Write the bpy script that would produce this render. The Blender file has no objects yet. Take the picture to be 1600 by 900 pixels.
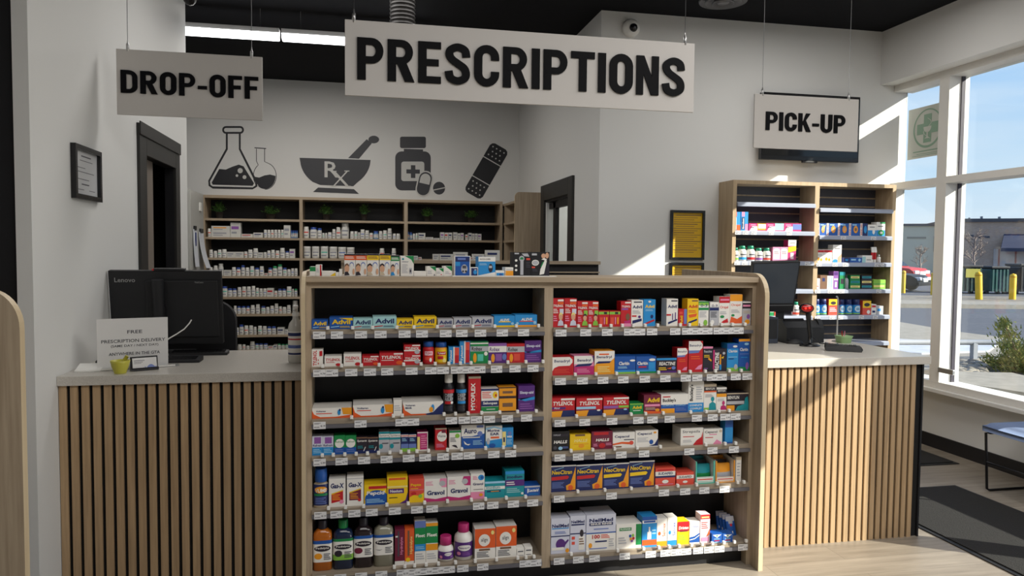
import bpy, bmesh, math, random
from mathutils import Vector, Matrix
random.seed(7)
S = bpy.context.scene
COL = S.collection
PI = math.pi

# ---------------------------------------------------------------- camera
CAM_H = 1.6
YAW, PITCH, ROLL, FPX = 0.200637, -0.0483364, 0.00925694, 1163.213
_f = Vector((math.sin(YAW)*math.cos(PITCH), math.cos(YAW)*math.cos(PITCH), math.sin(PITCH)))
_r0 = Vector((math.cos(YAW), -math.sin(YAW), 0)); _u0 = _r0.cross(_f)
_r = _r0*math.cos(ROLL) + _u0*math.sin(ROLL)
_u = -_r0*math.sin(ROLL) + _u0*math.cos(ROLL)
cd = bpy.data.cameras.new('camera'); cam = bpy.data.objects.new('camera', cd); COL.objects.link(cam)
m = Matrix((( _r.x, _u.x, -_f.x), (_r.y, _u.y, -_f.y), (_r.z, _u.z, -_f.z))).to_4x4()
m.translation = Vector((0, 0, CAM_H)); cam.matrix_world = m
cd.sensor_width = 36.0; cd.lens = FPX/1600*36.0; cd.clip_start = 0.05; cd.clip_end = 400
S.camera = cam

def ray(x, y): return _f + _r*((x-800)/FPX) - _u*((y-450)/FPX)
def onY(x, y, Y):
    d = ray(x, y); return d*(Y/d.y) + Vector((0, 0, CAM_H))
def onX(x, y, X):
    d = ray(x, y); return d*(X/d.x) + Vector((0, 0, CAM_H))
def onZ(x, y, Z):
    d = ray(x, y); return d*((Z-CAM_H)/d.z) + Vector((0, 0, CAM_H))

# ---------------------------------------------------------------- sky, sun, lamps, exposure
S.view_settings.view_transform = 'Standard'; S.view_settings.look = 'None'
S.view_settings.gamma = 1.0; S.view_settings.use_curve_mapping = False
S.view_settings.exposure = 0.14
SUN_DIR = Vector((-1.0, 0.625, -0.59)).normalized()
w = bpy.data.worlds.new('sky'); S.world = w; w.use_nodes = True
nt = w.node_tree; nt.nodes.clear()
out = nt.nodes.new('ShaderNodeOutputWorld'); bg = nt.nodes.new('ShaderNodeBackground')
sep = nt.nodes.new('ShaderNodeSeparateXYZ'); sky = nt.nodes.new('ShaderNodeValToRGB')
el = sky.color_ramp.elements; el[0].position = 0.0; el[0].color = (0.52, 0.55, 0.60, 1); el[1].position = 0.75; el[1].color = (0.10, 0.26, 0.72, 1)
for p_, c_ in ((0.02, (0.72, 0.83, 0.95, 1)), (0.10, (0.56, 0.75, 0.96, 1)), (0.24, (0.36, 0.60, 0.95, 1))):
    q_ = el.new(p_); q_.color = c_
tc = nt.nodes.new('ShaderNodeTexCoord'); mp = nt.nodes.new('ShaderNodeMapping'); mp.inputs['Scale'].default_value = (1.2, 1.2, 9)
ns = nt.nodes.new('ShaderNodeTexNoise'); ns.inputs['Scale'].default_value = 3.0; ns.inputs['Detail'].default_value = 5
cr = nt.nodes.new('ShaderNodeValToRGB'); cr.color_ramp.elements[0].position = 0.42; cr.color_ramp.elements[1].position = 0.72
cr.color_ramp.elements[0].color = (0, 0, 0, 1); cr.color_ramp.elements[1].color = (0.5, 0.5, 0.5, 1)
mix = nt.nodes.new('ShaderNodeMixRGB'); mix.inputs[2].default_value = (0.78, 0.86, 0.97, 1)
nt.links.new(tc.outputs['Generated'], mp.inputs['Vector']); nt.links.new(mp.outputs[0], ns.inputs['Vector'])
nt.links.new(ns.outputs['Fac'], cr.inputs[0]); nt.links.new(cr.outputs[0], mix.inputs[0])
nt.links.new(tc.outputs['Generated'], sep.inputs[0]); nt.links.new(sep.outputs[2], sky.inputs[0]); nt.links.new(sky.outputs[0], mix.inputs[1]); nt.links.new(mix.outputs[0], bg.inputs[0]); nt.links.new(bg.outputs[0], out.inputs[0])
bg.inputs[1].default_value = 1.0
sd = bpy.data.lights.new('sun', 'SUN'); sd.energy = 10.0; sd.angle = math.radians(0.53); sd.color = (1.0, 0.93, 0.82)
sun = bpy.data.objects.new('sun', sd); COL.objects.link(sun); sun.rotation_euler = SUN_DIR.to_track_quat('-Z', 'Y').to_euler(); sun.location = (20, -13, 12)
def area(name, loc, sx, sy, watts, color=(1, 0.95, 0.88), rot=(0, 0, 0)):
    d = bpy.data.lights.new(name, 'AREA'); d.shape = 'RECTANGLE'; d.size = sx; d.size_y = sy; d.energy = watts; d.color = color
    o = bpy.data.objects.new(name, d); COL.objects.link(o); o.location = loc; o.rotation_euler = rot; return o
# fill lights added under the ceiling, no visible fixtures behind them
area('added_fill_sales_floor', (1.2, 0.6, 3.5), 3.6, 1.6, 78, (1, 0.97, 0.93))  # unseen main fill for the front of the shop
area('added_fill_entrance', (3.0, 1.8, 3.5), 1.4, 2.4, 58, (1, 0.97, 0.93))  # unseen fill added for the right-hand side
area('added_fill_pick_up', (3.2, 4.7, 3.5), 1.2, 0.6, 13, (1, 0.97, 0.93))  # added fill to lift the right wall
area('added_fill_drop_off', (0.1, 4.9, 3.5), 1.2, 0.6, 20, (1, 0.97, 0.93))  # added fill to brighten the left wall
area('added_fill_dispensary', (-0.5, 7.3, 3.5), 2.0, 0.8, 30)  # added fill, separate from the visible strip lights

# ---------------------------------------------------------------- materials
def lin(h):
    h = h.lstrip('#'); c = [int(h[i:i+2], 16)/255 for i in (0, 2, 4)]
    return tuple(((x/12.92) if x <= 0.04045 else ((x+0.055)/1.055)**2.4) for x in c) + (1,)
_mats = {}
def mat(name, hexcol, rough=0.5, metal=0.0, emit=0.0, bump=0.0, bscale=60, spec=0.5, coat=0.0):
    if name in _mats: return _mats[name]
    M = bpy.data.materials.new(name); M.use_nodes = True; t = M.node_tree; b = t.nodes['Principled BSDF']
    c = lin(hexcol)
    b.inputs['Base Color'].default_value = c; b.inputs['Roughness'].default_value = rough; b.inputs['Metallic'].default_value = metal
    b.inputs['Specular IOR Level'].default_value = spec; b.inputs['Coat Weight'].default_value = coat
    if emit: b.inputs['Emission Color'].default_value = c; b.inputs['Emission Strength'].default_value = emit
    if bump:
        n = t.nodes.new('ShaderNodeTexNoise'); n.inputs['Scale'].default_value = bscale; n.inputs['Detail'].default_value = 4
        o = t.nodes.new('ShaderNodeTexCoord'); t.links.new(o.outputs['Object'], n.inputs['Vector'])
        bp = t.nodes.new('ShaderNodeBump'); bp.inputs['Strength'].default_value = bump; bp.inputs['Distance'].default_value = 0.01
        t.links.new(n.outputs['Fac'], bp.inputs['Height']); t.links.new(bp.outputs[0], b.inputs['Normal'])
    _mats[name] = M; return M
def grain(name, c1, c2, scale, rough=0.5, detail=6, p0=0.3, p1=0.7, coord='Object', bump=0.0, spec=0.5):
    if name in _mats: return _mats[name]
    M = bpy.data.materials.new(name); M.use_nodes = True; t = M.node_tree; b = t.nodes['Principled BSDF']
    o = t.nodes.new('ShaderNodeTexCoord'); mpn = t.nodes.new('ShaderNodeMapping'); mpn.inputs['Scale'].default_value = scale
    n = t.nodes.new('ShaderNodeTexNoise'); n.inputs['Scale'].default_value = 1.0; n.inputs['Detail'].default_value = detail; n.inputs['Roughness'].default_value = 0.6
    r = t.nodes.new('ShaderNodeValToRGB'); r.color_ramp.elements[0].position = p0; r.color_ramp.elements[1].position = p1
    r.color_ramp.elements[0].color = lin(c1); r.color_ramp.elements[1].color = lin(c2)
    t.links.new(o.outputs[coord], mpn.inputs['Vector']); t.links.new(mpn.outputs[0], n.inputs['Vector']); t.links.new(n.outputs['Fac'], r.inputs[0])
    t.links.new(r.outputs[0], b.inputs['Base Color']); b.inputs['Roughness'].default_value = rough; b.inputs['Specular IOR Level'].default_value = spec
    if bump:
        bp = t.nodes.new('ShaderNodeBump'); bp.inputs['Strength'].default_value = bump; bp.inputs['Distance'].default_value = 0.01
        t.links.new(n.outputs['Fac'], bp.inputs['Height']); t.links.new(bp.outputs[0], b.inputs['Normal'])
    _mats[name] = M; return M
INK = dict(W='efece6', K='17171c', R='c4202a', B='1c56a8', N='1c2a62', Y='f3c91c', T='18929e', L='a5d3d6', O='e6602a', A='f0a024',
           P='562a7c', G='1a8a4a', g='8bc34a', S='b8b9bf', M='bf2f74', p='ea8fb4', C='2a90d4', D='2a2430', V='74203c', E='cbbba2',
           q='f7dce6', e='7a5a44', s='d9a888', c='9fd0ee', k='4a4a55', r='e0503f', y='f4e08a', b='6a7fc0', u='8f5aa8', m='5ac7b0', i='d3d6e6')
def ink(k):
    return mat('print_' + {'W': 'white', 'K': 'black', 'R': 'red', 'B': 'blue', 'N': 'navy', 'Y': 'yellow', 'T': 'teal', 'L': 'pale_teal', 'O': 'orange', 'A': 'amber',
        'P': 'purple', 'G': 'green', 'g': 'lime', 'S': 'silver', 'M': 'magenta', 'p': 'pink', 'C': 'cyan', 'D': 'dark', 'V': 'maroon', 'E': 'beige', 'q': 'pale_pink', 'e': 'brown',
        's': 'skin', 'c': 'pale_blue', 'k': 'grey', 'r': 'coral', 'y': 'cream', 'b': 'periwinkle', 'u': 'violet', 'm': 'mint', 'i': 'lilac'}[k], INK[k], 0.42)
WALL = mat('white_wall_paint', 'dcdcda', 0.75, bump=0.03, bscale=120, spec=0.3)
CEIL = mat('black_ceiling_paint', '101116', 0.9, bump=0.1, bscale=20, spec=0.2)
OAK = grain('pale_oak_laminate', '9c8a74', 'b9a78f', (55, 55, 2.2), 0.45)
OAKH = grain('pale_oak_laminate_lengthwise', '9c8a74', 'b9a78f', (2.2, 55, 55), 0.45)
OAKE = grain('light_oak_edge_band', 'c5b08e', 'd6c4a4', (30, 30, 2), 0.45)
OAKR = grain('honey_oak_laminate', 'a68f70', 'bfa888', (40, 40, 2), 0.45)
SLAT = grain('oak_slat_veneer', '9c8161', 'bea07b', (70, 70, 2.5), 0.5)
BLACK = mat('black_panel', '141419', 0.55, bump=0.02)
BLKG = mat('black_gloss_plastic', '0e0e12', 0.25)
BLKM = mat('black_matte_plastic', '17181c', 0.55)
CASING = mat('black_door_paint', '2a2927', 0.5, bump=0.02, bscale=40)
STONE = grain('speckled_grey_quartz', 'b6b1a9', 'cdc8c0', (260, 260, 260), 0.28, detail=2)
WHITE = mat('white_satin_plastic', 'e9e8e4', 0.4)
GREYM = mat('grey_metal_rail', '6e6d74', 0.4, 0.3)
STEEL = mat('brushed_steel', 'b8b8b8', 0.3, 0.9)
FRAME = mat('white_window_frame', 'd9d7d2', 0.45)
SHELFM = mat('pale_grey_metal_shelf', 'a6adbe', 0.35, 0.1)
SIGNM = mat('white_sign_board', 'cac6c2', 0.45)
def make_glass(name, tint, refl):
    M = bpy.data.materials.new(name); M.use_nodes = True; t = M.node_tree; t.nodes.clear()
    o = t.nodes.new('ShaderNodeOutputMaterial'); mx = t.nodes.new('ShaderNodeMixShader'); tr = t.nodes.new('ShaderNodeBsdfTransparent')
    gl = t.nodes.new('ShaderNodeBsdfGlossy'); gl.inputs['Roughness'].default_value = 0.02; lw = t.nodes.new('ShaderNodeLayerWeight'); pw = t.nodes.new('ShaderNodeMath'); pw.operation = 'POWER'; pw.inputs[1].default_value = 5.0; fr = t.nodes.new('ShaderNodeMath'); fr.operation = 'MULTIPLY_ADD'; fr.inputs[1].default_value = refl; fr.inputs[2].default_value = 0.02; t.links.new(lw.outputs['Facing'], pw.inputs[0]); t.links.new(pw.outputs[0], fr.inputs[0])
    tr.inputs[0].default_value = tint; t.links.new(fr.outputs[0], mx.inputs[0]); t.links.new(tr.outputs[0], mx.inputs[1]); t.links.new(gl.outputs[0], mx.inputs[2]); t.links.new(mx.outputs[0], o.inputs[0])
    return M
GLASS = make_glass('window_glass', (0.95, 0.97, 0.96, 1), 0.25)
CLEAR = make_glass('clear_plastic', (0.9, 0.92, 0.94, 1), 0.3)

# ---------------------------------------------------------------- mesh builder
_tcache = {}
def text_polys(s, bold=0.0, shear=0.0):
    k = (s, bold, shear)
    if k in _tcache: return _tcache[k]
    cu = bpy.data.curves.new('t', 'FONT'); cu.body = s; cu.offset = bold; cu.shear = shear; cu.resolution_u = 2; cu.fill_mode = 'FRONT'
    ob = bpy.data.objects.new('t', cu); me = ob.to_mesh()
    vs = [(v.co.x, v.co.y) for v in me.vertices]; fs = [tuple(p.vertices) for p in me.polygons]
    nrm = [p.normal.z for p in me.polygons]
    fs = [f if n > 0 else f[::-1] for f, n in zip(fs, nrm)]
    ob.to_mesh_clear(); bpy.data.objects.remove(ob); bpy.data.curves.remove(cu)
    if vs:
        x0 = min(v[0] for v in vs); x1 = max(v[0] for v in vs); y0 = min(v[1] for v in vs); y1 = max(v[1] for v in vs)
        vs = [((a-x0)/(x1-x0+1e-9), (b-y0)/(y1-y0+1e-9)) for a, b in vs]
    _tcache[k] = (vs, fs); return _tcache[k]

class MB:
    def __init__(s): s.V = []; s.F = []; s.I = []; s.S = []; s.mats = []
    def mi(s, m):
        if m not in s.mats: s.mats.append(m)
        return s.mats.index(m)
    def add(s, vs, fs, m, smooth=False):
        o = len(s.V); s.V += [tuple(v) for v in vs]; i = s.mi(m)
        for f in fs: s.F.append(tuple(o+k for k in f)); s.I.append(i); s.S.append(smooth)
    def box(s, x0, x1, y0, y1, z0, z1, m, c=0.0):
        if c:
            c = min(c, (x1-x0)*.45, (y1-y0)*.45, (z1-z0)*.45)
            bm = bmesh.new(); bmesh.ops.create_cube(bm, size=1)
            for v in bm.verts: v.co = Vector(((x0+x1)/2+v.co.x*(x1-x0), (y0+y1)/2+v.co.y*(y1-y0), (z0+z1)/2+v.co.z*(z1-z0)))
            bmesh.ops.bevel(bm, geom=bm.edges[:], offset=c, segments=2, affect='EDGES', profile=0.5)
            bm.verts.index_update(); s.add([v.co for v in bm.verts], [[v.index for v in f.verts] for f in bm.faces], m); bm.free(); return
        s.add([(x0, y0, z0), (x1, y0, z0), (x1, y1, z0), (x0, y1, z0), (x0, y0, z1), (x1, y0, z1), (x1, y1, z1), (x0, y1, z1)],
              [(0, 3, 2, 1), (4, 5, 6, 7), (0, 1, 5, 4), (1, 2, 6, 5), (2, 3, 7, 6), (3, 0, 4, 7)], m)
    def prism(s, pts, d, m, side=None):
        n = len(pts); d = Vector(d); a = [Vector(p) for p in pts]; b = [p+d for p in a]
        s.add(a, [tuple(range(n))], m); s.add(b, [tuple(range(n))[::-1]], m)
        s.add(a+b, [(i, i+n, (i+1) % n+n, (i+1) % n) for i in range(n)], side or m)
    def face(s, pts, m): s.add(pts, [tuple(range(len(pts)))], m)
    def lathe(s, prof, m, c=(0, 0, 0), seg=20, smooth=True, sq=0.0, sy=1.0):
        vs = []
        for r, z in prof:
            for k in range(seg):
                a = 2*PI*k/seg; cx, sn = math.cos(a), math.sin(a); q = 1.0
                if sq: q = 1/((abs(cx)**(2+sq*6)+abs(sn)**(2+sq*6))**(1/(2+sq*6)))
                vs.append((c[0]+r*q*cx, c[1]+r*q*sn*sy, c[2]+z))
        fs = [(i*seg+k, i*seg+(k+1) % seg, (i+1)*seg+(k+1) % seg, (i+1)*seg+k) for i in range(len(prof)-1) for k in range(seg)]
        s.add(vs, fs, m, smooth); n = len(prof)
        if prof[0][0] > 1e-5: s.add(vs[:seg], [tuple(range(seg))[::-1]], m)
        if prof[-1][0] > 1e-5: s.add(vs[(n-1)*seg:], [tuple(range(seg))], m)
    def tube(s, pts, r, m, seg=8, r1=None):
        pts = [Vector(p) for p in pts]; n = len(pts); vs = []; up = Vector((0, 0, 1))
        for i, p in enumerate(pts):
            t = (pts[min(i+1, n-1)]-pts[max(i-1, 0)]).normalized()
            a = t.cross(up) if abs(t.z) < 0.95 else t.cross(Vector((1, 0, 0)))
            a.normalize(); b = t.cross(a).normalized(); rr = r if r1 is None else r+(r1-r)*i/(n-1)
            for k in range(seg): vs.append(p+(a*math.cos(2*PI*k/seg)+b*math.sin(2*PI*k/seg))*rr)
        fs = [(i*seg+k, (i+1)*seg+k, (i+1)*seg+(k+1) % seg, i*seg+(k+1) % seg) for i in range(n-1) for k in range(seg)]
        fs += [tuple(range(seg))[::-1], tuple(range((n-1)*seg, n*seg))]; s.add(vs, fs, m, True)
    def text(s, t, o, U, V, w, h, m, bold=0.0, shear=0.0, warp=None):
        vs, fs = text_polys(t, bold, shear); o = Vector(o); U = Vector(U); V = Vector(V)
        P = [o+U*(a*w)+V*(b*h) for a, b in vs]
        if warp: P = [warp(p) for p in P]
        s.add(P, fs, m)
    def build(s, name, parent=None, loc=None, smooth_angle=None):
        me = bpy.data.meshes.new(name); me.from_pydata(s.V, [], s.F)
        for mm in s.mats: me.materials.append(mm)
        me.polygons.foreach_set('material_index', s.I); me.polygons.foreach_set('use_smooth', s.S); me.update()
        o = bpy.data.objects.new(name, me); COL.objects.link(o)
        if loc is not None: o.location = loc
        if parent: o.parent = parent
        return o
def tag(o, label=None, cat=None, group=None, kind=None):
    if label: o['label'] = label
    if cat: o['category'] = cat
    if group: o['group'] = group
    if kind: o['kind'] = kind
    return o
def thing(name, label, cat, loc=(0, 0, 0), group=None, rz=0.0):
    o = bpy.data.objects.new(name, None); o.empty_display_size = 0.05; COL.objects.link(o); o.location = loc; o.rotation_euler.z = rz
    return tag(o, label, cat, group)
def one(name, fn, parent=None):
    b = MB(); fn(b); return b.build(name, parent)
def bx(name, parent, a, m, c=0.0):
    b = MB(); b.box(*a, m, c); return b.build(name, parent)
def struct(o): o['kind'] = 'structure'; return o
ORD = ['zeroth', 'first', 'second', 'third', 'fourth', 'fifth', 'sixth', 'seventh', 'eighth', 'ninth', 'tenth', 'eleventh', 'twelfth', 'thirteenth',
       'fourteenth', 'fifteenth', 'sixteenth', 'seventeenth', 'eighteenth', 'nineteenth', 'twentieth', 'twenty-first', 'twenty-second', 'twenty-third']
def arc(cx, cy, rx, ry, a0, a1, n=12): return [(cx+rx*math.cos(math.radians(a0+(a1-a0)*i/n)), cy+ry*math.sin(math.radians(a0+(a1-a0)*i/n))) for i in range(n+1)]
# ================================================================ the room
YR, YB, XL, XS, XW, ZC = 5.83, 9.0, -1.325, 1.90, 4.70, 3.55
def floor_mat():
    M = bpy.data.materials.new('greige_vinyl_plank'); M.use_nodes = True; t = M.node_tree; b = t.nodes['Principled BSDF']
    o = t.nodes.new('ShaderNodeTexCoord'); br = t.nodes.new('ShaderNodeTexBrick')
    br.inputs['Scale'].default_value = 1.0; br.inputs['Brick Width'].default_value = 1.25; br.inputs['Row Height'].default_value = 0.18; br.inputs['Mortar Size'].default_value = 0.0012
    br.inputs['Color1'].default_value = lin('a09689'); br.inputs['Color2'].default_value = lin('91877a'); br.inputs['Mortar'].default_value = lin('6d655c'); br.offset = 0.37
    mpn = t.nodes.new('ShaderNodeMapping'); mpn.inputs['Scale'].default_value = (2.2, 24, 1)
    n = t.nodes.new('ShaderNodeTexNoise'); n.inputs['Scale'].default_value = 1.0; n.inputs['Detail'].default_value = 7; n.inputs['Roughness'].default_value = 0.65
    r = t.nodes.new('ShaderNodeValToRGB'); r.color_ramp.elements[0].position = 0.3; r.color_ramp.elements[1].position = 0.68
    r.color_ramp.elements[0].color = (0.5, 0.48, 0.46, 1); r.color_ramp.elements[1].color = (1.0, 1.0, 1.0, 1)
    mx = t.nodes.new('ShaderNodeMixRGB'); mx.blend_type = 'MULTIPLY'; mx.inputs[0].default_value = 0.75
    t.links.new(o.outputs['Object'], br.inputs['Vector']); t.links.new(o.outputs['Object'], mpn.inputs['Vector']); t.links.new(mpn.outputs[0], n.inputs['Vector'])
    t.links.new(n.outputs['Fac'], r.inputs[0]); t.links.new(br.outputs[0], mx.inputs[1]); t.links.new(r.outputs[0], mx.inputs[2]); t.links.new(mx.outputs[0], b.inputs['Base Color'])
    b.inputs['Roughness'].default_value = 0.42; return M
struct(bx('floor', None, (-5.0, 4.85, -4.0, 9.1, -0.1, 0.0), floor_mat()))
struct(bx('ceiling', None, (-5.0, 4.85, -4.0, 9.1, ZC, ZC+0.1), CEIL))
DY0, DY1, DZ = 5.02, 5.81, 2.20            # doorway in the left wall
XLB = onY(21, 200, 3.40).x
def f(b):
    for a in ((3.40, DY0, 0, ZC), (DY1, 6.22, 0, ZC), (DY0, DY1, DZ, ZC)): b.box(XLB, XL, a[0], a[1], a[2], a[3], WALL)
struct(one('wall_left', f))
struct(bx('wall_back', None, (-4.0, 2.02, YB, YB+0.1, 0, ZC), WALL))
struct(bx('wall_right', None, (XS, 4.74, YR, YR+0.12, 0, ZC), WALL))
SY0, SY1, SZ = 6.68, 7.60, 2.14           # doorway in the side wall of the dispensary
def f(b):
    for a in ((YR+0.12, SY0, 0, ZC), (SY1, YB, 0, ZC), (SY0, SY1, SZ, ZC)): b.box(XS, XS+0.12, a[0], a[1], a[2], a[3], WALL)
struct(one('wall_side', f))
struct(bx('wall_bulkhead', None, (4.464, 4.86, -4.0, YR, 3.09, ZC), WALL))
struct(bx('wall_window', None, (XW, 4.86, -4.0, YR, 0, 0.49), WALL))
struct(bx('baseboard_window', None, (XW-0.014, XW, -4.0, YR, 0, 0.11), BLACK))
struct(bx('baseboard_right', None, (3.3, XW-0.014, YR-0.014, YR, 0, 0.11), BLACK))
struct(bx('wall_rear', None, (-5.0, 4.86, -4.1, -4.0, 0, ZC), WALL))
struct(bx('wall_far', None, (-5.1, -5.0, -4.0, 9.1, 0, ZC), WALL))
# dark store room beyond the left wall, black jamb and beige wall beside it
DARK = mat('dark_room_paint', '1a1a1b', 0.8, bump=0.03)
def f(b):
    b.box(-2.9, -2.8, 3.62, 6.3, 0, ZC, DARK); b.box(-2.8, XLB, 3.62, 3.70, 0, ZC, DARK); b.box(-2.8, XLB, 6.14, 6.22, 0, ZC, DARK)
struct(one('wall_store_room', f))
xa = onY(-2, 300, 3.50).x; xb = onY(9, 300, 3.50).x
struct(bx('trim_black', None, (onY(5, 300, 3.50).x, XLB, 3.42, 3.56, 0, ZC), mat('black_satin_paint', '16161a', 0.6, bump=0.02)))
struct(bx('wall_beige', None, (-2.4, onY(5, 300, 3.50).x, 3.50, 3.62, 0, ZC), mat('beige_wall_paint', 'b9ad9c', 0.7, bump=0.03)))
# left door: casing and leaf
d1 = thing('door_1', None, None, (XL, 5.4, 0)); d1['kind'] = 'structure'
def f(b):
    y0, y1, z1 = DY0-5.4, DY1-5.4, DZ
    for a in ((-0.51, y0+0.02, 0, 2.36), (y1-0.02, 0.51, 0, 2.36), (y0+0.02, y1-0.02, z1-0.02, 2.36)): b.box(-0.002, 0.018, a[0], a[1], a[2], a[3], CASING, 0.003)
    b.box(0.018, 0.026, -0.515, 0.515, 2.29, 2.37, CASING, 0.002)
    for a in ((y0, y0+0.02, 0, z1), (y1-0.02, y1, 0, z1), (y0, y1, z1-0.02, z1)): b.box(XLB-XL, 0.0, a[0], a[1], a[2], a[3], BLACK)
one('door_casing', f, d1)
bx('door_leaf', d1, (-0.065, -0.04, DY0-5.4+0.021, onX(240.5, 400, XL-0.04).y-5.4, 0.005, DZ-0.022), mat('grey_brown_door', '7a7067', 0.6, bump=0.03))
# side doorway of the dispensary: black casing, glazed leaf, white room behind
d2 = thing('door_2', None, None, (XS, 7.1, 0)); d2['kind'] = 'structure'
def f(b):
    y0, y1 = SY0-7.1, SY1-7.1
    for a in ((-0.56, y0, 0, 2.30), (y1, 0.64, 0, 2.30), (y0, y1, SZ, 2.30)): b.box(-0.025, 0.0, a[0], a[1], a[2], a[3], CASING, 0.003)
    for a in ((y0, y0+0.02, 0, SZ), (y0, y1, SZ-0.02, SZ)): b.box(0.0, 0.12, a[0], a[1], a[2], a[3], BLACK)
    b.box(0.0, 0.12, y1-0.02, y1, 0, SZ-0.02, WALL)
one('door_casing', f, d2)
def f(b):
    ya, yb = SY0-7.1+0.02, SY1-7.1-0.02; ym = onX(869, 350, XS+0.05).y-7.1
    for a in ((ya, ya+0.035, 0.02, SZ-0.03), (ym-0.04, ym+0.05, 0.02, SZ-0.03), (ya, yb, SZ-0.09, SZ-0.03), (ya, yb, 0.02, 0.2)): b.box(0.03, 0.07, a[0], a[1], a[2], a[3], BLACK)
one('door_leaf', f, d2)
bx('door_glass', d2, (0.048, 0.052, SY0-7.1+0.055, SY1-7.1-0.02, 0.2, SZ-0.09), GLASS)
def f(b):
    b.box(4.6, 4.7, YR+0.12, YB, 0, ZC, WALL); b.box(2.02, 4.7, YB, YB+0.1, 0, ZC, WALL)
struct(one('wall_consultation_room', f))
area('ceiling_lamp_consultation_room', (3.3, 7.6, 3.5), 1.2, 0.6, 38, (1, 0.98, 0.95))

# ---------------------------------------------------------------- window wall
XG = 4.73
w1 = thing('window_1', None, None, (XG, 3.0, 0)); w1['kind'] = 'structure'
ZT0, ZT1 = 2.184, 2.238
MUL = [5.248, 3.90, 2.55, 1.20, -0.15, -1.50, -2.85]
def f(b):
    b.box(4.60-XG, 0.06, -7.0, YR-3.0, 3.035, 3.09, FRAME); b.box(4.60-XG, 0.06, -7.0, YR-3.0, ZT0, ZT1, FRAME); b.box(4.60-XG, 0.06, -7.0, YR-3.0, 0.52, 0.575, FRAME)
one('window_frame', f, w1)
for y in MUL: bx('mullion', w1, (4.602-XG, 0.06, y-0.052-3, y+0.052-3, 0.53, 3.05), FRAME)
bx('window_sill', w1, (4.565-XG, 0.0, -7.0, YR-3.0, 0.488, 0.52), FRAME, 0.004)
def f(b):
    for y in MUL[:4]: b.box(-0.02, 0.012, y-0.062-3, y-0.052-3, 0.575, 3.035, mat('dark_glazing_gasket', '3a3540', 0.6))
one('glazing_gasket', f, w1)
bx('door_closer_bracket', w1, (4.58-XG, 4.602-XG, 5.19-3-0.16, 5.19-3+0.0, 0.66, 0.70), STEEL, 0.004)
ys = [YR]+[y for y in MUL]+[-4.0]
for k in range(len(ys)-1):
    for z0, z1 in ((0.575, ZT0), (ZT1, 3.035)): bx('window_pane', w1, (-0.003, 0.003, ys[k+1]-3+0.05, ys[k]-3-(0.05 if k else 0.0), z0, z1), GLASS)
bx('added_sun_blocker', w1, (-0.009, -0.005, 2.62-3, 3.83-3, 0.95, 3.03), mat('frosted_window_film', 'b9bcb4', 0.5))  # unseen panel added to keep sun off the right worktop
struct(bx('added_transom_sun_blocker', None, (4.745, 4.80, -4.0, 1.9, ZT1, 3.09), WALL))  # unseen solid panel added to block sun above the transom

# ---------------------------------------------------------------- window decal
STK = mat('frosted_window_film', 'b9bcb4', 0.5); STG = mat('sage_green_vinyl', '7f9c88', 0.5)
SX = XG-0.006
def spt(px, py): return onX(px, py, SX)
def f(b):
    q = [spt(1421, 172), spt(1478, 158), spt(1474, 240), spt(1417, 251)]
    y0 = 5.30; y1 = 5.79; z0, z1 = 2.44, 2.875
    b.box(SX, SX+0.003, y0, y1, z0, z1, STK)
    cy, cz, R0 = 5.56, 2.685, 0.165; xx = SX-0.0015
    n = 40
    for k in range(n):
        a0, a1 = 2*PI*k/n, 2*PI*(k+1)/n; th = 0.011+0.009*(1-math.sin((a0+a1)/2))*0.5
        b.face([(xx, cy-R0*math.cos(a0), cz+R0*math.sin(a0)), (xx, cy-R0*math.cos(a1), cz+R0*math.sin(a1)), (xx, cy-(R0-th)*math.cos(a1), cz+(R0-th)*math.sin(a1)), (xx, cy-(R0-th)*math.cos(a0), cz+(R0-th)*math.sin(a0))], STG)
    r = 0.12; t = 0.045
    b.face([(xx, cy+t, cz+r), (xx, cy-t, cz+r), (xx, cy-t, cz-r), (xx, cy+t, cz-r)], STG)
    b.face([(xx-.0004, cy+r, cz+t), (xx-.0004, cy-r, cz+t), (xx-.0004, cy-r, cz-t), (xx-.0004, cy+r, cz-t)], STG)
    xx -= 0.001
    bowl = arc(0, 0.015, 0.045, 0.05, 180, 360, 14)
    b.face([(xx, cy-u, cz+v) for u, v in bowl], STK)
    b.face([(xx, cy-u, cz+v) for u, v in [(-.008, -.03), (.008, -.03), (.008, -.07), (.03, -.085), (-.03, -.085), (-.008, -.07)]], STK)
    sn = [(0.045*math.sin(k*0.9), 0.085-k*0.022) for k in range(9)]
    for (a, c), (d, e) in zip(sn[:-1], sn[1:]): b.face([(xx-.0005, cy-a-.004, cz+c), (xx-.0005, cy-a+.004, cz+c), (xx-.0005, cy-d+.004, cz+e), (xx-.0005, cy-d-.004, cz+e)], STK)
    for k, (wd, zz) in enumerate(((0.36, 2.492), (0.3, 2.472), (0.33, 2.458))): b.box(xx, xx+0.0005, 5.36+0.02*k, 5.36+0.02*k+wd, zz, zz+(0.009 if k == 0 else 0.004), STG)
tag(one('window_sticker', f), 'square film sticker with green cross and ring on narrow window pane', 'sticker')

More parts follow.
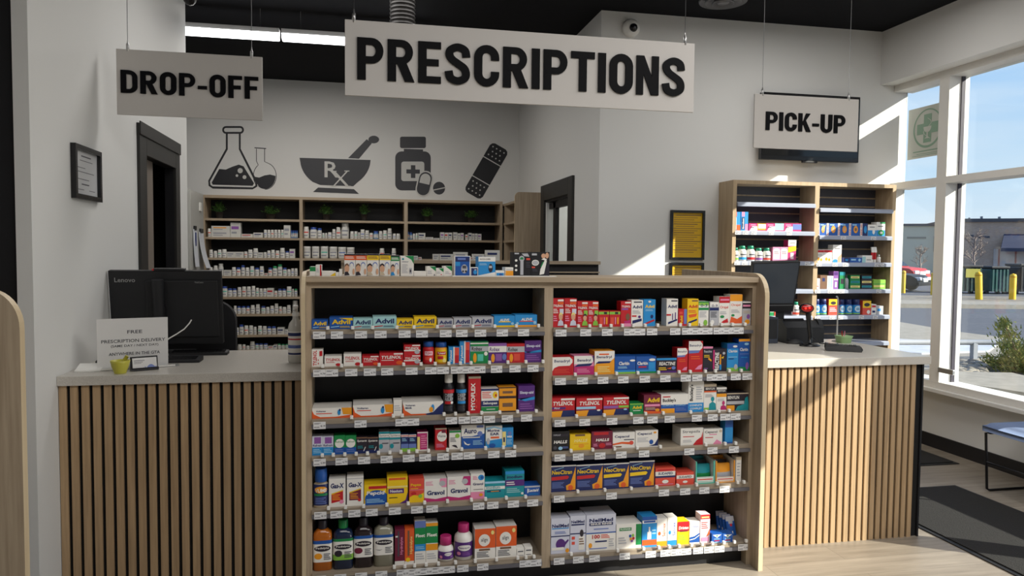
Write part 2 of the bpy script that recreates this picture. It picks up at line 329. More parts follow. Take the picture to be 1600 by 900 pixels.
# ================================================================ hanging signs
def stroke(path, t):
    P = [Vector(p) for p in path]; P = [p for i, p in enumerate(P) if i == 0 or (p-P[i-1]).length > 1e-4]; n = len(P); L = []; Rr = []
    for i in range(n):
        d = (P[min(i+1, n-1)]-P[max(i-1, 0)]).normalized(); nn = Vector((-d.y, d.x)); k = 1.0
        if 0 < i < n-1:
            d0 = (P[i]-P[i-1]).normalized(); k = 1/max(0.6, Vector((-d0.y, d0.x)).dot(nn))
        L.append(P[i]+nn*t/2*k); Rr.append(P[i]-nn*t/2*k)
    return [[L[i], L[i+1], Rr[i+1], Rr[i]] for i in range(n-1)]
def catm(K, n=5):
    out = []
    for i in range(len(K)-1):
        p0, p1, p2, p3 = K[max(i-1, 0)], K[i], K[i+1], K[min(i+2, len(K)-1)]
        for k in range(n):
            t = k/n; out.append(tuple(0.5*((2*p1[j])+(-p0[j]+p2[j])*t+(2*p0[j]-5*p1[j]+4*p2[j]-p3[j])*t*t+(-p0[j]+3*p1[j]-3*p2[j]+p3[j])*t**3) for j in (0, 1)))
    return out+[K[-1]]
def R4(x0, y0, x1, y1): return [[(x0, y0), (x1, y0), (x1, y1), (x0, y1)]]
T = 0.185; h_ = T/2
def glyph(c):
    if c == '-': return R4(0, .32, .32, .47), .32
    if c == 'I': return R4(0, 0, T, 1), T
    if c == 'T': return R4(0, .83, .56, 1)+R4(.28-h_, 0, .28+h_, 1), .56
    if c == 'E': return R4(0, 0, T, 1)+R4(0, 0, .5, .165)+R4(0, .42, .45, .58)+R4(0, .835, .5, 1), .5
    if c == 'F': return R4(0, 0, T, 1)+R4(0, .40, .44, .565)+R4(0, .835, .49, 1), .49
    if c == 'N': return R4(0, 0, T*.92, 1)+R4(.55-T*.92, 0, .55, 1)+[[(0, 1), (.185, 1), (.55, 0), (.365, 0)]], .55
    if c == 'K': return R4(0, 0, T, 1)+[[(T-.02, .36), (.36, 1), (.57, 1), (T+.02, .36)], [(.2, .50), (.33, .66), (.60, 0), (.385, 0)], [(T-.02, .36), (T-.02, .52), (.3, .66), (.34, .5)]], .6
    if c == 'O': return stroke(arc(.285, .70, .19, .215, 0, 180)+arc(.285, .30, .19, .215, 180, 360)+[(.475, .70), (.475, .73)], T), .57
    if c == 'C': return stroke([(.475, .64)]+arc(.285, .70, .19, .215, 0, 180)+arc(.285, .30, .19, .215, 180, 360)+[(.475, .36)], T), .57
    if c == 'U': return stroke([(h_, 1), (h_, .6)]+arc(.28, .29, .28-h_, .205, 180, 360)+[(.56-h_, .6), (.56-h_, 1)], T), .56
    if c == 'S': return stroke(catm([(.475, .675), (.44, .84), (.285, .912), (.13, .84), (.098, .72), (.16, .605), (.285, .51), (.42, .405), (.465, .275), (.43, .15), (.275, .088), (.125, .155), (.08, .32)]), T*.96), .56
    bowl = lambda y0, y1, x: stroke([(.05, y1)]+[(x-.17, y1)]+arc(x-.17, (y0+y1)/2, .17, (y1-y0)/2, 90, -90)+[(.05, y0)], .165)
    if c == 'P': return R4(0, 0, T, 1)+bowl(.475, .917, .475), .56
    if c == 'R': return R4(0, 0, T, 1)+bowl(.50, .917, .465)+[[(.20, .44), (.40, .47), (.58, 0), (.375, 0)]], .575
    if c == 'D': return R4(0, 0, T, 1)+stroke([(.05, .917), (.27, .917)]+arc(.27, .70, .205, .217, 90, 0)+arc(.27, .30, .205, .217, 0, -90)+[(.05, .083)], .17), .57
def big_text(b, s, x0, x1, z0, z1, y, dep, m, gap=.085):
    gl = [glyph(c) for c in s]; tot = sum(g[1] for g in gl)+gap*(len(gl)-1); sc = (x1-x0)/tot; hz = z1-z0; x = x0
    for g, wd in gl:
        for iq, q in enumerate(g):
            if sum(q[i][0]*q[(i+1) % 4][1]-q[(i+1) % 4][0]*q[i][1] for i in range(4)) < 0: q = q[::-1]
            b.prism([(x+a*sc, y-dep-iq*0.00006, z0+c*hz) for a, c in q], (0, dep, 0), m)
        x += (wd+gap)*sc
LET = mat('black_letters', '08080c', 0.55, spec=0.12)
WIRE = mat('thin_steel_wire', '8a8a8c', 0.4, 0.8)
def hang_sign(name, txt, Y, x0, x1, z0, z1, tx0, tx1, tz0, tz1, wires, label):
    xc = (x0+x1)/2; t = thing(name, label, 'sign', (xc, Y, z0))
    bx('sign_board', t, (x0-xc, x1-xc, 0, 0.012, 0, z1-z0), SIGNM, 0.001)
    one('lettering', lambda b: big_text(b, txt, tx0-xc, tx1-xc, tz0-z0, tz1-z0, 0, 0.008, LET), t)
    for wx in wires:
        o = one('wire', lambda b: b.tube([(wx-xc, 0.006, z1-z0+0.03), (wx-xc, 0.006, ZC-z0)], 0.0016, WIRE, 6), t)
        def cl(b):
            b.lathe([(0.004, -0.012), (0.008, -0.01), (0.008, 0.028), (0.004, 0.034), (0.002, 0.05)], STEEL, (wx-xc, 0.006, z1-z0), 10)
        one('wire_clamp', cl, o)
P0 = lambda x, y, Y: onY(x, y, Y)
Y = 3.45
hang_sign('prescriptions_sign', 'PRESCRIPTIONS', Y, -0.069, 1.604, 2.294, 2.628, P0(558, 90, Y).x, P0(1069, 118, Y).x, (P0(560, 125, Y).z+P0(1068, 151, Y).z)/2, (P0(558, 60, Y).z+P0(1068, 90, Y).z)/2,
          (P0(553, 33, Y).x, P0(1071, 66, Y).x), 'long white hanging sign with black word PRESCRIPTIONS above the display shelves')
Y = 4.25
hang_sign('drop_off_sign', 'DROP-OFF', Y, P0(182, 130, Y).x, P0(410, 130, Y).x, (P0(184, 178, Y).z+P0(411, 189, Y).z)/2, (P0(181, 74, Y).z+P0(410, 91, Y).z)/2, P0(189, 130, Y).x, P0(404, 140, Y).x,
          (P0(190, 144, Y).z+P0(400, 156, Y).z)/2, (P0(190, 108, Y).z+P0(400, 122, Y).z)/2, (P0(199, 77, Y).x, P0(393, 90, Y).x), 'white hanging sign with black word DROP-OFF above left counter')
Y = 4.40
hang_sign('pick_up_sign', 'PICK-UP', Y, P0(1178.5, 190, Y).x, P0(1341, 190, Y).x, (P0(1177, 232, Y).z+P0(1340, 236, Y).z)/2, (P0(1180, 147, Y).z+P0(1342, 155, Y).z)/2, P0(1196, 190, Y).x, P0(1320, 190, Y).x,
          (P0(1197, 204, Y).z+P0(1318, 208, Y).z)/2, (P0(1197, 175, Y).z+P0(1318, 180, Y).z)/2, (P0(1192, 148, Y).x, P0(1327, 153, Y).x), 'white hanging sign with black word PICK-UP in front of television')

# ================================================================ wall decals in the dispensary
DK = mat('dark_grey_vinyl', '202126', 0.5); DM = mat('charcoal_vinyl', '37383d', 0.5); DL = mat('pale_wall_vinyl', 'c9c9c6', 0.6)
DQ = [0.0]
def dq(b, pts, m, lay): b.prism([onY(x, y, YB-0.0012*lay-DQ[0]) for x, y in pts], (0, 0.001, 0), m); DQ[0] = (DQ[0]+0.00003) % 0.0006
def stroke2(b, path, t, m, lay, closed=False):
    if closed: path = list(path)+[path[0], path[1]]
    for q in stroke(path, t): dq(b, q, m, lay)
def decal(name, label, parts):
    t = thing(name, label, 'wall decal', (0, 0, 0))
    for n, fn in parts: one(n, fn, t)
C1 = lambda L: [(x/2.963, y/2.963) for x, y in L]
def fl1(b): stroke2(b, C1([(1046, 588)]+arc(1112, 601.5, 13, 13.5, -90, 90, 10)+arc(1046, 601.5, 13, 13.5, 90, 270, 10)), 3, DK, 2); stroke2(b, C1([(1050, 617), (1050, 690), (968, 838), (970, 858), (985, 868), (1170, 872), (1186, 862), (1188, 845), (1110, 690), (1110, 617)]), 3.0, DK, 2)
def fl2(b):
    dq(b, C1([(1015, 782), (1045, 785), (1075, 772), (1105, 762), (1128, 770), (1140, 790), (1176, 848), (1170, 860), (985, 855), (980, 845)]), DK, 2)
    for x, y, r in ((1112, 790, 12), (1097, 813, 6), (1132, 820, 9)): dq(b, C1(arc(x, y, r, r, 0, 345, 16)), DL, 3)
def fl3(b):
    stroke2(b, C1([(1178, 684), (1232, 688)]), 1.4, DK, 2); stroke2(b, C1([(1187, 688), (1187, 745)]+arc(1226, 815, 53, 62, 235, 130, 14)), 1.0, DK, 1); stroke2(b, C1([(1225, 688), (1225, 748)]+arc(1226, 815, 53, 62, -62, 90, 16)), 1.0, DK, 1)
    dq(b, C1([(1177, 818), (1200, 822), (1225, 812), (1250, 808), (1278, 815)]+arc(1226, 815, 50, 60, 0, 125, 12)), DK, 1)
decal('flask_decal', 'black flask pair decal on back wall, leftmost of the four icons', [('flask_outline', fl1), ('flask_liquid', fl2), ('round_flask', fl3)])
def mo1(b): dq(b, [(468, 246.5)]+[(579, 250)]+arc(524, 249, 55, 46, 5, 50, 8)+[(552, 291), (500, 289)]+arc(524, 249, 55, 46, 130, 175, 8), DM, 2)
def mo2(b): dq(b, [(497, 293), (553, 295.5), (561, 303), (489, 300)], DM, 2)
def mo3(b):
    dq(b, [(544, 247), (573, 217.5), (581, 224), (561, 248)], DM, 2); dq(b, arc(584, 218, 8.5, 6, 45-20, 45+340, 14), DM, 3)
def mo4(b):
    b.text('R', onY(507, 277, YB-.0045), onY(530, 277.5, YB-.0045)-onY(507, 277, YB-.0045), onY(507, 252, YB-.0045)-onY(507, 277, YB-.0045), 1, 1, DL, 0.01)
    stroke2(b, [(522, 268), (543, 291)], 3.6, DL, 4); stroke2(b, [(543, 267), (521, 291)], 2.0, DL, 4)
    for x, y in ((522, 267.6), (542, 267.2), (522, 291), (544, 291)): stroke2(b, [(x-4, y), (x+4, y)], 1.3, DL, 4)
decal('mortar_decal', 'charcoal mortar and pestle decal with letters Rx on back wall', [('mortar_bowl', mo1), ('mortar_foot', mo2), ('pestle', mo3), ('lettering', mo4)])
def rr(x0, y0, x1, y1, r): return arc(x0+r, y0+r, r, r, 180, 270, 5)+arc(x1-r, y0+r, r, r, 270, 360, 5)+arc(x1-r, y1-r, r, r, 0, 90, 5)+arc(x0+r, y1-r, r, r, 90, 180, 5)
def bo1(b): dq(b, rr(625, 213.5, 665.5, 231.5, 3), DM, 2)
def bo2(b): dq(b, [(631, 232.5), (661, 233.5), (661, 238), (631, 237)], DM, 2); dq(b, rr(617.5, 236.5, 673, 297.5, 10), DM, 2)
def bo3(b):
    dq(b, rr(627, 252.5, 663, 283, 4), DL, 3); dq(b, [(642, 258), (649, 258.2), (649, 278.2), (642, 278)], DM, 4); dq(b, [(635, 264.5), (656, 265), (656, 271.5), (635, 271)], DM, 4)
def cap_(a0): return [(662+9.5*math.cos(t)-3.4, 286+0) for t in (0,)]
def bo4(b):
    ax = Vector((0.22, -0.97)); nx = Vector((0.97, 0.22)); c = Vector((663, 287))
    pill = lambda r, L: [tuple(c+ax*L+ax*(r*math.sin(math.radians(a)))+nx*(r*math.cos(math.radians(a)))) for a in range(0, 181, 20)]+[tuple(c-ax*L-ax*(r*math.sin(math.radians(a)))-nx*(r*math.cos(math.radians(a)))) for a in range(0, 181, 20)]
    dq(b, pill(12, 8.5), DL, 5); dq(b, pill(10, 8.5), DM, 6); dq(b, [tuple(c+ax*8+ax*(8*math.sin(math.radians(a)))+nx*(8*math.cos(math.radians(a)))) for a in range(0, 181, 20)]+[tuple(c-nx*8), tuple(c+nx*8)], DL, 7)
    dq(b, arc(686, 294, 9.5, 10, 0, 345, 20), DM, 2); stroke2(b, [(677, 297), (696, 293)], 1.6, DL, 3)
decal('pill_bottle_decal', 'charcoal pill bottle decal with cross and capsules on back wall', [('bottle_cap', bo1), ('bottle_body', bo2), ('cross_label', bo3), ('pills', bo4)])
ba = Vector((-0.50, 0.866)); bn = Vector((0.866, 0.50)); bc = Vector((760, 267))
bp = lambda u, v: tuple(bc+ba*u+bn*v)
def bd(s):
    def f(b):
        r = 6; L0, L1, W = 18, 44, 15.5
        dq(b, [bp(s*L0, -W), bp(s*L0, W), bp(s*(L1-r), W), bp(s*(L1-2), W-2), bp(s*L1, W-r), bp(s*L1, -W+r), bp(s*(L1-2), -W+2), bp(s*(L1-r), -W)], DK, 2)
        for i in range(3):
            for j in range(4 - (i % 2)):
                u, v = s*(L0+6+i*7), -10+j*6.6+(3.3 if i % 2 else 0); dq(b, [(bp(u, v)[0]+1.3*math.cos(k), bp(u, v)[1]+1.3*math.sin(k)) for k in (0, 1, 2, 3, 4, 5)], DL, 3)
    return f
def bd2(b): dq(b, [bp(-16.5, -15.5), bp(-16.5, 15.5), bp(16.5, 15.5), bp(16.5, -15.5)], DK, 2)
decal('bandage_decal', 'black adhesive bandage decal on back wall, rightmost of four icons', [('bandage_end', bd(1)), ('bandage_end', bd(-1)), ('bandage_pad', bd2)])
# ================================================================ furniture
def part(name, root, fn, parent=None):
    b = MB(); fn(b); L = root.location
    b.V = [(v[0]-L.x, v[1]-L.y, v[2]-L.z) for v in b.V]
    return b.build(name, parent or root)
def pbox(name, root, a, m, c=0.0, parent=None): return part(name, root, lambda b: b.box(*a, m, c), parent)
def copy_part(o, parent, off=(0, 0, 0)):
    c = o.copy(); COL.objects.link(c); c.parent = parent; c.location = o.location+Vector(off); return c

# ---------------------------------------------------------------- front display shelving (gondola)
GF, GI = 3.45, 3.432                       # frame plane, shelf lip plane
gon = thing('display_shelving', 'wide pale oak display shelving with two bays of medicine in the middle', 'shelving', (0.87, 3.45, 0))
def endpanel(x0, x1):
    def f(b):
        y0, y1, z1, r = 3.365, 4.35, 1.503, 0.115
        pr = [(y0, 0), (y1, 0), (y1, z1)]+arc(y0+r, z1-r, r, r, 90, 180, 8)
        b.prism([(x1, y, z) for y, z in pr][::-1], (x0-x1, 0, 0), OAK, OAKE)
    return f
def oy(x, y, Y=GF): return onY(x, y, Y).x
XA0, XA1 = oy(470.5, 560, 3.365), oy(477, 560, 3.365)
XB1 = oy(1201, 520, 3.365); XB0 = XB1-0.024
part('end_panel', gon, endpanel(XA0, XA1)); part('end_panel', gon, endpanel(XB0, XB1))
XL0 = oy(487, 650); XM0, XM1 = oy(848.5, 650), oy(862.3, 650); XR1 = XB0-0.021
ZT = onY(700, 432.5, 3.425).z; ZT2 = onY(700, 441, 3.425).z; ZT3 = onY(700, 450, GF).z
pbox('top_board', gon, (XA1, XB0, 3.425, 3.75, ZT2, ZT), OAKH, 0.0015)
pbox('top_rail', gon, (XA1, XB0, GF, 3.74, ZT3, ZT2), OAKH)
pbox('upright', gon, (XA1, XL0, GF, 3.74, 0, ZT3), OAK); pbox('upright', gon, (XM0, XM1, GF, 3.74, 0.065, ZT3), OAK); pbox('upright', gon, (XR1, XB0, GF, 3.74, 0, ZT3), OAK)
pbox('back_panel', gon, (XA1, XB0, 3.70, 3.73, 0.05, ZT3), BLACK)
pbox('kick_board', gon, (XA1, XB0, 3.50, 3.52, 0, 0.075), BLACK)
ROWL = [(514.8, 511.9), (574.7, 567.5), (657, 644), (715.6, 698), (797.5, 777.5), (895, 873.8)]
ROWR = [(511.6, 509.6), (588, 581), (653, 643.6), (706.6, 695), (771, 756), (869, 847.7)]
ZL = [(onY(487, a, GI).z+onY(846, c, GI).z)/2 for a, c in ROWL]
ZR = [(onY(862, a, GI).z+onY(1175, c, GI).z)/2 for a, c in ROWR]
SHELF = {}
LIP = grain('shelf_lip_laminate', '8f8273', 'a59885', (3, 60, 60), 0.35)
for bay, zs, x0, x1 in (('L', ZL, XL0, XM0), ('R', ZR, XM1, XR1)):
    for k, z in enumerate(zs):
        s = pbox('shelf', gon, (x0, x1, GI+0.008, 3.70, z-0.022, z), LIP)
        pbox('tag_rail', gon, (x0, x1, GI+0.001, GI+0.008, z-0.040, z-0.0225), GREYM, 0, s)
        SHELF[bay, k] = (s, z)
TAGP = mat('white_tag_paper', 'e2e2e4', 0.5); TAGI = mat('tag_ink', '3c3c44', 0.6)
TAGS = []
for i, pr in enumerate(['8.49', '11.99', '7.19', '9.79', '5.99', '10.49', '6.79', '13.99', '12.29', '8.19']):
    b = MB(); b.box(-0.027, 0.027, -0.0008, 0, 0, 0.033, TAGP)
    for q in range(2): b.box(-0.023, 0.006-0.008*q, -0.0012, -0.0008, 0.026-q*0.0035, 0.0275-q*0.0035, TAGI)
    for q in range(7): b.box(-0.023+q*0.0034, -0.0212+q*0.0034, -0.0012, -0.0008, 0.006, 0.011, TAGI)
    b.text(pr, (0.005, -0.0012, 0.009), (1, 0, 0), (0, 0, 1), 0.02, 0.009, TAGI, 0.01)
    o = b.build('price_tag'); TAGS.append(o)
kb = MB(); kb.box(-0.007, 0.007, -0.016, 0.0, 0, 0.016, WHITE, 0.002); KNOB = kb.build('divider_tab')
_used = set()
def put_tag(bay, k, x):
    s, z = SHELF[bay, k]; i = random.randrange(len(TAGS))
    src = TAGS[i]
    if i in _used: o = src.copy(); COL.objects.link(o)
    else: o = src; _used.add(i)
    o.parent = s; o.location = Vector((x, GI-0.0005, z-0.041))-gon.location
def put_knob(bay, k, x):
    s, z = SHELF[bay, k]
    if 'k' in _used: o = KNOB.copy(); COL.objects.link(o)
    else: o = KNOB; _used.add('k')
    o.parent = s; o.location = Vector((x, GI+0.008, z))-gon.location

# ---------------------------------------------------------------- counters
def slats(x0, x1, pitch, wd, y, z0, z1):
    def f(b):
        b.box(x0, x1, y+0.012, y+0.02, z0, z1, mat('black_felt_backing', '0f0e0f', 0.9, bump=0.05, bscale=300))
        x = x0+0.002
        while x+wd <= x1+0.001: b.box(x, x+wd, y, y+0.012, z0, z1, SLAT); x += pitch
    return f
cl = thing('service_counter', 'left service counter with vertical oak slats under DROP-OFF sign', 'counter', (-0.8, 3.65, 0))
part('slat_panel', cl, slats(XL+0.001, XA0-0.002, 0.0462, 0.031, 3.632, 0.0, 0.984))
pbox('counter_body', cl, (XL+0.001, XA0-0.002, 3.653, 4.41, 0, 0.984), BLACK)
tag(bx('counter_worktop', None, (XL+0.0005, XA0-0.001, 3.618, 4.43, 0.985, 1.028), STONE, 0.002), 'speckled grey worktop on left counter beside white wall', 'worktop')
cr_ = thing('service_counter', 'right service counter with sunlit oak slats under PICK-UP sign', 'counter', (2.55, 3.65, 0))
part('slat_panel', cr_, slats(XB1+0.001, 3.108, 0.0403, 0.027, 3.632, 0.0, 0.989))
pbox('counter_body', cr_, (XB1+0.001, 3.108, 3.653, 4.44, 0, 0.989), BLACK)
pbox('edge_trim', cr_, (3.108, 3.118, 3.630, 4.44, 0, 0.989), BLACK)
tag(bx('counter_worktop', None, (XB1+0.001, 3.150, 3.615, 4.46, 0.990, 1.035), STONE, 0.002), 'speckled grey worktop on right counter with barcode scanner', 'worktop')

# left foreground: rounded end panel of another shelving unit
YE = 2.62; xe = onY(33.5, 640, YE).x; ze = onY(0, 444, YE).z
ep = thing('shelving_end', 'rounded oak shelving end at far left edge of photo', 'shelving', (xe-0.4, YE, 0))
def f(b):
    r = 0.10; zt = onY(10, 452, YE).z
    pr = [(xe-0.9, 0), (xe, 0)]+arc(xe-r, zt-r*1.25, r, r*1.25, 0, 90, 10)+[(xe-0.9, zt)]
    b.prism([(x, YE, z) for x, z in pr], (0, 0.036, 0), OAK, OAKE)
part('end_panel', ep, f)
pbox('shelf', ep, (xe-0.9, xe-0.12, YE+0.036, YE+0.3, 0.3, 0.325), OAKH); pbox('shelf', ep, (xe-0.9, xe-0.12, YE+0.036, YE+0.3, 0.75, 0.775), OAKH)

# ---------------------------------------------------------------- dispensary shelving along the back wall
YF = 8.62
bs = thing('dispensary_shelving', 'tall oak and black shelving full of pill bottles at back', 'shelving', (0, YF, 0))
xb0 = onY(320, 400, YF).x; xv1 = (onY(468, 400, YF).x, onY(473, 400, YF).x); xv2 = (onY(631.5, 370, YF).x, onY(637, 370, YF).x); xe1 = onY(781, 370, YF).x; xe0 = onY(785, 370, YF).x
ZB = [1.938, 1.733, 1.508, 1.307, 1.077, 0.886, 0.653, 0.486]
ZBT = 2.19
pbox('top_board', bs, (xb0-0.02, xe0, YF, YB-0.001, ZBT-0.03, ZBT), OAKH)
pbox('back_panel', bs, (xb0, xe0, YB-0.02, YB-0.002, 0.05, ZBT-0.03), BLACK)
for a, c in ((xb0-0.02, xb0+0.004), xv1, xv2, (xe1, xe0)): pbox('upright', bs, (a, c, YF, YB-0.02, 0, ZBT-0.03), OAK)
for a, c in ((xb0+0.004, xv1[0]), (xv1[1], xv2[0]), (xv2[1], xe1)):
    for z in ZB: pbox('shelf', bs, (a, c, YF+0.003, YB-0.02, z-0.024, z), OAKH)
ss = thing('side_shelving', 'narrow oak shelving with rounded end panel beside black doorway', 'shelving', (1.75, 8.2, 0))
def f(b):
    x0 = onY(804.5, 330, 7.78).x; r = 0.05; zt = 2.238
    pr = [(x0, 0), (XS-0.002, 0), (XS-0.002, zt)]+arc(x0+r, zt-r, r, r, 90, 180, 8)
    b.prism([(x, 7.78, z) for x, z in pr], (0, 0.025, 0), OAK, OAKE)
part('end_panel', ss, f)
xs0 = xe0+0.003
pbox('back_panel', ss, (XS-0.02, XS-0.003, 7.805, YB-0.003, 0.05, 2.16), BLACK)
for z in ZB+[2.16]: pbox('shelf', ss, (xs0+0.01, XS-0.02, 7.805, YF+0.36, z-0.024, z), OAKH)
pbox('upright', ss, (xs0+0.008, XS-0.02, 8.55, 8.57, 0, 2.136), OAK)

# grey tall cabinet left of the shelving, with clipboards
gc = thing('grey_cabinet', 'tall grey metal cabinet at left end of back shelving', 'cabinet', (-1.95, 8.2, 0))
GREYC = mat('grey_enamel', 'b3b3af', 0.45)
xg = -1.66
pbox('cabinet_body', gc, (-2.3, xg, 7.92, 8.55, 0.03, 2.19), GREYC, 0.004)
pbox('cabinet_door', gc, (-2.29, xg-0.01, 7.895, 7.918, 0.05, 2.18), GREYC, 0.003)
pbox('status_panel', gc, (xg, xg+0.012, 8.33, 8.42, 2.0, 2.09), WHITE, 0.002)
for k, (y0, y1, za, zb, lab) in enumerate(((8.0, 8.17, 1.42, 1.80, 'white clipboard with pen hanging on grey cabinet, nearer one'), (8.28, 8.50, 1.40, 1.78, 'curled white clipboard hanging on grey cabinet, nearer the pill shelves'))):
    c = thing('clipboard', lab, 'clipboard', (xg+0.002, (y0+y1)/2, za), 'clipboards on the grey cabinet')
    def f(b):
        n = 8
        P = [(xg+0.006+(0.02+0.05*k)*(1-i/n)**2, za+(zb-za)*i/n) for i in range(n+1)]
        for i in range(n):
            (xa_, z_a), (xc_, z_c) = P[i], P[i+1]
            b.prism([(xa_, y0, z_a), (xa_, y1, z_a), (xc_, y1, z_c), (xc_, y0, z_c)], (0.004, 0, 0), mat('white_form_paper', 'd9dde6', 0.6))
    part('paper_board', c, f)
    pbox('spring_clip', c, (xg+0.001, xg+0.016, y0+0.04, y1-0.04, zb-0.01, zb+0.035), BLKM, 0.002)
    if k == 0: pbox('pen', c, (xg+0.012, xg+0.022, y0+0.07, y0+0.082, zb-0.17, zb-0.03), ink('N'))

# dispensing hutch behind the display shelving
hu = thing('dispensing_hutch', 'low oak and black hutch behind the front display shelving', 'hutch', (0.9, 5.9, 0))
YH = 5.75; xh0 = onY(533, 410, YH).x; xh1 = 1.898
zh = onY(800, 407.5, YH).z; zh2 = onY(800, 412.5, YH).z
pbox('top_board', hu, (xh0, xh1, YH, YH+0.075, zh2, zh), OAKH); pbox('side_panel', hu, (xh0, xh0+0.022, YH+0.01, YH+0.073, 0, zh2), OAK)
pbox('back_panel', hu, (xh0+0.022, xh1, YH+0.055, YH+0.073, 0, zh2), BLACK)
zq = onY(890, 425, YH).z
pbox('shelf', hu, (xh0+0.022, xh1, YH+0.02, YH+0.055, zq-0.008, zq+0.002), OAKH)

# ---------------------------------------------------------------- pick-up side shelving
pc = thing('wall_shelving', 'oak slatwall shelving with two bays against wall beside window', 'shelving', (3.7, 5.7, 0))
CX0, CX1, CM0, CM1, CY, CZ = 2.955, 4.458, 3.693, 3.734, 5.58, 2.2
for a in ((CX0, CX0+0.032), (CM0, CM1), (CX1-0.032, CX1)): pbox('upright', pc, (a[0], a[1], CY, YR-0.002, 0, CZ-0.03), OAKR)
pbox('top_board', pc, (CX0, CX1, CY, YR-0.002, CZ-0.03, CZ), OAKR)
SLB = mat('charcoal_slatwall', '3d3d45', 0.5, bump=0.02)
for n_, (a, c) in enumerate(((CX0+0.032, CM0), (CM1, CX1-0.032))):
    def f(b):
        b.box(a, c, YR-0.022, YR-0.004, 0.05, CZ-0.03, OAKR)
        z = CZ-0.03
        while z > 0.1: b.box(a, c, YR-0.03, YR-0.022, z-0.068, z-0.006 if z < CZ-0.03 else z, SLB); z -= 0.074
    part('slatwall_back', pc, f)
ZPA = [2.022, 1.792, 1.545, 1.313, 1.092, 0.866]; ZPB = [1.990, 1.763, 1.538, 1.314, 1.094, 0.868]
for a, c, zs in ((CX0+0.034, CM0-0.002, ZPA), (CM1+0.002, CX1-0.034, ZPB)):
    for z in zs:
        def f(b):
            pr = [(YR-0.032, z), (CY-0.005, z), (CY-0.018, z-0.01), (CY-0.018, z-0.034), (CY-0.010, z-0.036), (CY, z-0.014), (YR-0.032, z-0.014)]
            b.prism([(a, y, zz) for y, zz in pr], (c-a, 0, 0), SHELFM)
        part('shelf', pc, f)

# ---------------------------------------------------------------- things on the walls and ceiling
tv = thing('television', 'wall mounted black television behind the PICK-UP sign', 'television', (3.73, 5.76, 2.4))
pbox('television_body', tv, (3.268, 4.195, 5.725, 5.76, 2.393, 2.952), BLKG, 0.006); pbox('screen', tv, (3.283, 4.18, 5.722, 5.726, 2.43, 2.938), mat('dark_screen_glass', '0b0d12', 0.08))
pbox('wall_mount', tv, (3.5, 3.95, 5.76, 5.829, 2.55, 2.8), BLKM); pbox('status_bar', tv, (3.66, 3.80, 5.72, 5.745, 2.378, 2.394), BLKM, 0.003)
YEL = mat('golden_yellow_paper', 'e0b21a', 0.4)
def poster(x0, x1, z0, z1, lab, lines, title):
    t = thing('framed_poster', lab, 'framed notice', ((x0+x1)/2, 5.83, z0), 'yellow notices on the right wall')
    def f(b):
        w_ = 0.02
        for a in ((x0, x1, z1-w_, z1), (x0, x1, z0, z0+w_), (x0, x0+w_, z0+w_, z1-w_), (x1-w_, x1, z0+w_, z1-w_)): b.box(a[0], a[1], 5.806, 5.829, a[2], a[3], BLKG)
    part('frame', t, f)
    def g(b):
        b.box(x0+0.02, x1-0.02, 5.822, 5.828, z0+0.02, z1-0.02, YEL)
        zz = z1-0.045; k = 0
        if title: b.text('NOTICE', (x0+0.09, 5.8215, zz-0.012), (1, 0, 0), (0, 0, 1), x1-x0-0.18, 0.016, ink('e'), .01); zz -= 0.035
        while zz > z0+0.05: b.box(x0+0.03+(0.02 if k % 5 == 0 else 0), x1-0.03-0.03*(k % 3), 5.8214, 5.8218, zz, zz+(0.004 if k % 4 else 0.006), ink('e')); zz -= 0.018; k += 1
    part('paper', t, g)
poster(2.522, 2.826, 1.548, 1.960, 'black framed yellow notice high on wall beside oak shelving', 1, False)
poster(2.522, 2.826, 1.110, 1.524, 'black framed yellow notice lower on wall, half hidden behind display shelving', 1, False)
ct = thing('framed_certificate', 'black framed white certificate on left white wall', 'framed certificate', (XL, 4.01, 1.834))
def f(b):
    for a in ((3.83, 4.19, 2.067, 2.09), (3.83, 4.19, 1.834, 1.857), (3.83, 3.853, 1.857, 2.067), (4.167, 4.19, 1.857, 2.067)): b.box(XL+0.001, XL+0.024, *a, BLKG)
part('frame', ct, f)
def f(b):
    b.box(XL+0.002, XL+0.007, 3.853, 4.167, 1.857, 2.067, mat('certificate_paper', 'cfd0d2', 0.35))
    for k, (y0, y1, z) in enumerate(((3.95, 4.08, 2.04), (3.93, 4.10, 2.02), (3.90, 4.0, 1.985), (3.90, 4.12, 1.965), (3.90, 4.05, 1.93), (3.95, 4.05, 1.905), (3.90, 3.98, 1.88), (4.05, 4.13, 1.88))): b.box(XL+0.007, XL+0.0075, y0, y1, z, z+(0.006 if k in (0, 5) else 0.003), ink('k'))
part('paper', ct, f)
c = onY(985, 45, YR)
dc = thing('dome_camera', 'white dome security camera high on right wall', 'camera', (c.x, YR, c.z))
def lathe_y(b, prof, m, cx, cz, y0):     # axis along -Y from the wall
    q = MB(); q.lathe([(r, z) for r, z in prof], m, (0, 0, 0), 24); b.add([(cx+v[0], y0-v[2], cz+v[1]) for v in q.V], q.F, m, True)
part('camera_base', dc, lambda b: lathe_y(b, [(0.072, 0), (0.072, 0.025), (0.066, 0.04), (0.05, 0.05), (0.036, 0.054)], WHITE, c.x, c.z, YR-0.001))
part('camera_eye', dc, lambda b: lathe_y(b, [(0.034, 0.0), (0.032, 0.014), (0.022, 0.026), (0.002, 0.031)], BLKG, c.x+0.006, c.z-0.006, YR-0.05))
part('lens', dc, lambda b: lathe_y(b, [(0.011, 0.0), (0.010, 0.004), (0.001, 0.005)], mat('grey_lens', '55565c', 0.2), c.x+0.009, c.z-0.010, YR-0.079))
c = onX(281, 1, XL)
d3 = thing('dome_camera', 'small clear dome camera at top of left wall', 'camera', (XL, c.y, c.z))
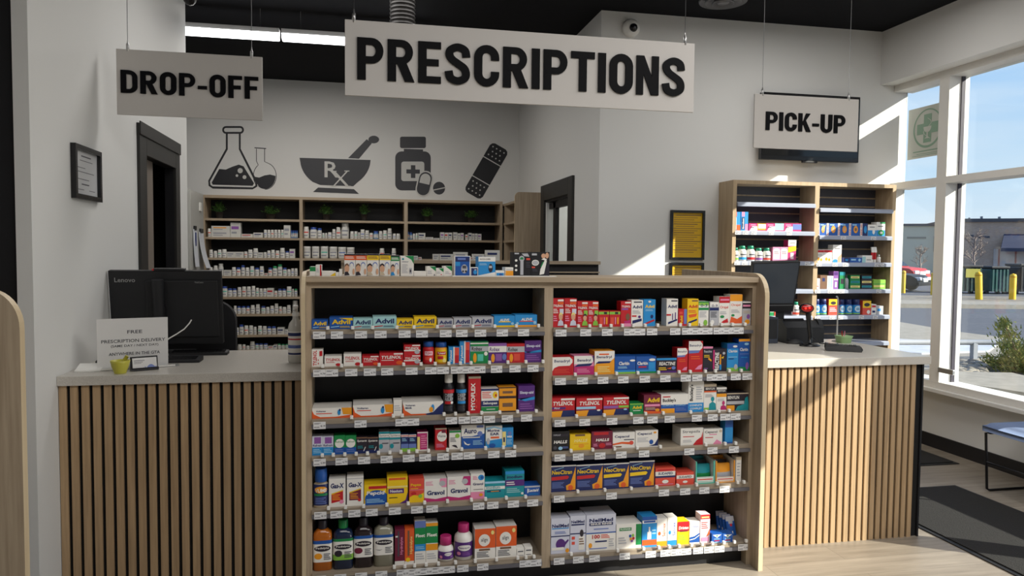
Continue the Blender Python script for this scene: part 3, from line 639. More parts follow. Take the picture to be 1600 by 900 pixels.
part('camera_base', d3, lambda b: b.lathe([(0.05, 0.07), (0.055, 0.06), (0.055, 0.045)], WHITE, (XL+0.07, c.y, c.z-0.02)))
part('camera_bracket', d3, lambda b: b.box(XL, XL+0.04, c.y-0.02, c.y+0.02, c.z+0.03, c.z+0.05, WHITE, 0.003))
part('camera_dome', d3, lambda b: b.lathe([(0.001, -0.01), (0.025, -0.004), (0.044, 0.018), (0.05, 0.045)], BLKG, (XL+0.07, c.y, c.z-0.02)))
# ceiling strip lights, duct and air diffuser
YT, ZLT = 6.42, onY(400, 54.5, 6.42).z
TUBE = mat('glowing_light_diffuser', 'ffffff', 0.4, emit=5.0); HOUS = mat('white_lamp_housing', 'cfcfcf', 0.5)
xj = onY(438.5, 57, YT).x
for k, (a, c_) in enumerate(((xj-1.22, xj-0.008), (xj+0.008, xj+1.22))):
    t = thing('strip_light', 'glowing white ceiling strip light, ' + ('left one beside left wall' if k == 0 else 'right one running behind the long sign'), 'light', ((a+c_)/2, YT, ZLT), 'strip lights over the dispensary')
    pbox('lamp_housing', t, (a, c_, YT-0.04, YT+0.04, ZLT+0.018, ZLT+0.055), HOUS); pbox('lamp_diffuser', t, (a+0.004, c_-0.004, YT-0.045, YT+0.045, ZLT-0.03, ZLT+0.018), TUBE, 0.006)
    def f(b):
        for x in (a+0.15, c_-0.15): b.tube([(x, YT, ZLT+0.055), (x, YT, ZC)], 0.002, WIRE, 6)
    part('suspension_wire', t, f)
YD = 5.0; c = onY(629, 10, YD)
def f(b):
    pr = []; n = 22; z0 = onY(629, 60, YD).z-c.z
    for k in range(n+1):
        z = z0+(ZC-c.z-z0)*k/n; pr += [(0.078, z), (0.084, z+0.004), (0.084, z+0.008), (0.078, z+0.012)]
    b.lathe([p for p in pr if p[1] <= ZC-c.z], mat('dark_grey_duct', '1f1c1b', 0.6, 0.0), (0, 0, 0), 24)
o = one('air_duct', f); o.location = (c.x, YD, c.z); tag(o, 'dark ribbed round air duct dropping from the black ceiling', 'duct')
c = onZ(1130, 2, ZC-0.05)
ad = thing('air_diffuser', 'round metal air diffuser on black ceiling above PICK-UP area', 'air diffuser', (c.x, c.y, ZC-0.06))
for k, (r0, r1) in enumerate(((0.18, 0.155), (0.135, 0.10), (0.085, 0.05))):
    o = one('diffuser_ring', lambda b: b.lathe([(r1, 0.055), (r0-0.01, 0.02-0.01*k), (r0, 0.012-0.01*k), (r0-0.004, 0.0-0.01*k), (r1-0.01, 0.05)], mat('grey_diffuser_metal', '77777a', 0.35, 0.5), (0, 0, 0.004), 32), ad)
one('diffuser_core', lambda b: b.lathe([(0.001, -0.01), (0.04, -0.008), (0.045, 0.0), (0.03, 0.055)], mat('grey_diffuser_metal', '77777a'), (0, 0, 0), 24), ad)
# ================================================================ things on the left counter
ZCL, ZCR = 1.0285, 1.0355
# computer seen from behind
c = onZ(262, 553, ZCL); YM = 4.345
a = onY(166, 423, YM-0.08); a2 = onY(344, 425, YM-0.08); b1 = onY(350, 548, YM)
mon = thing('computer', 'black all-in-one computer seen from behind on left counter', 'computer', ((a.x+a2.x)/2, YM, ZCL))
MW, MH = (a2.x-a.x), a.z-ZCL-0.05
tilt = 0.14
RX = Matrix.Rotation(tilt, 3, 'X')
def loc_mon(b):     # tilt the panel about its lower edge so the top leans to the customer side
    b.V = [tuple(RX @ Vector((v[0], v[1], v[2]-0.05))+Vector((0, 0, 0.05))) for v in b.V]
HM = MH/math.cos(tilt)
def f(b): b.box(-MW/2, MW/2, 0, 0.035, 0.05, 0.05+HM, BLKM, 0.004); b.box(-MW/2+0.32*MW, MW/2-0.03*MW, -0.012, 0.002, 0.09, 0.05+HM-0.05, BLKM, 0.006); loc_mon(b)
one('computer_body', f, mon)
def f(b): b.box(-MW/2+0.01, MW/2-0.01, 0.0351, 0.037, 0.06, 0.05+HM-0.01, mat('dark_screen_glass', '0b0d12', 0.08)); loc_mon(b)
one('screen', f, mon)
def f(b):
    b.text('Lenovo', (-MW/2+0.03, -0.0025, 0.05+HM-0.062), (1, 0, 0), (0, 0, 1), 0.102, 0.024, mat('silver_logo', '9a9a9a', 0.4), 0.012); loc_mon(b)
one('lettering', f, mon)
def f(b): b.text('ThinkCentre', (MW/2-0.135, -0.0135, 0.05+HM-0.065), (1, 0, 0), (0, 0, 1), 0.045, 0.009, mat('silver_logo', '9a9a9a'), 0.01); loc_mon(b)
one('lettering', f, mon)
def f(b):
    b.lathe([(0.03, 0.0), (0.03, HM-0.02)], BLKM, (-0.03, -0.045, 0.03), 20); b.box(-0.06, 0.0, -0.05, 0.0, HM*0.5, HM*0.5+0.06, BLKM)
    loc_mon(b)
one('stand_column', f, mon)
def f(b): b.box(-0.13, 0.13, -0.015, 0.07, 0, 0.014, BLKM, 0.004); b.box(-0.06, 0.0, -0.07, -0.02, 0.014, 0.08, BLKM)
one('stand_foot', f, mon)
def f(b): b.box(-0.06, 0.10, -0.006, 0.028, 0.05+HM, 0.062+HM, BLKM, 0.003); b.box(-0.064, -0.055, -0.007, 0.02, 0.052+HM, 0.06+HM, ink('R')); loc_mon(b)
one('webcam', f, mon)
def f(b):
    P = [onY(264, 529, YM-0.14), onY(276, 522, YM-0.13), onY(288, 514, YM-0.11), onY(296, 505, YM-0.085), onY(299, 500, YM-0.06)]
    b.tube([P[0]+Vector((-0.16, 0.02, -0.09)), P[0]+Vector((-0.07, 0.0, -0.05))]+P, 0.0035, WHITE, 8)
part('power_cable', mon, f)
k0 = onZ(264, 556.5, ZCL); k1 = onZ(352, 557, ZCL)
kt = thing('keyboard', 'black keyboard lying in front of the black computer', 'keyboard', ((k0.x+k1.x)/2, k0.y, ZCL))
kw = k1.x-k0.x
def f(b): b.prism([(-kw/2, 0, 0), (-kw/2, 0.08, 0), (-kw/2, 0.08, 0.02), (-kw/2, 0, 0.014)], (kw, 0, 0), BLKM)
def f2(b):
    for r in range(3):
        for q in range(15): b.box(-kw/2+0.01+q*(kw-0.02)/15, -kw/2+0.01+(q+0.85)*(kw-0.02)/15, 0.012+r*0.025, 0.033+r*0.025, 0.015+r*0.0014, 0.021+r*0.0014, BLKG)
one('keyboard_base', f, kt); one('keys', f2, kt); kt.rotation_euler.z = 0.02
k2 = onZ(262, 567.5, ZCL); k3 = onZ(300, 567.5, ZCL)
pd = thing('signature_pad', 'black flat pad between white notice and keyboard on left counter', 'pad', ((k2.x+k3.x)/2, k2.y, ZCL))
one('pad_body', lambda b: b.prism([(-0.09, 0, 0), (-0.09, 0.10, 0), (-0.09, 0.10, 0.024), (-0.09, 0, 0.012)], (0.18, 0, 0), BLKM), pd)
one('pad_screen', lambda b: b.prism([(-0.07, 0.02, 0.0149), (-0.07, 0.085, 0.0227), (-0.07, 0.085, 0.0233), (-0.07, 0.02, 0.0155)], (0.14, 0, 0), BLKG), pd)
# white notice
q0, q1 = onZ(152, 579.5, ZCL), onZ(263, 572.5, ZCL)
ang = math.atan2(q1.y-q0.y, q1.x-q0.x); NW = (Vector((q1.x, q1.y))-Vector((q0.x, q0.y))).length; NH = onY(151, 499, q0.y).z-ZCL
ns_ = thing('counter_notice', 'white upright notice reading FREE PRESCRIPTION DELIVERY on left counter', 'notice', ((q0.x+q1.x)/2, (q0.y+q1.y)/2, ZCL)); ns_.rotation_euler.z = ang
PAP = mat('white_notice_card', 'dad9d8', 0.5)
bx('notice_card', ns_, (-NW/2, NW/2, 0, 0.003, 0.004, NH), PAP)
def f(b): b.prism([(-NW/2-0.002, -0.012, 0), (-NW/2-0.002, 0.06, 0), (-NW/2-0.002, 0.06, 0.004), (-NW/2-0.002, -0.012, 0.010)], (NW+0.05, 0, 0), CLEAR); b.box(-NW/2, NW/2+0.03, -0.014, -0.011, 0.002, 0.010, WHITE)
one('clear_foot', f, ns_)
for s, u0, u1, v0, v1 in (('FREE', .42, .63, .70, .765), ('PRESCRIPTION DELIVERY', .06, .96, .525, .59), ('(SAME DAY / NEXT DAY)', .19, .86, .425, .485), ('ANYWHERE IN THE GTA', .16, .88, .275, .335)):
    one('lettering', lambda b: b.text(s, (-NW/2+u0*NW, -0.0006, v0*NH), (1, 0, 0), (0, 0, 1), (u1-u0)*NW, (v1-v0)*NH, TAGI, 0.012), ns_)
# little mortar and pestle
c = onZ(188, 583, ZCL); mr = (onY(203, 565, c.y).x-onY(173, 565, c.y).x)/2; mh = onY(188, 563, c.y).z-ZCL
YG = mat('yellow_green_ceramic', 'c3bd4a', 0.35)
mo = thing('toy_mortar', 'small yellow-green mortar with pestle in front of white notice', 'mortar', (c.x, c.y, ZCL))
one('mortar_bowl', lambda b: b.lathe([(mr*.62, 0), (mr*.66, mh*.1), (mr*.9, mh*.55), (mr, mh*.86), (mr*1.03, mh), (mr*.93, mh), (mr*.8, mh*.6), (mr*.4, mh*.3), (0.0001, mh*.25)], YG, (0, 0, 0), 28), mo)
one('pestle', lambda b: b.tube([(-mr*.1, 0.0, mh*.45), (mr*.3, 0.002, mh*.9), (mr*.72, 0.004, mh*1.32)], mr*.15, YG, 10, mr*.22), mo)
# card holder
q0, q1 = onZ(205, 580.5, ZCL), onZ(248, 577, ZCL); hw = (q1-q0).length
ch = thing('card_holder', 'black business card holder with white cards on left counter', 'card holder', ((q0.x+q1.x)/2, (q0.y+q1.y)/2, ZCL)); ch.rotation_euler.z = math.atan2(q1.y-q0.y, q1.x-q0.x)
def f(b):
    b.box(-hw/2, hw/2, -0.004, 0.03, 0, 0.006, BLKG, 0.001); b.box(-hw/2, hw/2, -0.004, 0.0, 0.006, 0.014, BLKG)
    b.prism([(-hw/2, 0.012, 0.006), (-hw/2, 0.024, 0.064), (-hw/2, 0.027, 0.064), (-hw/2, 0.03, 0.006)], (hw, 0, 0), BLKG)
one('holder_body', f, ch)
def f(b):
    b.prism([(-hw/2+0.008, 0.004, 0.008), (-hw/2+0.008, 0.0175, 0.058), (-hw/2+0.008, 0.0205, 0.058), (-hw/2+0.008, 0.009, 0.008)], (hw-0.014, 0, 0), PAP)
    U, V = Vector((1, 0, 0)), Vector((0, 0.0135, 0.05)); o = Vector((-hw/2+0.008, 0.0032, 0.008)); W_ = hw-0.014
    for u0, v0, u1, v1 in ((.06, .74, .5, .79), (.06, .6, .42, .64), (.06, .5, .36, .53)): b.face([o+U*W_*u0+V*v0, o+U*W_*u1+V*v0, o+U*W_*u1+V*v1, o+U*W_*u0+V*v1], ink('k'))
    for k in range(8):
        a0 = .5+k*.06; z0 = .15+.55*abs(math.sin(k*.5)); b.face([o+U*W_*a0, o+U*W_*(a0+.06), o+U*W_*(a0+.06)+V*z0*.55, o+U*W_*a0+V*(.15+.55*abs(math.sin((k-1)*.5)))*.55], ink('b'))
one('cards', f, ch)
c = onZ(135, 581, ZCL)
lf = thing('leaflet', 'white leaflet lying at left end of left counter by the wall', 'leaflet', (c.x+0.01, c.y+0.02, ZCL))
one('folded_sheet', lambda b: (b.box(-0.06, 0.05, -0.02, 0.05, 0, 0.006, WHITE), b.prism([(-0.06, -0.02, 0.006), (-0.06, 0.05, 0.006), (-0.06, 0.05, 0.03)], (0.11, 0, 0), WHITE)), lf)
c = onZ(147, 578, ZCL)
st = thing('tape_dispenser', 'small black object behind left edge of the white notice', 'tape dispenser', (c.x+0.005, c.y+0.12, ZCL))
one('dispenser_body', lambda b: (b.prism([(-0.02, -0.05, 0), (-0.02, 0.05, 0), (-0.02, 0.055, 0.02), (-0.02, 0.0, 0.045), (-0.02, -0.055, 0.03)], (0.03, 0, 0), BLKM)), st)
# sanitizer
c = onZ(463, 566, ZCL); sr = (onY(474.5, 530, c.y).x-onY(450.5, 530, c.y).x)/2
hz = lambda y: onY(463, y, c.y).z-ZCL
LIQ = mat('clear_gel', 'cfcdc6', 0.15)
sa = thing('sanitizer_bottle', 'clear hand sanitizer pump bottle on left counter against display shelving', 'bottle', (c.x-0.002, c.y, ZCL))
one('bottle_body', lambda b: b.lathe([(sr*.9, 0), (sr, 0.008), (sr, hz(512)), (sr*.85, hz(505)), (sr*.45, hz(499)), (sr*.4, hz(494))], LIQ, (0, 0, 0), 28), sa)
def f(b):
    def band(z0, z1, m_, rr_, a0=-150, a1=-30):
        n = 14; vs = []
        for k in range(n+1):
            an = math.radians(a0+(a1-a0)*k/n); vs += [(rr_*math.cos(an), rr_*math.sin(an), z0), (rr_*math.cos(an), rr_*math.sin(an), z1)]
        b.add(vs, [(2*k, 2*k+2, 2*k+3, 2*k+1) for k in range(n)], m_, True)
    band(hz(554), hz(517), ink('W'), sr*1.01, -178, -2)
    for y0, y1, m_ in ((553, 550, 'N'), (543, 540, 'b'), (541.5, 538, 'b'), (530, 528, 'R'), (524, 519, 'N')): band(hz(y0), hz(y1), ink(m_), sr*1.02, -165, -20)
one('label', f, sa)
def f(b): b.lathe([(sr*.45, 0), (sr*.45, 0.018), (sr*.2, 0.022), (sr*.2, 0.04)], WHITE, (0, 0, hz(494)), 18); b.box(-0.012, 0.012, -0.03, 0.012, hz(494)+0.04, hz(494)+0.055, WHITE, 0.003)
one('pump', f, sa)
# desk chair behind the counter
oc = thing('desk_chair', 'black desk chair behind the left counter, mostly hidden', 'chair', (-0.98, 4.72, 0))
CHR = mat('black_chair_fabric', '1a1a1e', 0.85, bump=0.1, bscale=250)
xr = onY(369, 520, 4.62).x; zt = onY(345, 470, 4.62).z
def f(b):
    r = 0.12; wd = 0.46; x1 = xr; x0 = xr-wd; z0 = 0.6
    pr = [(x0+.05, z0), (x1-.03, z0), (x1, z0+.1)]+arc(x1-r, zt-r, r, r, 0, 90, 8)+arc(x0+r, zt-r, r, r, 90, 180, 8)+[(x0, z0+.1)]
    b.prism([(x, 4.60, z) for x, z in pr], (0, 0.06, 0), CHR)
part('backrest', oc, f); pbox('seat', oc, (xr-0.48, xr+0.02, 4.66, 5.14, 0.44, 0.52), CHR, 0.02)
def f(b):
    b.tube([(xr-0.23, 4.90, 0.08), (xr-0.23, 4.90, 0.44)], 0.03, BLKM, 12)
    for k in range(5): b.tube([(xr-0.23, 4.90, 0.09), (xr-0.23+0.27*math.cos(k*1.2566), 4.90+0.27*math.sin(k*1.2566), 0.05)], 0.02, BLKM, 8)
    b.box(xr-0.26, xr-0.20, 4.63, 4.70, 0.40, 0.7, BLKM)
part('chair_base', oc, f)
def f(b):
    for k in range(5): b.lathe([(0.001, 0), (0.022, 0.004), (0.025, 0.025), (0.022, 0.046), (0.001, 0.05)], BLKM, (xr-0.23+0.27*math.cos(k*1.2566), 4.90+0.27*math.sin(k*1.2566), 0), 12)
part('casters', oc, f)

# ================================================================ things on the right counter
Yb_, Yt_ = 4.40, 4.27
pm = thing('monitor', 'black flat monitor behind barcode scanner on right counter', 'monitor', (onY(1215, 480, Yb_).x, Yb_, ZCR))
def slab(q, d, m_): return lambda b: b.prism(q, d, m_)
q = [onY(1177, 411, Yt_), onY(1250.5, 409, Yt_), onY(1239, 487, Yb_), onY(1172, 487.5, Yb_)]
n_ = (q[1]-q[0]).cross(q[3]-q[0]).normalized(); n_ = n_ if n_.y > 0 else -n_
part('monitor_body', pm, slab(q, n_*0.03, BLKM))
ins = lambda u, v: (q[0]*(1-u)+q[1]*u)*(1-v)+(q[3]*(1-u)+q[2]*u)*v
part('screen', pm, slab([ins(.02, .02)-n_*.001, ins(.975, .02)-n_*.001, ins(.97, .82)-n_*.001, ins(.02, .82)-n_*.001], n_*0.0008, mat('dark_screen_satin', '3b434e', 0.3)))
part('chin_strip', pm, slab([ins(.02, .855)-n_*.001, ins(.97, .855)-n_*.001, ins(.97, .875)-n_*.001, ins(.02, .875)-n_*.001], n_*0.0008, mat('grey_trim', '5a5c60', 0.4)))
c = onY(1224, 490, Yb_)
part('stand', pm, lambda b: (b.box(c.x-0.035, c.x+0.02, Yb_+0.02, Yb_+0.04, ZCR+0.008, c.z+0.06, BLKM, 0.004), b.box(c.x-0.10, c.x+0.03, Yb_-0.0, Yb_+0.055, ZCR, ZCR+0.01, BLKM, 0.003)))
# scanner
c = onZ(1265, 540.5, ZCR)
sc = thing('barcode_scanner', 'black barcode scanner on stand with glowing red lights', 'barcode scanner', (c.x, c.y, ZCR))
one('scanner_base', lambda b: b.lathe([(0.064, 0), (0.066, 0.004), (0.05, 0.012), (0.02, 0.018), (0.012, 0.022)], BLKG, (0, 0, 0), 28, sy=0.8), sc)
hd = onY(1261, 482, c.y)-Vector((c.x, c.y, ZCR))
def f(b):
    b.tube([(0.0, 0.0, 0.012), (0.004, 0.0, 0.06), (-0.004, 0.0, 0.11), (hd.x+0.006, 0.0, hd.z-0.012)], 0.011, BLKG, 12, 0.016)
one('handle', f, sc)
def f(b):
    q = MB(); q.lathe([(0.001, -0.06), (0.026, -0.052), (0.040, -0.025), (0.044, 0.015), (0.041, 0.036), (0.034, 0.042)], BLKG, (0, 0, 0), 24, sy=0.72)
    b.add([tuple(RH @ Vector(v)+HO) for v in q.V], q.F, BLKG, True)
HO = Vector((hd.x, 0.01, hd.z)); RH = Matrix.Rotation(-0.42, 3, 'Z') @ Matrix.Rotation(math.radians(84), 3, 'X')
one('scanner_head', f, sc)
RED = mat('red_scanner_light', 'ff2018', 0.3, emit=4.0); RDG = mat('dark_red_scan_window', '8a0c0c', 0.1, emit=0.35)
def f(b):
    for x0, z0, r0, m_, e in ((0, 0, 0.034, RDG, 0), (-0.009, -0.002, 0.0065, RED, .002), (0.013, 0.002, 0.0065, RED, .002)):
        q = MB(); q.lathe([(r0, 0.0), (r0*.8, 0.003), (0.0005, 0.004)], m_, (0, 0, 0), 20, sy=0.66 if r0 > .01 else 1)
        b.add([tuple(RH @ Vector((x0+v[0], z0+v[1], 0.043+v[2]+e))+HO) for v in q.V], q.F, m_, True)
one('scan_window', f, sc)
def f(b):
    b.tube([(hd.x+0.0, 0.012, hd.z-0.02), (hd.x+0.03, 0.03, 0.10), (hd.x+0.07, 0.04, 0.05), (0.09, 0.03, 0.012), (0.16, 0.0, 0.005), (0.19, -0.01, 0.012)], 0.0035, BLKG, 8)
one('cable', f, sc)
c = onZ(1327, 550, ZCR)
pt = thing('card_terminal', 'black card payment terminal lying at front right of right counter', 'card terminal', (c.x, c.y+0.05, ZCR), rz=-0.5)
one('terminal_body', lambda b: b.prism([(-0.10, -0.045, 0), (0.09, -0.045, 0), (0.10, -0.03, 0.012), (0.09, -0.035, 0.03), (-0.02, -0.035, 0.034), (-0.10, -0.035, 0.042), (-0.105, -0.04, 0.02)], (0, 0.08, 0), BLKM), pt)
one('terminal_screen', lambda b: b.prism([(-0.085, -0.028, 0.0415), (-0.085, 0.03, 0.0415), (-0.03, 0.03, 0.0358), (-0.03, -0.028, 0.0358)], (0, 0, 0.001), BLKG), pt)
def f(b):
    for i in range(4):
        for j in range(3): b.box(-0.015+i*0.022, 0.002+i*0.022, -0.026+j*0.02, -0.010+j*0.02, 0.0325, 0.0358, BLKG, 0.001)
one('keypad', f, pt)
x0, x1 = onY(1229, 520, 4.27).x, onY(1262, 520, 4.27).x; zt = onY(1240, 506, 4.27).z
rp = thing('receipt_printer', 'black receipt printer between monitor and barcode scanner', 'receipt printer', ((x0+x1)/2+0.05, 4.32, ZCR))
x2 = onY(1289, 520, 4.27).x
part('printer_body', rp, lambda b: b.prism([(x0, 4.27, ZCR), (x0, 4.385, ZCR), (x0, 4.385, zt+0.01), (x0, 4.33, zt+0.015), (x0, 4.27, zt-0.025)], (x2-x0-0.03, 0, 0), BLKM))
part('printer_lid', rp, lambda b: b.prism([(x0+0.01, 4.325, zt+0.0155), (x0+0.01, 4.38, zt+0.011), (x0+0.01, 4.38, zt+0.02), (x0+0.01, 4.34, zt+0.028)], (x1-x0, 0, 0), BLKG))
part('paper_roll_cover', rp, lambda b: b.prism([(x2-0.03, 4.28, ZCR)]+[(x2-0.03, 4.33+0.05*math.cos(math.radians(a)), zt-0.06+0.085*math.sin(math.radians(a))) for a in range(180, -1, -20)]+[(x2-0.03, 4.38, ZCR)], (0.03, 0, 0), BLKM))
bt = thing('speaker_box', 'small dark box at left end of right counter behind the shelving', 'box', (onY(1209, 515, 4.3).x, 4.3, ZCR))
xa_ = onY(1199, 515, 4.28).x; xc_ = onY(1216, 515, 4.28).x; za_ = onY(1209, 496, 4.28).z
pbox('box_body', bt, (xa_, xc_, 4.28, 4.375, ZCR, za_), mat('slate_blue_plastic', '333a48', 0.5), 0.004); part('box_front', bt, lambda b: b.box(xa_+0.008, xc_-0.008, 4.278, 4.281, ZCR+0.03, za_-0.012, BLKM))
c = onZ(1228, 534, ZCR)
ms = thing('computer_mouse', 'black computer mouse on right counter in front of printer', 'mouse', (c.x, c.y-0.10, ZCR), rz=1.2)
def f(b):
    n = 10; pr = [(0.032*math.sqrt(max(0, 1-(k/n)**2)), 0.03*k/n) for k in range(n+1)]; q = MB(); q.lathe(pr[:-1]+[(0.0005, 0.03)], BLKM, (0, 0, 0), 20, sy=1.7); b.add(q.V, q.F, BLKM, True)
one('mouse_body', f, ms); one('scroll_wheel', lambda b: b.box(-0.003, 0.003, 0.028, 0.04, 0.022, 0.029, BLKG, 0.001), ms)
c = onZ(1325, 536.5, ZCR); gr = (onY(1335, 530, c.y).x-onY(1315, 530, c.y).x)/2
gp = thing('pen_pot', 'small light green pot of pens at back of right counter', 'pot', (c.x, c.y+gr, ZCR))
GRN = mat('light_green_plastic', '8fb07c', 0.45)
one('pot', lambda b: b.lathe([(gr*.8, 0), (gr*.95, 0.035), (gr*1.05, 0.045), (gr*.95, 0.045), (gr*.8, 0.01), (0.0005, 0.008)], GRN, (0, 0, 0), 22, sq=0.5), gp)
for dx, dy, tx, m_ in ((-0.006, 0.0, -0.008, ink('R')), (0.006, 0.004, 0.004, ink('p'))): one('pen', lambda b: b.tube([(dx, dy, 0.008), (dx+tx, dy, 0.075)], 0.0035, m_, 8), gp)
c = onZ(1307.5, 533, ZCR)
rod = thing('hook_stand', 'thin clear hooked rod standing at back of right counter', 'stand', (c.x, c.y, ZCR))
zt = onY(1307, 468, c.y).z-ZCR
one('hook_rod', lambda b: b.tube([(0, 0, 0.004), (0, 0, zt*.5), (0, 0, zt), (-0.006, 0, zt+0.018), (-0.014, 0, zt+0.02)], 0.005, mat('frosted_rod', 'a9a7a4', 0.3), 10), rod)
one('rod_base', lambda b: b.lathe([(0.03, 0), (0.03, 0.004), (0.008, 0.007)], mat('frosted_rod', 'a9a7a4'), (0, 0, 0), 18), rod)

# ================================================================ floor mats and waiting chair
MATM = mat('black_ribbed_mat', '1b1a1a', 0.95, bump=0.6, bscale=140); RUB = mat('black_rubber_edge', '121214', 0.6)
def floor_mat_thing(x0, x1, y0, y1, lab):
    t = thing('floor_mat', lab, 'mat', ((x0+x1)/2, (y0+y1)/2, 0), 'black entrance mats')
    pbox('rubber_border', t, (x0, x1, y0, y1, 0.0, 0.006), RUB, 0.002); pbox('carpet_pile', t, (x0+0.03, x1-0.03, y0+0.03, y1-0.03, 0.006, 0.012), MATM, 0.002)
floor_mat_thing(3.215, 4.06, 2.5, 4.40, 'large black entrance mat on floor at right'); floor_mat_thing(3.6, 4.52, 4.86, 5.36, 'smaller black floor mat beside the window wall')
wc = thing('waiting_chair', 'chair with blue upholstered seat and black sled legs by window', 'chair', (4.36, 4.03, 0))
BLUF = mat('slate_blue_upholstery', '6f7f9f', 0.8, bump=0.15, bscale=300)
TUB = mat('black_steel_tube', '16161c', 0.4, 0.4)
def f(b):
    n = 10; x0, x1, y0, y1 = 4.12, 4.62, 3.79, 4.28
    vs = []; N = 12
    for i in range(N+1):
        for j in range(N+1):
            u, v = i/N*2-1, j/N*2-1; k = 1-0.06*(u*u*v*v)
            vs.append((((x0+x1)/2)+u*k*(x1-x0)/2, ((y0+y1)/2)+v*k*(y1-y0)/2, 0.49-0.008*(1-u*u)*(1-v*v)-0.035*max(0, abs(u)**6, abs(v)**6)))
    top = len(vs); fs = [(i*(N+1)+j, (i+1)*(N+1)+j, (i+1)*(N+1)+j+1, i*(N+1)+j+1) for i in range(N) for j in range(N)]
    vb = [(x, y, 0.405+0.018*(abs((x-(x0+x1)/2)/(x1-x0)*2)**4)) for x, y, z in vs]
    fb = [(top+a, top+d_, top+c_, top+b_) for a, b_, c_, d_ in fs]
    rim = [i*(N+1) for i in range(N+1)]+[N*(N+1)+j for j in range(1, N+1)]+[i*(N+1)+N for i in range(N-1, -1, -1)]+[j for j in range(N-1, 0, -1)]
    side = [(rim[k], rim[(k+1) % len(rim)], top+rim[(k+1) % len(rim)], top+rim[k]) for k in range(len(rim))]
    b.add(vs+vb, fs+fb+side, BLUF, True)
part('seat', wc, f)
def f(b):
    pr = [(4.60, 0.52), (4.645, 0.52), (4.685, 0.86), (4.65, 0.87)]; b.prism([(x, 3.81, z) for x, z in pr], (0, 0.45, 0), BLUF)
part('backrest', wc, f)
for y in (4.255, 3.815):
    part('sled_leg', wc, lambda b: b.tube([(4.60, y, 0.402), (4.63, y, 0.012), (4.61, y, 0.009), (4.20, y, 0.009), (4.18, y, 0.02), (4.155, y, 0.405), (4.19, y, 0.402), (4.58, y, 0.402), (4.67, y, 0.80)], 0.0085, TUB, 8))
part('crossbar', wc, lambda b: b.tube([(4.168, 4.255, 0.205), (4.168, 3.815, 0.205)], 0.007, TUB, 8))
# ================================================================ packaged goods
def r(u0, v0, u1, v1, c): return ('r', u0, v0, u1, v1, c)
def e(cu, cv, ru, rv, c): return ('e', cu, cv, ru, rv, c)
def pg(c, *p): return ('p', p, c)
def t(s, u0, v0, u1, v1, c, bold=0.03, sh=0.0): return ('t', s, u0, v0, u1, v1, c, bold, sh, 0)
def tv_(s, u0, v0, u1, v1, c, bold=0.03): return ('t', s, u0, v0, u1, v1, c, bold, 0, 1)
def ln(u0, v0, u1, v1, n, c): return ('l', u0, v0, u1, v1, n, c)
def cliph(P, a, hi):
    out = []
    for i in range(len(P)):
        p, q = P[i], P[(i+1) % len(P)]; ip, iq = (p[0] <= a, q[0] <= a) if hi else (p[0] >= a, q[0] >= a)
        if ip: out.append(p)
        if ip != iq: t_ = (a-p[0])/(q[0]-p[0]); out.append((a, p[1]+(q[1]-p[1])*t_))
    return out
def draw(b, D, w, h, y=0.0, warp=None):
    EPS = 0.0004 if not warp else 0.0007
    def flat(pts, L, c):
        sw = lambda Q: [(q_[1], q_[0]) for q_ in Q]
        pts = sw(cliph(cliph(sw(cliph(cliph(list(pts), 0, False), 1, True)), 0, False), 1, True))
        if len(pts) < 3: return
        if not warp: b.face([P(u, v, L) for u, v in pts], ink(c)); return
        N = 18
        for k in range(N):
            q = cliph(cliph(list(pts), k/N, False), (k+1)/N, True)
            if len(q) >= 3: b.add([warp(P(u, v, L)) for u, v in q], [tuple(range(len(q)))], ink(c))
    P = lambda u, v, L: ((u-0.5)*w, y-EPS*L, v*h)
    for L, d in enumerate(D):
        L = L*0.5+1
        if d[0] == 'r':
            _, u0, v0, u1, v1, c = d; flat([(u0, v0), (u1, v0), (u1, v1), (u0, v1)], L, c)
        elif d[0] == 'e':
            _, cu, cv, ru, rv, c = d; flat([(cu+ru*math.cos(a*PI/10), cv+rv*math.sin(a*PI/10)) for a in range(20)], L, c)
        elif d[0] == 'p': flat(list(d[1]), L, d[2])
        elif d[0] == 't':
            _, s, u0, v0, u1, v1, c, bold, sh, rot = d
            if rot: b.text(s, P(u1, v0, L), (0, 0, 1), (-1, 0, 0), (v1-v0)*h, (u1-u0)*w, ink(c), bold, sh, warp)
            else: b.text(s, P(u0, v0, L), (1, 0, 0), (0, 0, 1), (u1-u0)*w, (v1-v0)*h, ink(c), bold, sh, warp)
        elif d[0] == 'l':
            _, u0, v0, u1, v1, n, c = d
            for k in range(n):
                a = v0+(v1-v0)*(k+.2)/n; z = a+(v1-v0)/n*.45; uu = u1-(u1-u0)*(0.25 if k % 3 == 2 else 0.08*(k % 2))
                flat([(u0, a), (uu, a), (uu, z), (u0, z)], L, c)
def carton(name, x0, x1, h, d, base, D, loc, side=None, top=None):
    b = MB(); w = x1-x0; m0 = ink(base); ms_ = ink(side or base); mt = ink(top or side or base)
    v = [(-w/2, 0, 0), (w/2, 0, 0), (w/2, d, 0), (-w/2, d, 0), (-w/2, 0, h), (w/2, 0, h), (w/2, d, h), (-w/2, d, h)]
    b.add(v, [(0, 1, 5, 4)], m0); b.add(v, [(4, 5, 6, 7)], mt); b.add(v, [(0, 3, 2, 1), (1, 2, 6, 5), (2, 3, 7, 6), (3, 0, 4, 7)], ms_)
    draw(b, D, w, h); return b.build(name, None, loc)
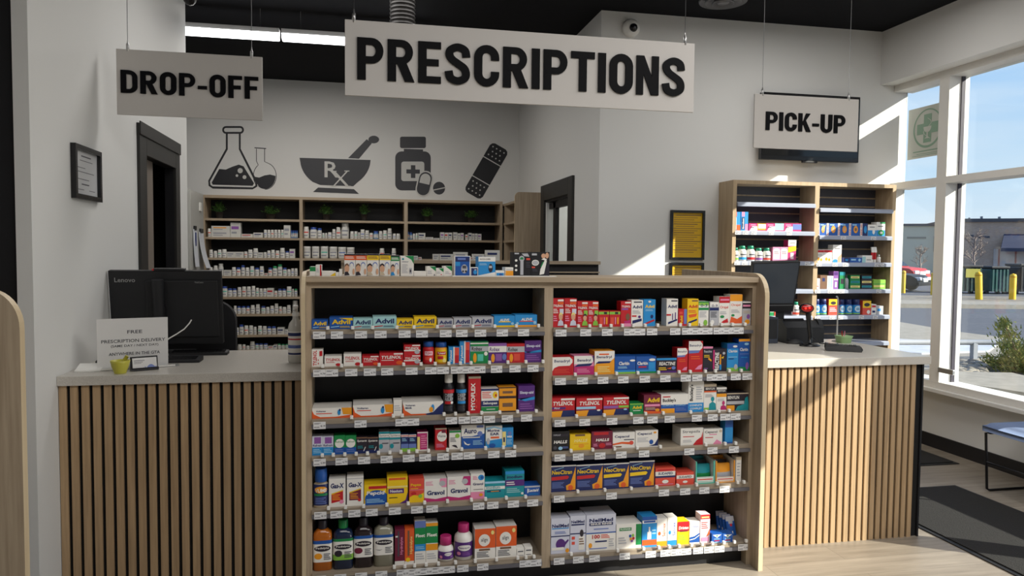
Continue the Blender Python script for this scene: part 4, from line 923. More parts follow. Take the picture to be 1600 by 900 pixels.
def bottle(name, x0, x1, H, loc, body, cap, capf=.18, capr=.6, sh=.12, label=None, D=(), sq=0.0, sy=1.0, bm=None, cm=None, neck=True):
    """body, cap and label as parts; D is drawn on the label, bent round the bottle"""
    rr_ = (x1-x0)/2*0.97; o = thing(name, None, None, (loc[0], loc[1]+rr_*sy, loc[2])); hb = H*(1-capf)
    prof = [(rr_*.9, 0), (rr_, .012*H), (rr_, hb-sh*H), (rr_*.93, hb-sh*H*.55), (rr_*(capr*.5+.35), hb-sh*H*.15), (rr_*capr*.92, hb)]
    one('bottle_body', lambda b: b.lathe(prof, bm or ink(body), (0, 0, 0), 22, sq=sq, sy=sy), o)
    cr0 = rr_*capr
    one('cap', lambda b: b.lathe([(cr0, hb+.001), (cr0*1.02, hb+.01*H), (cr0*.98, H*.985), (cr0*.9, H)], cm or ink(cap), (0, 0, 0), 18, sy=1.0 if sq == 0 else 1), o)
    if label:
        z0, z1, col = label; R_ = rr_*1.012
        def wp(p):
            a = max(-1.45, min(1.45, p[0]/R_)); q = 1.0
            if sq: cx, sn = abs(math.sin(a)), abs(math.cos(a)); k = 2+sq*6; q = 1/((cx**k+sn**k)**(1/k))
            R2 = R_*q-p[1]*1.0
            return (R2*math.sin(a), -R2*math.cos(a)*sy, p[2])
        def f(b):
            wl = R_*2.5; draw(b, [r(0, 0, 1, 1, col)]+list(D), wl, (z1-z0)*H, 0.0, lambda p: wp((p[0], p[1], p[2]+z0*H)))
        one('label', f, o)
    return o
def mklab(*opts):
    for o in opts:
        if len(o.split()) <= 16: return o
    return opts[-1]
def fin(o, look, cat, n, where, group):
    tag(o, mklab(f'{look}, {ORD[n]} from left, {where}', f'{look}, {ORD[n]} from left, {where.replace(" of ", ", ")}', f'{look}, {ORD[n]} on {where.replace(" of ", ", ")}'), cat, group)
def xw(x, y, Y): return onY(x, y, Y).x
ROWN = ['top shelf', 'second shelf', 'third shelf', 'fourth shelf', 'fifth shelf', 'bottom shelf']
TY = lambda c='W', s='R': [t('TYLENOL', .08, .52, .92, .78, c, .03, .15)]
adv = lambda c, c2='R': [t('Advil', .10, .40, .90, .82, c, .035), pg(c2, (.06, .10), (.42, .18), (.42, .26), (.06, .18)), ln(.45, .1, .9, .26, 2, c)]
kid = lambda hair, top: [e(.72, .36, .17, .13, 's'), pg(hair, (.54, .38), (.58, .47), (.72, .52), (.86, .48), (.90, .38), (.80, .44), (.64, .44)), pg(top, (.45, .05), (.52, .2), (.72, .26), (.92, .2), (.97, .05))]
tyk = lambda hair, top, sq: [r(.45, .90, .97, .97, 'W'), r(.45, .80, .97, .88, 'O'), t('TYLENOL', .06, .70, .94, .79, 'W', .03, .15), r(.62, .46, .97, .64, sq), ln(.06, .48, .5, .66, 3, 'W')]+kid(hair, top)+[ln(.06, .2, .4, .42, 3, 'p')]
citr = lambda c: [r(0, .95, 1, 1, 'W'), pg('A', (.98, .92), (.98, .05), (.62, .05), (.60, .22), (.78, .3)), t('NeoCitran', .03, .66, .84, .82, 'Y', .025, .12), pg(c, (.02, .44), (.66, .47), (.72, .55), (.66, .6), (.02, .57)), ln(.04, .14, .52, .38, 5, 'b'), e(.78, .14, .1, .1, 'O'), pg('c', (.1, .84), (.5, .93), (.5, .91), (.12, .83))]
vick = lambda: [pg('W', (.08, .86), (.92, .86), (.5, .52)), e(.5, .74, .09, .07, 'G'), ln(.2, .34, .8, .5, 2, 'c'), r(.25, .2, .75, .28, 'R'), e(.5, .08, .3, .05, 'c')]
BOX = 'medicine_box'
L_ROWS = [
 [(487, 512.6, 500, 'B', 'dark blue box with yellow lettering', adv('Y', 'c')), (514.8, 551, 496, 'B', 'wider dark blue box with yellow corner', [pg('Y', (.4, .95), (1, .95), (1, .72), (.75, .8))]+adv('Y', 'c')),
  (552, 582, 497.5, 'L', 'pale teal box with navy lettering', adv('N')), (582.6, 619.5, 494.5, 'L', 'larger pale teal box with navy lettering', adv('N')),
  (620, 646, 498.5, 'Y', 'yellow box with navy lettering', adv('N', 'C')), (647, 682, 495, 'Y', 'larger yellow box with navy lettering', adv('N', 'C')),
  (684, 708, 498.5, 'S', 'small silver box with navy lettering', adv('N')), (709, 737, 497, 'S', 'silver box with navy lettering', adv('N')), (738, 771, 495.5, 'S', 'largest silver box with navy lettering', adv('N')),
  (772, 804.5, 493.5, 'C', 'bright blue box with yellow stripe at foot', [r(0, 0, 1, .14, 'Y'), r(.22, .42, .8, .5, 'Y'), t('ALEVE', .27, .5, .73, .74, 'W', .03, .15), e(.88, .3, .07, .12, 'c')]), (805, 839, 492, 'C', 'bright blue box with orange stripe at foot', [r(0, 0, 1, .14, 'A'), r(.2, .42, .85, .5, 'r'), t('ALEVE', .27, .5, .78, .74, 'W', .03, .15), e(.9, .34, .07, .14, 'c'), e(.1, .3, .06, .1, 'c')])],
 [(487, 504.6, 546, 'W', 'narrow upright white box with red vertical lettering', [tv_('TYLENOL', .1, .06, .45, .94, 'R'), pg('R', (.68, .6), (.95, .62), (.95, .92), (.68, .9)), ln(.55, .1, .62, .5, 2, 'R')]),
  (507, 534, 556.5, 'W', 'small white box with red lettering', TY('R')+[ln(.1, .34, .6, .46, 2, 'R'), e(.8, .16, .16, .14, 'R')]), (537, 564.5, 553, 'W', 'taller white box with red lettering', TY('R')+[ln(.1, .34, .6, .46, 2, 'R'), e(.8, .16, .16, .14, 'R')]),
  (566, 592, 556, 'R', 'small red box with white lettering', [r(.5, .86, .98, .98, 'W')]+TY()+[ln(.08, .36, .6, .46, 1, 'W'), e(.8, .2, .15, .14, 'O')]), (593, 630, 551.5, 'R', 'wide red box with white lettering', [r(.6, .86, .98, .98, 'W')]+TY()+[ln(.08, .36, .6, .46, 1, 'W'), e(.84, .2, .14, .16, 'O')]),
  ('stack', 631, 657, 555, 538.5, 'R', 'small red box with white stripe', [r(0, .38, 1, .5, 'W'), r(.5, .86, .98, .98, 'W')]+TY()+[e(.8, .3, .16, .2, 'S')]),
  ('bot', 661, 679, 534, 'red medicine bottle with blue cap', dict(body='R', cap='B', capf=.24, capr=.92, sh=.06, label=(.08, .66, 'R'), D=[r(.2, .55, .8, .85, 'q'), t('TYLENOL', .25, .62, .75, .8, 'R'), r(.22, .2, .78, .45, 'r'), e(.62, .2, .09, .16, 'W')])), ('bot', 680, 700, 535, 'amber medicine bottle with blue cap', dict(body='A', cap='B', capf=.24, capr=.92, sh=.06, label=(.08, .66, 'Y'), D=[r(.2, .58, .8, .85, 'R'), t('Tylenol', .25, .62, .75, .8, 'W'), r(.25, .25, .6, .5, 'R'), e(.68, .15, .12, .18, 'y')])),
  (701, 718, 542, 'C', 'blue and red upright box, shorter one', [r(.42, 0, .56, 1, 'W'), r(.56, .04, .95, .5, 'R'), r(.56, .5, .95, .96, 'r'), tv_('Tylenol', .1, .1, .36, .8, 'W')]), (718, 734.5, 533, 'C', 'blue and red upright box, taller one', [r(.42, 0, .56, 1, 'W'), r(.56, .04, .95, .6, 'R'), r(.56, .6, .95, .96, 'r'), tv_('Tylenol', .1, .1, .36, .8, 'W')]),
  (735, 763, 533.5, 'T', 'green box with grey top band', [r(0, 0, 1, 1, 'G'), r(0, .55, 1, .78, 'S'), r(0, .88, 1, .94, 'W'), t('Robax', .06, .58, .66, .76, 'K', .02, .1), e(.25, .25, .1, .22, 'A'), r(.4, .1, .72, .42, 'm'), e(.86, .44, .1, .09, 'W')]),
  (763, 791.5, 536.5, 'u', 'violet box with white band', [r(0, 0, 1, .6, 'P'), r(0, .55, 1, .86, 'W'), t('Robax', .06, .6, .62, .8, 'P', .02, .1), e(.25, .25, .1, .22, 'A'), r(.4, .1, .74, .46, 'u'), e(.88, .3, .12, .16, 'b')]),
  (792, 819.5, 537, 'R', 'red box with grey band', [r(0, .55, 1, .85, 'S'), t('Robax', .06, .6, .62, .8, 'K', .02, .1), e(.25, .25, .1, .22, 'A'), r(.4, .1, .74, .46, 'r')]), (820, 846, 532, 'P', 'tall purple box with blue swirl', [t('Sleep-aid', .08, .66, .92, .82, 'i', .03), pg('C', (0, .45), (.4, .5), (1, .58), (1, .46), (.4, .42), (0, .5)), ln(.1, .08, .9, .36, 3, 'u')])],
 [(487, 549.5, 637.5, 'W', 'long flat white and orange box, shorter one', [pg('O', (0, 0), (1, 0), (1, .3), (.6, .12), (.2, .12), (.05, .4), (0, .8)), pg('A', (.74, 1), (1, 1), (1, .3), (.78, .35)), t('Voltaren', .1, .62, .34, .78, 'N', .02), ln(.1, .4, .5, .56, 1, 'r'), e(.68, .55, .04, .28, 'C'), e(.7, .78, .025, .12, 'N')]),
  (551.5, 614, 632.5, 'W', 'long flat white and orange box, taller one', [pg('O', (0, 0), (1, 0), (1, .3), (.6, .1), (.2, .1), (.05, .4), (0, .9)), pg('A', (.78, 1), (1, 1), (1, .3), (.82, .35)), t('Voltaren', .1, .66, .38, .82, 'N', .02), ln(.1, .48, .45, .62, 1, 'r'), e(.74, .52, .045, .28, 'C'), e(.75, .78, .025, .1, 'N')]),
  (615, 628, 625, 'W', 'small plain white box', [ln(.1, .3, .9, .7, 3, 'S')]), (629.5, 692.5, 628, 'W', 'long flat white and blue box', [pg('O', (0, 0), (.95, 0), (.6, .1), (.2, .1), (.05, .4), (0, .9)), pg('N', (.55, .08), (.75, .2), (.88, .6), (1, .9), (1, 0), (.6, 0)), t('Voltaren', .06, .7, .3, .84, 'N', .02), t('EMULGEL', .06, .5, .22, .64, 'N', .03), e(.74, .52, .04, .28, 'C'), e(.7, .4, .05, .2, 'A')]),
  ('bot', 693, 710.5, 585.6, 'black roll-on bottle with red shoulder', dict(body='K', cap='W', capf=.22, capr=.72, sh=.16, label=(.05, .62, 'K'), D=[r(0, .84, 1, 1.05, 'R'), t('DEEP', .2, .66, .8, .82, 'S', .03), t('RELIEF', .2, .5, .8, .64, 'S', .03), r(.2, .36, .62, .48, 'R'), e(.7, .42, .1, .06, 'W'), ln(.2, .05, .75, .28, 4, 'k')])), ('bot', 713, 730, 585.6, 'black roll-on bottle with blue shoulder', dict(body='K', cap='W', capf=.22, capr=.72, sh=.16, label=(.05, .62, 'K'), D=[r(0, .84, 1, 1.05, 'C'), t('DEEP', .2, .66, .8, .82, 'S', .03), t('RELIEF', .2, .5, .8, .64, 'S', .03), r(.2, .36, .8, .48, 'C'), ln(.2, .05, .75, .28, 4, 'k')])),
  (732, 751, 588, 'R', 'tall red box with white vertical lettering', [r(0, .94, 1, 1, 'E'), tv_('MYOFLEX', .2, .08, .55, .82, 'W', .035), ln(.62, .1, .7, .6, 3, 'r')]), (752, 779, 607.5, 'W', 'white, blue and green box of patches', [r(0, .92, 1, 1, 'N'), ln(.05, .6, .6, .9, 4, 'r'), e(.8, .74, .14, .14, 'Y'), e(.84, .72, .05, .06, 'R'), r(0, .27, 1, .5, 'N'), t('Salonpas', .1, .32, .92, .46, 'W', .03), r(0, .06, 1, .25, 'G'), ln(.3, .12, .8, .18, 1, 'W')]),
  ('stack', 780, 806.5, 620, 605, 'A', 'small orange box with dark border', [r(0, 0, 1, .08, 'D'), r(0, .9, 1, 1, 'D'), r(.2, .35, .8, .6, 'e')]), (810, 835.5, 603, 'P', 'purple box with blue swirl', [t('Sleep-aid', .08, .66, .92, .8, 'i', .03), pg('C', (0, .44), (.4, .5), (1, .58), (1, .46), (.4, .4), (0, .5)), ln(.1, .08, .9, .34, 3, 'u')])],
 [(487, 504, 682, 'i', 'pale eye drop box, pink square', [r(0, 0, 1, .42, 'C'), r(.2, .62, .85, .96, 'u'), t('Refresh', .08, .46, .92, .58, 'N', .01), ln(.1, .1, .9, .36, 3, 'c')]), (504.3, 521, 682, 'i', 'another pale eye drop box, pink square', [r(0, 0, 1, .42, 'C'), r(.2, .62, .85, .96, 'u'), t('Refresh', .08, .46, .92, .58, 'N', .01), ln(.1, .1, .9, .36, 3, 'c')]),
  (522, 539, 680.5, 'G', 'green eye drop box, white oval', [r(0, 0, 1, .36, 'B'), e(.5, .58, .42, .24, 'W'), t('Refresh', .14, .62, .86, .72, 'G', .01), ln(.15, .1, .85, .3, 2, 'b')]), (539.3, 556.6, 680.5, 'G', 'another green eye drop box, white oval', [r(0, 0, 1, .36, 'B'), e(.5, .58, .42, .24, 'W'), t('Refresh', .14, .62, .86, .72, 'G', .01), ln(.15, .1, .85, .3, 2, 'b')]),
  (557, 574, 683, 'D', 'dark eye drop box with white lettering', [r(0, .92, 1, 1, 'e'), r(0, 0, 1, .2, 'N'), t('Systane', .06, .68, .94, .84, 'W', .02, .1), ln(.1, .3, .6, .5, 2, 'T'), pg('W', (.7, .14), (.85, .4), (.8, .4), (.62, .14))]), (574.3, 591, 683, 'D', 'another dark eye drop box with white lettering', [r(0, .92, 1, 1, 'e'), r(0, 0, 1, .2, 'N'), t('Systane', .06, .68, .94, .84, 'W', .02, .1), ln(.1, .3, .6, .5, 2, 'T'), pg('W', (.7, .14), (.85, .4), (.8, .4), (.62, .14))]),
  (592, 608.6, 674.5, 'S', 'silver eye drop box with teal top', [r(0, .9, 1, 1, 'T'), r(0, .74, 1, .89, 'W'), t('Systane', .06, .76, .94, .86, 'K', .01), r(0, .62, 1, .71, 'T'), e(.2, .3, .18, .12, 'T'), ln(.3, .4, .9, .5, 1, 'k')]), (609, 625.7, 674.5, 'S', 'another silver eye drop box with teal top', [r(0, .9, 1, 1, 'T'), r(0, .74, 1, .89, 'W'), t('Systane', .06, .76, .94, .86, 'K', .01), r(0, .62, 1, .71, 'T'), e(.2, .3, .18, .12, 'T'), ln(.3, .4, .9, .5, 1, 'k')]),
  (626.5, 638, 679, 'N', 'navy box with red top, green foot', [r(0, .86, 1, 1, 'W'), r(0, .9, 1, .95, 'R'), r(0, 0, 1, .2, 'g'), ln(.15, .6, .8, .8, 3, 'c'), r(0, .2, 1, .45, 'b')]), (638.5, 650.5, 679, 'N', 'another navy box with red top, green foot', [r(0, .86, 1, 1, 'W'), r(0, .9, 1, .95, 'R'), r(0, 0, 1, .2, 'g'), ln(.15, .6, .8, .8, 3, 'c'), r(0, .2, 1, .45, 'b')]),
  (652, 668.5, 675, 'M', 'magenta box with yellow strip', [r(0, 0, 1, .06, 'W'), r(0, .94, 1, 1, 'W'), r(0, .06, .25, .75, 'y'), ln(.35, .15, .9, .85, 6, 'p'), r(.94, 0, 1, 1, 'W')]), (680, 698, 669, 'R', 'red eye drop box with white disc', [r(0, .94, 1, 1, 'E'), e(.58, .62, .42, .24, 'W'), t('Visine', .22, .58, .9, .7, 'k', .01), r(.55, .78, .9, .92, 'V'), ln(.1, .12, .8, .3, 3, 'p')]),
  (702, 720, 673, 'W', 'white box with green top and sprig', [r(0, .9, 1, 1, 'G'), e(.7, .72, .2, .12, 'g'), ln(.08, .4, .6, .66, 4, 'k'), pg('D', (.2, .2), (.5, .12), (.75, .06), (.6, .22), (.4, .24))]), (721, 757, 664, 'W', 'large blue and white ear drop box', [r(0, 0, 1, .52, 'B'), pg('B', (0, .5), (0, .44), (1, .62), (1, .5)), t('Auro', .1, .64, .66, .86, 'N', .03), e(.8, .62, .11, .11, 'b'), r(.66, .88, .95, .98, 'b'), ln(.5, .15, .92, .36, 4, 'c'), pg('W', (.1, .34), (.25, .2), (.4, .2), (.3, .14), (.14, .2)), ln(.05, .44, .8, .52, 1, 'W')]),
  (759, 784.5, 665, 'c', 'pale blue and white ear box', [r(0, .3, 1, 1, 'W'), pg('C', (0, .3), (.5, .36), (1, .4), (1, 0), (0, 0)), pg('c', (0, .9), (.5, .98), (1, .86), (1, .8), (.5, .9), (0, .8)), t('Murine', .1, .72, .84, .84, 'N', .03), t('EAR', .28, .56, .82, .68, 'N', .03), r(.3, .42, .82, .5, 'O'), e(.15, .3, .1, .15, 'S'), e(.4, .1, .2, .1, 'B')]), (785, 802, 668, 'C', 'tall blue box with yellow strip', [r(0, .06, .32, .8, 'y'), ln(.08, .15, .24, .7, 1, 'N'), e(.66, .7, .18, .1, 'b'), t('wax', .4, .48, .9, .58, 'W'), ln(.4, .12, .9, .4, 4, 'c')])],
 [('bot', 489, 513.5, 733, 'tall antacid bottle with blue cap', dict(body='E', cap='B', capf=.34, capr=.8, sh=.1, label=(.06, .60, 'N'), D=[e(.5, .74, .36, .16, 'A'), t('TUMS', .18, .62, .82, .8, 'W', .04), r(.1, .46, .9, .56, 'G'), ln(.2, .06, .8, .4, 4, 'b')], sy=.6)),
  (514, 540, 748, 'W', 'white box with red panel and dark lettering', [t('Gas-X', .1, .66, .9, .84, 'N', .04, .12), pg('Y', (.15, .48), (.85, .6), (.85, .56), (.15, .42)), pg('R', (.15, .44), (.85, .56), (.85, .22), (.15, .14)), ln(.2, .24, .7, .46, 4, 'A'), e(.76, .18, .13, .07, 'p')]), (542, 568, 744.5, 'W', 'white box with maroon panel and dark lettering', [r(0, .92, 1, .94, 'S'), t('Gas-X', .1, .64, .9, .8, 'N', .04, .12), pg('Y', (.15, .48), (.85, .6), (.85, .56), (.15, .42)), pg('V', (.15, .44), (.85, .56), (.85, .2), (.15, .2)), ln(.2, .24, .7, .46, 4, 'A'), e(.76, .2, .1, .05, 'R')]),
  (569, 604, 757, 'Y', 'blue and yellow wide antacid box', [r(.2, .78, 1, .92, 'R'), e(.55, .3, .52, .42, 'B'), r(.05, 0, 1, .3, 'B'), t('Pepcid', .1, .44, .92, .68, 'W', .035, .12), ln(.1, .1, .9, .32, 3, 'c')]), (605, 637, 745, 'Y', 'yellow box with purple band', [r(.08, .88, .9, .96, 'O'), r(.06, .38, .82, .56, 'P'), t('Nexium', .14, .42, .74, .52, 'W', .03), r(0, .6, 1, .66, 'y'), pg('P', (.6, 0), (.9, .12), (1, .4), (1, 0)), ln(.1, .2, .5, .26, 1, 'D')]),
  (639.5, 662.5, 748, 'r', 'pink and yellow stomach remedy box', [pg('Y', (0, 0), (1, 0), (1, .4), (.6, .28), (.3, .32), (0, .22)), t('Pepto', .1, .66, .8, .8, 'Y', .03), r(0, .52, 1, .54, 'p'), e(.3, .38, .18, .07, 'R'), ln(.1, .56, .6, .62, 1, 'Y'), e(.75, .26, .14, .08, 'g')]),
  (663, 698, 748, 'W', 'pink and white box with dark lettering', [r(0, .58, 1, 1, 'W'), pg('p', (.7, 1), (1, 1), (1, .6), (.78, .62), (.66, .78)), e(.8, .78, .14, .12, 'S'), ln(.06, .7, .4, .9, 4, 'p'), t('Gravol', .12, .28, .9, .48, 'N', .035), pg('M', (0, 0), (1, 0), (1, .18), (.5, .1), (0, .18))]), (699, 735, 744.5, 'W', 'another pink and white box, magenta corner', [pg('M', (.7, 1), (1, 1), (1, .6), (.74, .62), (.62, .78)), e(.76, .78, .13, .12, 'S'), ln(.06, .68, .36, .88, 4, 'p'), t('Gravol', .14, .3, .88, .5, 'N', .035), pg('M', (0, 0), (1, 0), (1, .18), (.5, .1), (0, .18))]),
  (735.5, 757, 740, 'W', 'tall white box with pink foot and blue circle', [r(0, 0, 1, .28, 'p'), e(.75, .84, .22, .11, 'C'), e(.8, .84, .1, .06, 'B'), t('Gravol', .16, .54, .9, .64, 'N', .03), ln(.15, .76, .5, .92, 3, 'p'), ln(.2, .36, .9, .4, 1, 'k'), e(.75, .16, .14, .06, 'A')]), (757.5, 789, 752, 'T', 'wide teal box with white band', [r(0, .52, 1, .7, 'W'), t('Imodium', .06, .55, .76, .72, 'T', .02), r(.1, .36, .8, .44, 'N'), r(.3, .38, .7, .42, 'A'), r(0, .88, 1, 1, 'c')]),
  (789.5, 819, 736, 'T', 'tall teal box with purple band', [r(0, .88, 1, 1, 'C'), t('imodium', .08, .72, .9, .84, 'N', .03), pg('P', (0, .48), (1, .6), (1, .42), (0, .42)), pg('P', (0, .66), (1, .66), (1, .44), (0, .44)), ln(.06, .46, .5, .62, 2, 'W'), ln(.08, .16, .8, .36, 3, 'L'), e(.9, .12, .07, .05, 'W')]), (819.5, 844, 759, 'B', 'small low blue box with white top', [r(0, .84, 1, 1, 'S'), t('Lactaid', .25, .4, .9, .7, 'W', .03, .2), r(.18, .3, .24, .75, 'W'), ln(.3, .08, .9, .24, 2, 'C')])],
 [('bot', 487, 519, 815.5, 'orange rehydration drink bottle with dark cap', dict(body='O', cap='D', capf=.17, capr=.5, sh=.14, label=(.18, .62, 'W'), D=[r(0, .84, 1, 1, 'B'), e(.5, .63, .3, .14, 'D'), t('Pedialyte', .26, .58, .74, .70, 'W', .02), e(.35, .28, .14, .14, 'A'), ln(.55, .1, .8, .42, 4, 'k')], sq=.5, sy=.75, bm=mat('orange_drink', 'b9651d', 0.12))),
  ('bot', 520, 552, 815, 'dark blue rehydration drink bottle with green cap', dict(body='N', cap='G', capf=.17, capr=.5, sh=.14, label=(.2, .64, 'W'), D=[r(0, .88, 1, 1, 'G'), r(0, 0, 1, .3, 'g'), r(0, .26, 1, .34, 'W'), e(.5, .63, .3, .12, 'D'), t('Pedialyte', .26, .58, .74, .69, 'W', .02), e(.34, .32, .13, .15, 'D'), ln(.55, .1, .8, .42, 4, 'k')], sq=.5, sy=.75, bm=mat('dark_blue_drink', '1f2c48', 0.12))),
  ('bot', 552.5, 583, 811, 'dark red rehydration drink bottle with foil cap', dict(body='D', cap='D', capf=.17, capr=.5, sh=.14, label=(.22, .66, 'W'), D=[r(0, .86, 1, 1, 'B'), e(.5, .63, .3, .13, 'D'), t('Pedialyte', .26, .58, .74, .69, 'W', .02), e(.32, .32, .15, .14, 'V'), ln(.55, .1, .8, .42, 4, 'k')], sq=.5, sy=.75, bm=mat('dark_plum_drink', '2b2024', 0.12))),
  ('bot', 584, 615.5, 810, 'clear rehydration drink bottle with foil cap', dict(body='S', cap='D', capf=.17, capr=.5, sh=.14, label=(.24, .66, 'W'), D=[r(0, .86, 1, 1, 'B'), e(.5, .63, .3, .13, 'D'), t('Pedialyte', .26, .58, .74, .69, 'W', .02), pg('k', (.2, .3), (.34, .24), (.46, .3), (.34, .27)), ln(.55, .1, .8, .42, 4, 'k')], sq=.5, sy=.75, bm=mat('pale_clear_drink', '93907f', 0.12))),
  (617, 632, 827, 'V', 'narrow maroon box with white vertical lettering', [r(0, 0, 1, .12, 'W'), tv_('Hydralyte', .55, .3, .88, .78, 'p', .02), r(.3, .25, .45, .95, 'k'), r(.05, .78, .3, .82, 'W')]), (632.5, 647, 826, 'O', 'narrow orange box with white vertical lettering', [r(0, 0, 1, .1, 'W'), tv_('Hydralyte', .55, .3, .88, .78, 'y', .02), r(.3, .25, .5, .95, 'e'), e(.35, .14, .25, .06, 'Y')]),
  (648, 665, 814, 'W', 'tall green and pale blue box', [r(0, .84, 1, 1, 'b'), r(0, .46, 1, .84, 'G'), r(0, .3, 1, .46, 'C'), t('Fleet', .1, .62, .94, .7, 'W', .03), ln(.1, .34, .9, .42, 2, 'c'), ln(.1, .1, .9, .26, 3, 'S')]), (665.5, 684, 817, 'W', 'tall green and orange box', [r(0, .92, 1, 1, 'A'), r(0, .5, 1, .92, 'G'), r(0, .32, 1, .48, 'A'), t('Fleet', .1, .66, .94, .75, 'W', .03), ln(.1, .1, .9, .26, 3, 'S')]),
  ('bot', 685, 710.5, 841, 'small white laxative bottle with magenta cap', dict(body='W', cap='M', capf=.36, capr=.72, sh=.22, label=(.1, .42, 'P'), D=[e(.6, .66, .2, .22, 'W'), t('RestoraLAX', .44, .6, .78, .74, 'P', .01), e(.22, .3, .08, .2, 'p'), e(.76, .3, .08, .16, 'u')])), ('bot', 711, 741, 822, 'large white laxative bottle with magenta cap', dict(body='W', cap='M', capf=.24, capr=.6, sh=.18, label=(.1, .52, 'P'), D=[e(.5, .62, .3, .2, 'W'), t('RestoraLAX', .26, .56, .74, .7, 'P', .01), e(.25, .24, .09, .12, 'p'), ln(.4, .12, .75, .36, 3, 'u')])),
  (742, 774, 826, 'W', 'orange and white probiotic box', [r(0, .36, 1, 1, 'O'), e(.46, .62, .28, .2, 'W'), t('align', .3, .54, .62, .7, 'k', .01), r(.2, .28, .74, .34, 'e'), ln(.1, .06, .7, .26, 4, 'k'), e(.86, .86, .08, .07, 'y')]), (775, 807, 822, 'W', 'another orange and white probiotic box', [r(0, .36, 1, 1, 'O'), e(.46, .62, .28, .2, 'W'), t('align', .3, .54, .62, .7, 'k', .01), r(.2, .28, .74, .34, 'e'), ln(.1, .06, .7, .26, 4, 'k'), e(.86, .86, .08, .07, 'y')]),
  ('stack', 807.5, 819.5, 866, 857.5, 'W', 'tiny white box', [r(.15, .4, .85, .6, 'k')]), ('stack', 820, 832, 864, 855.5, 'W', 'tiny white box', [r(.15, .4, .85, .6, 'k')])],
]
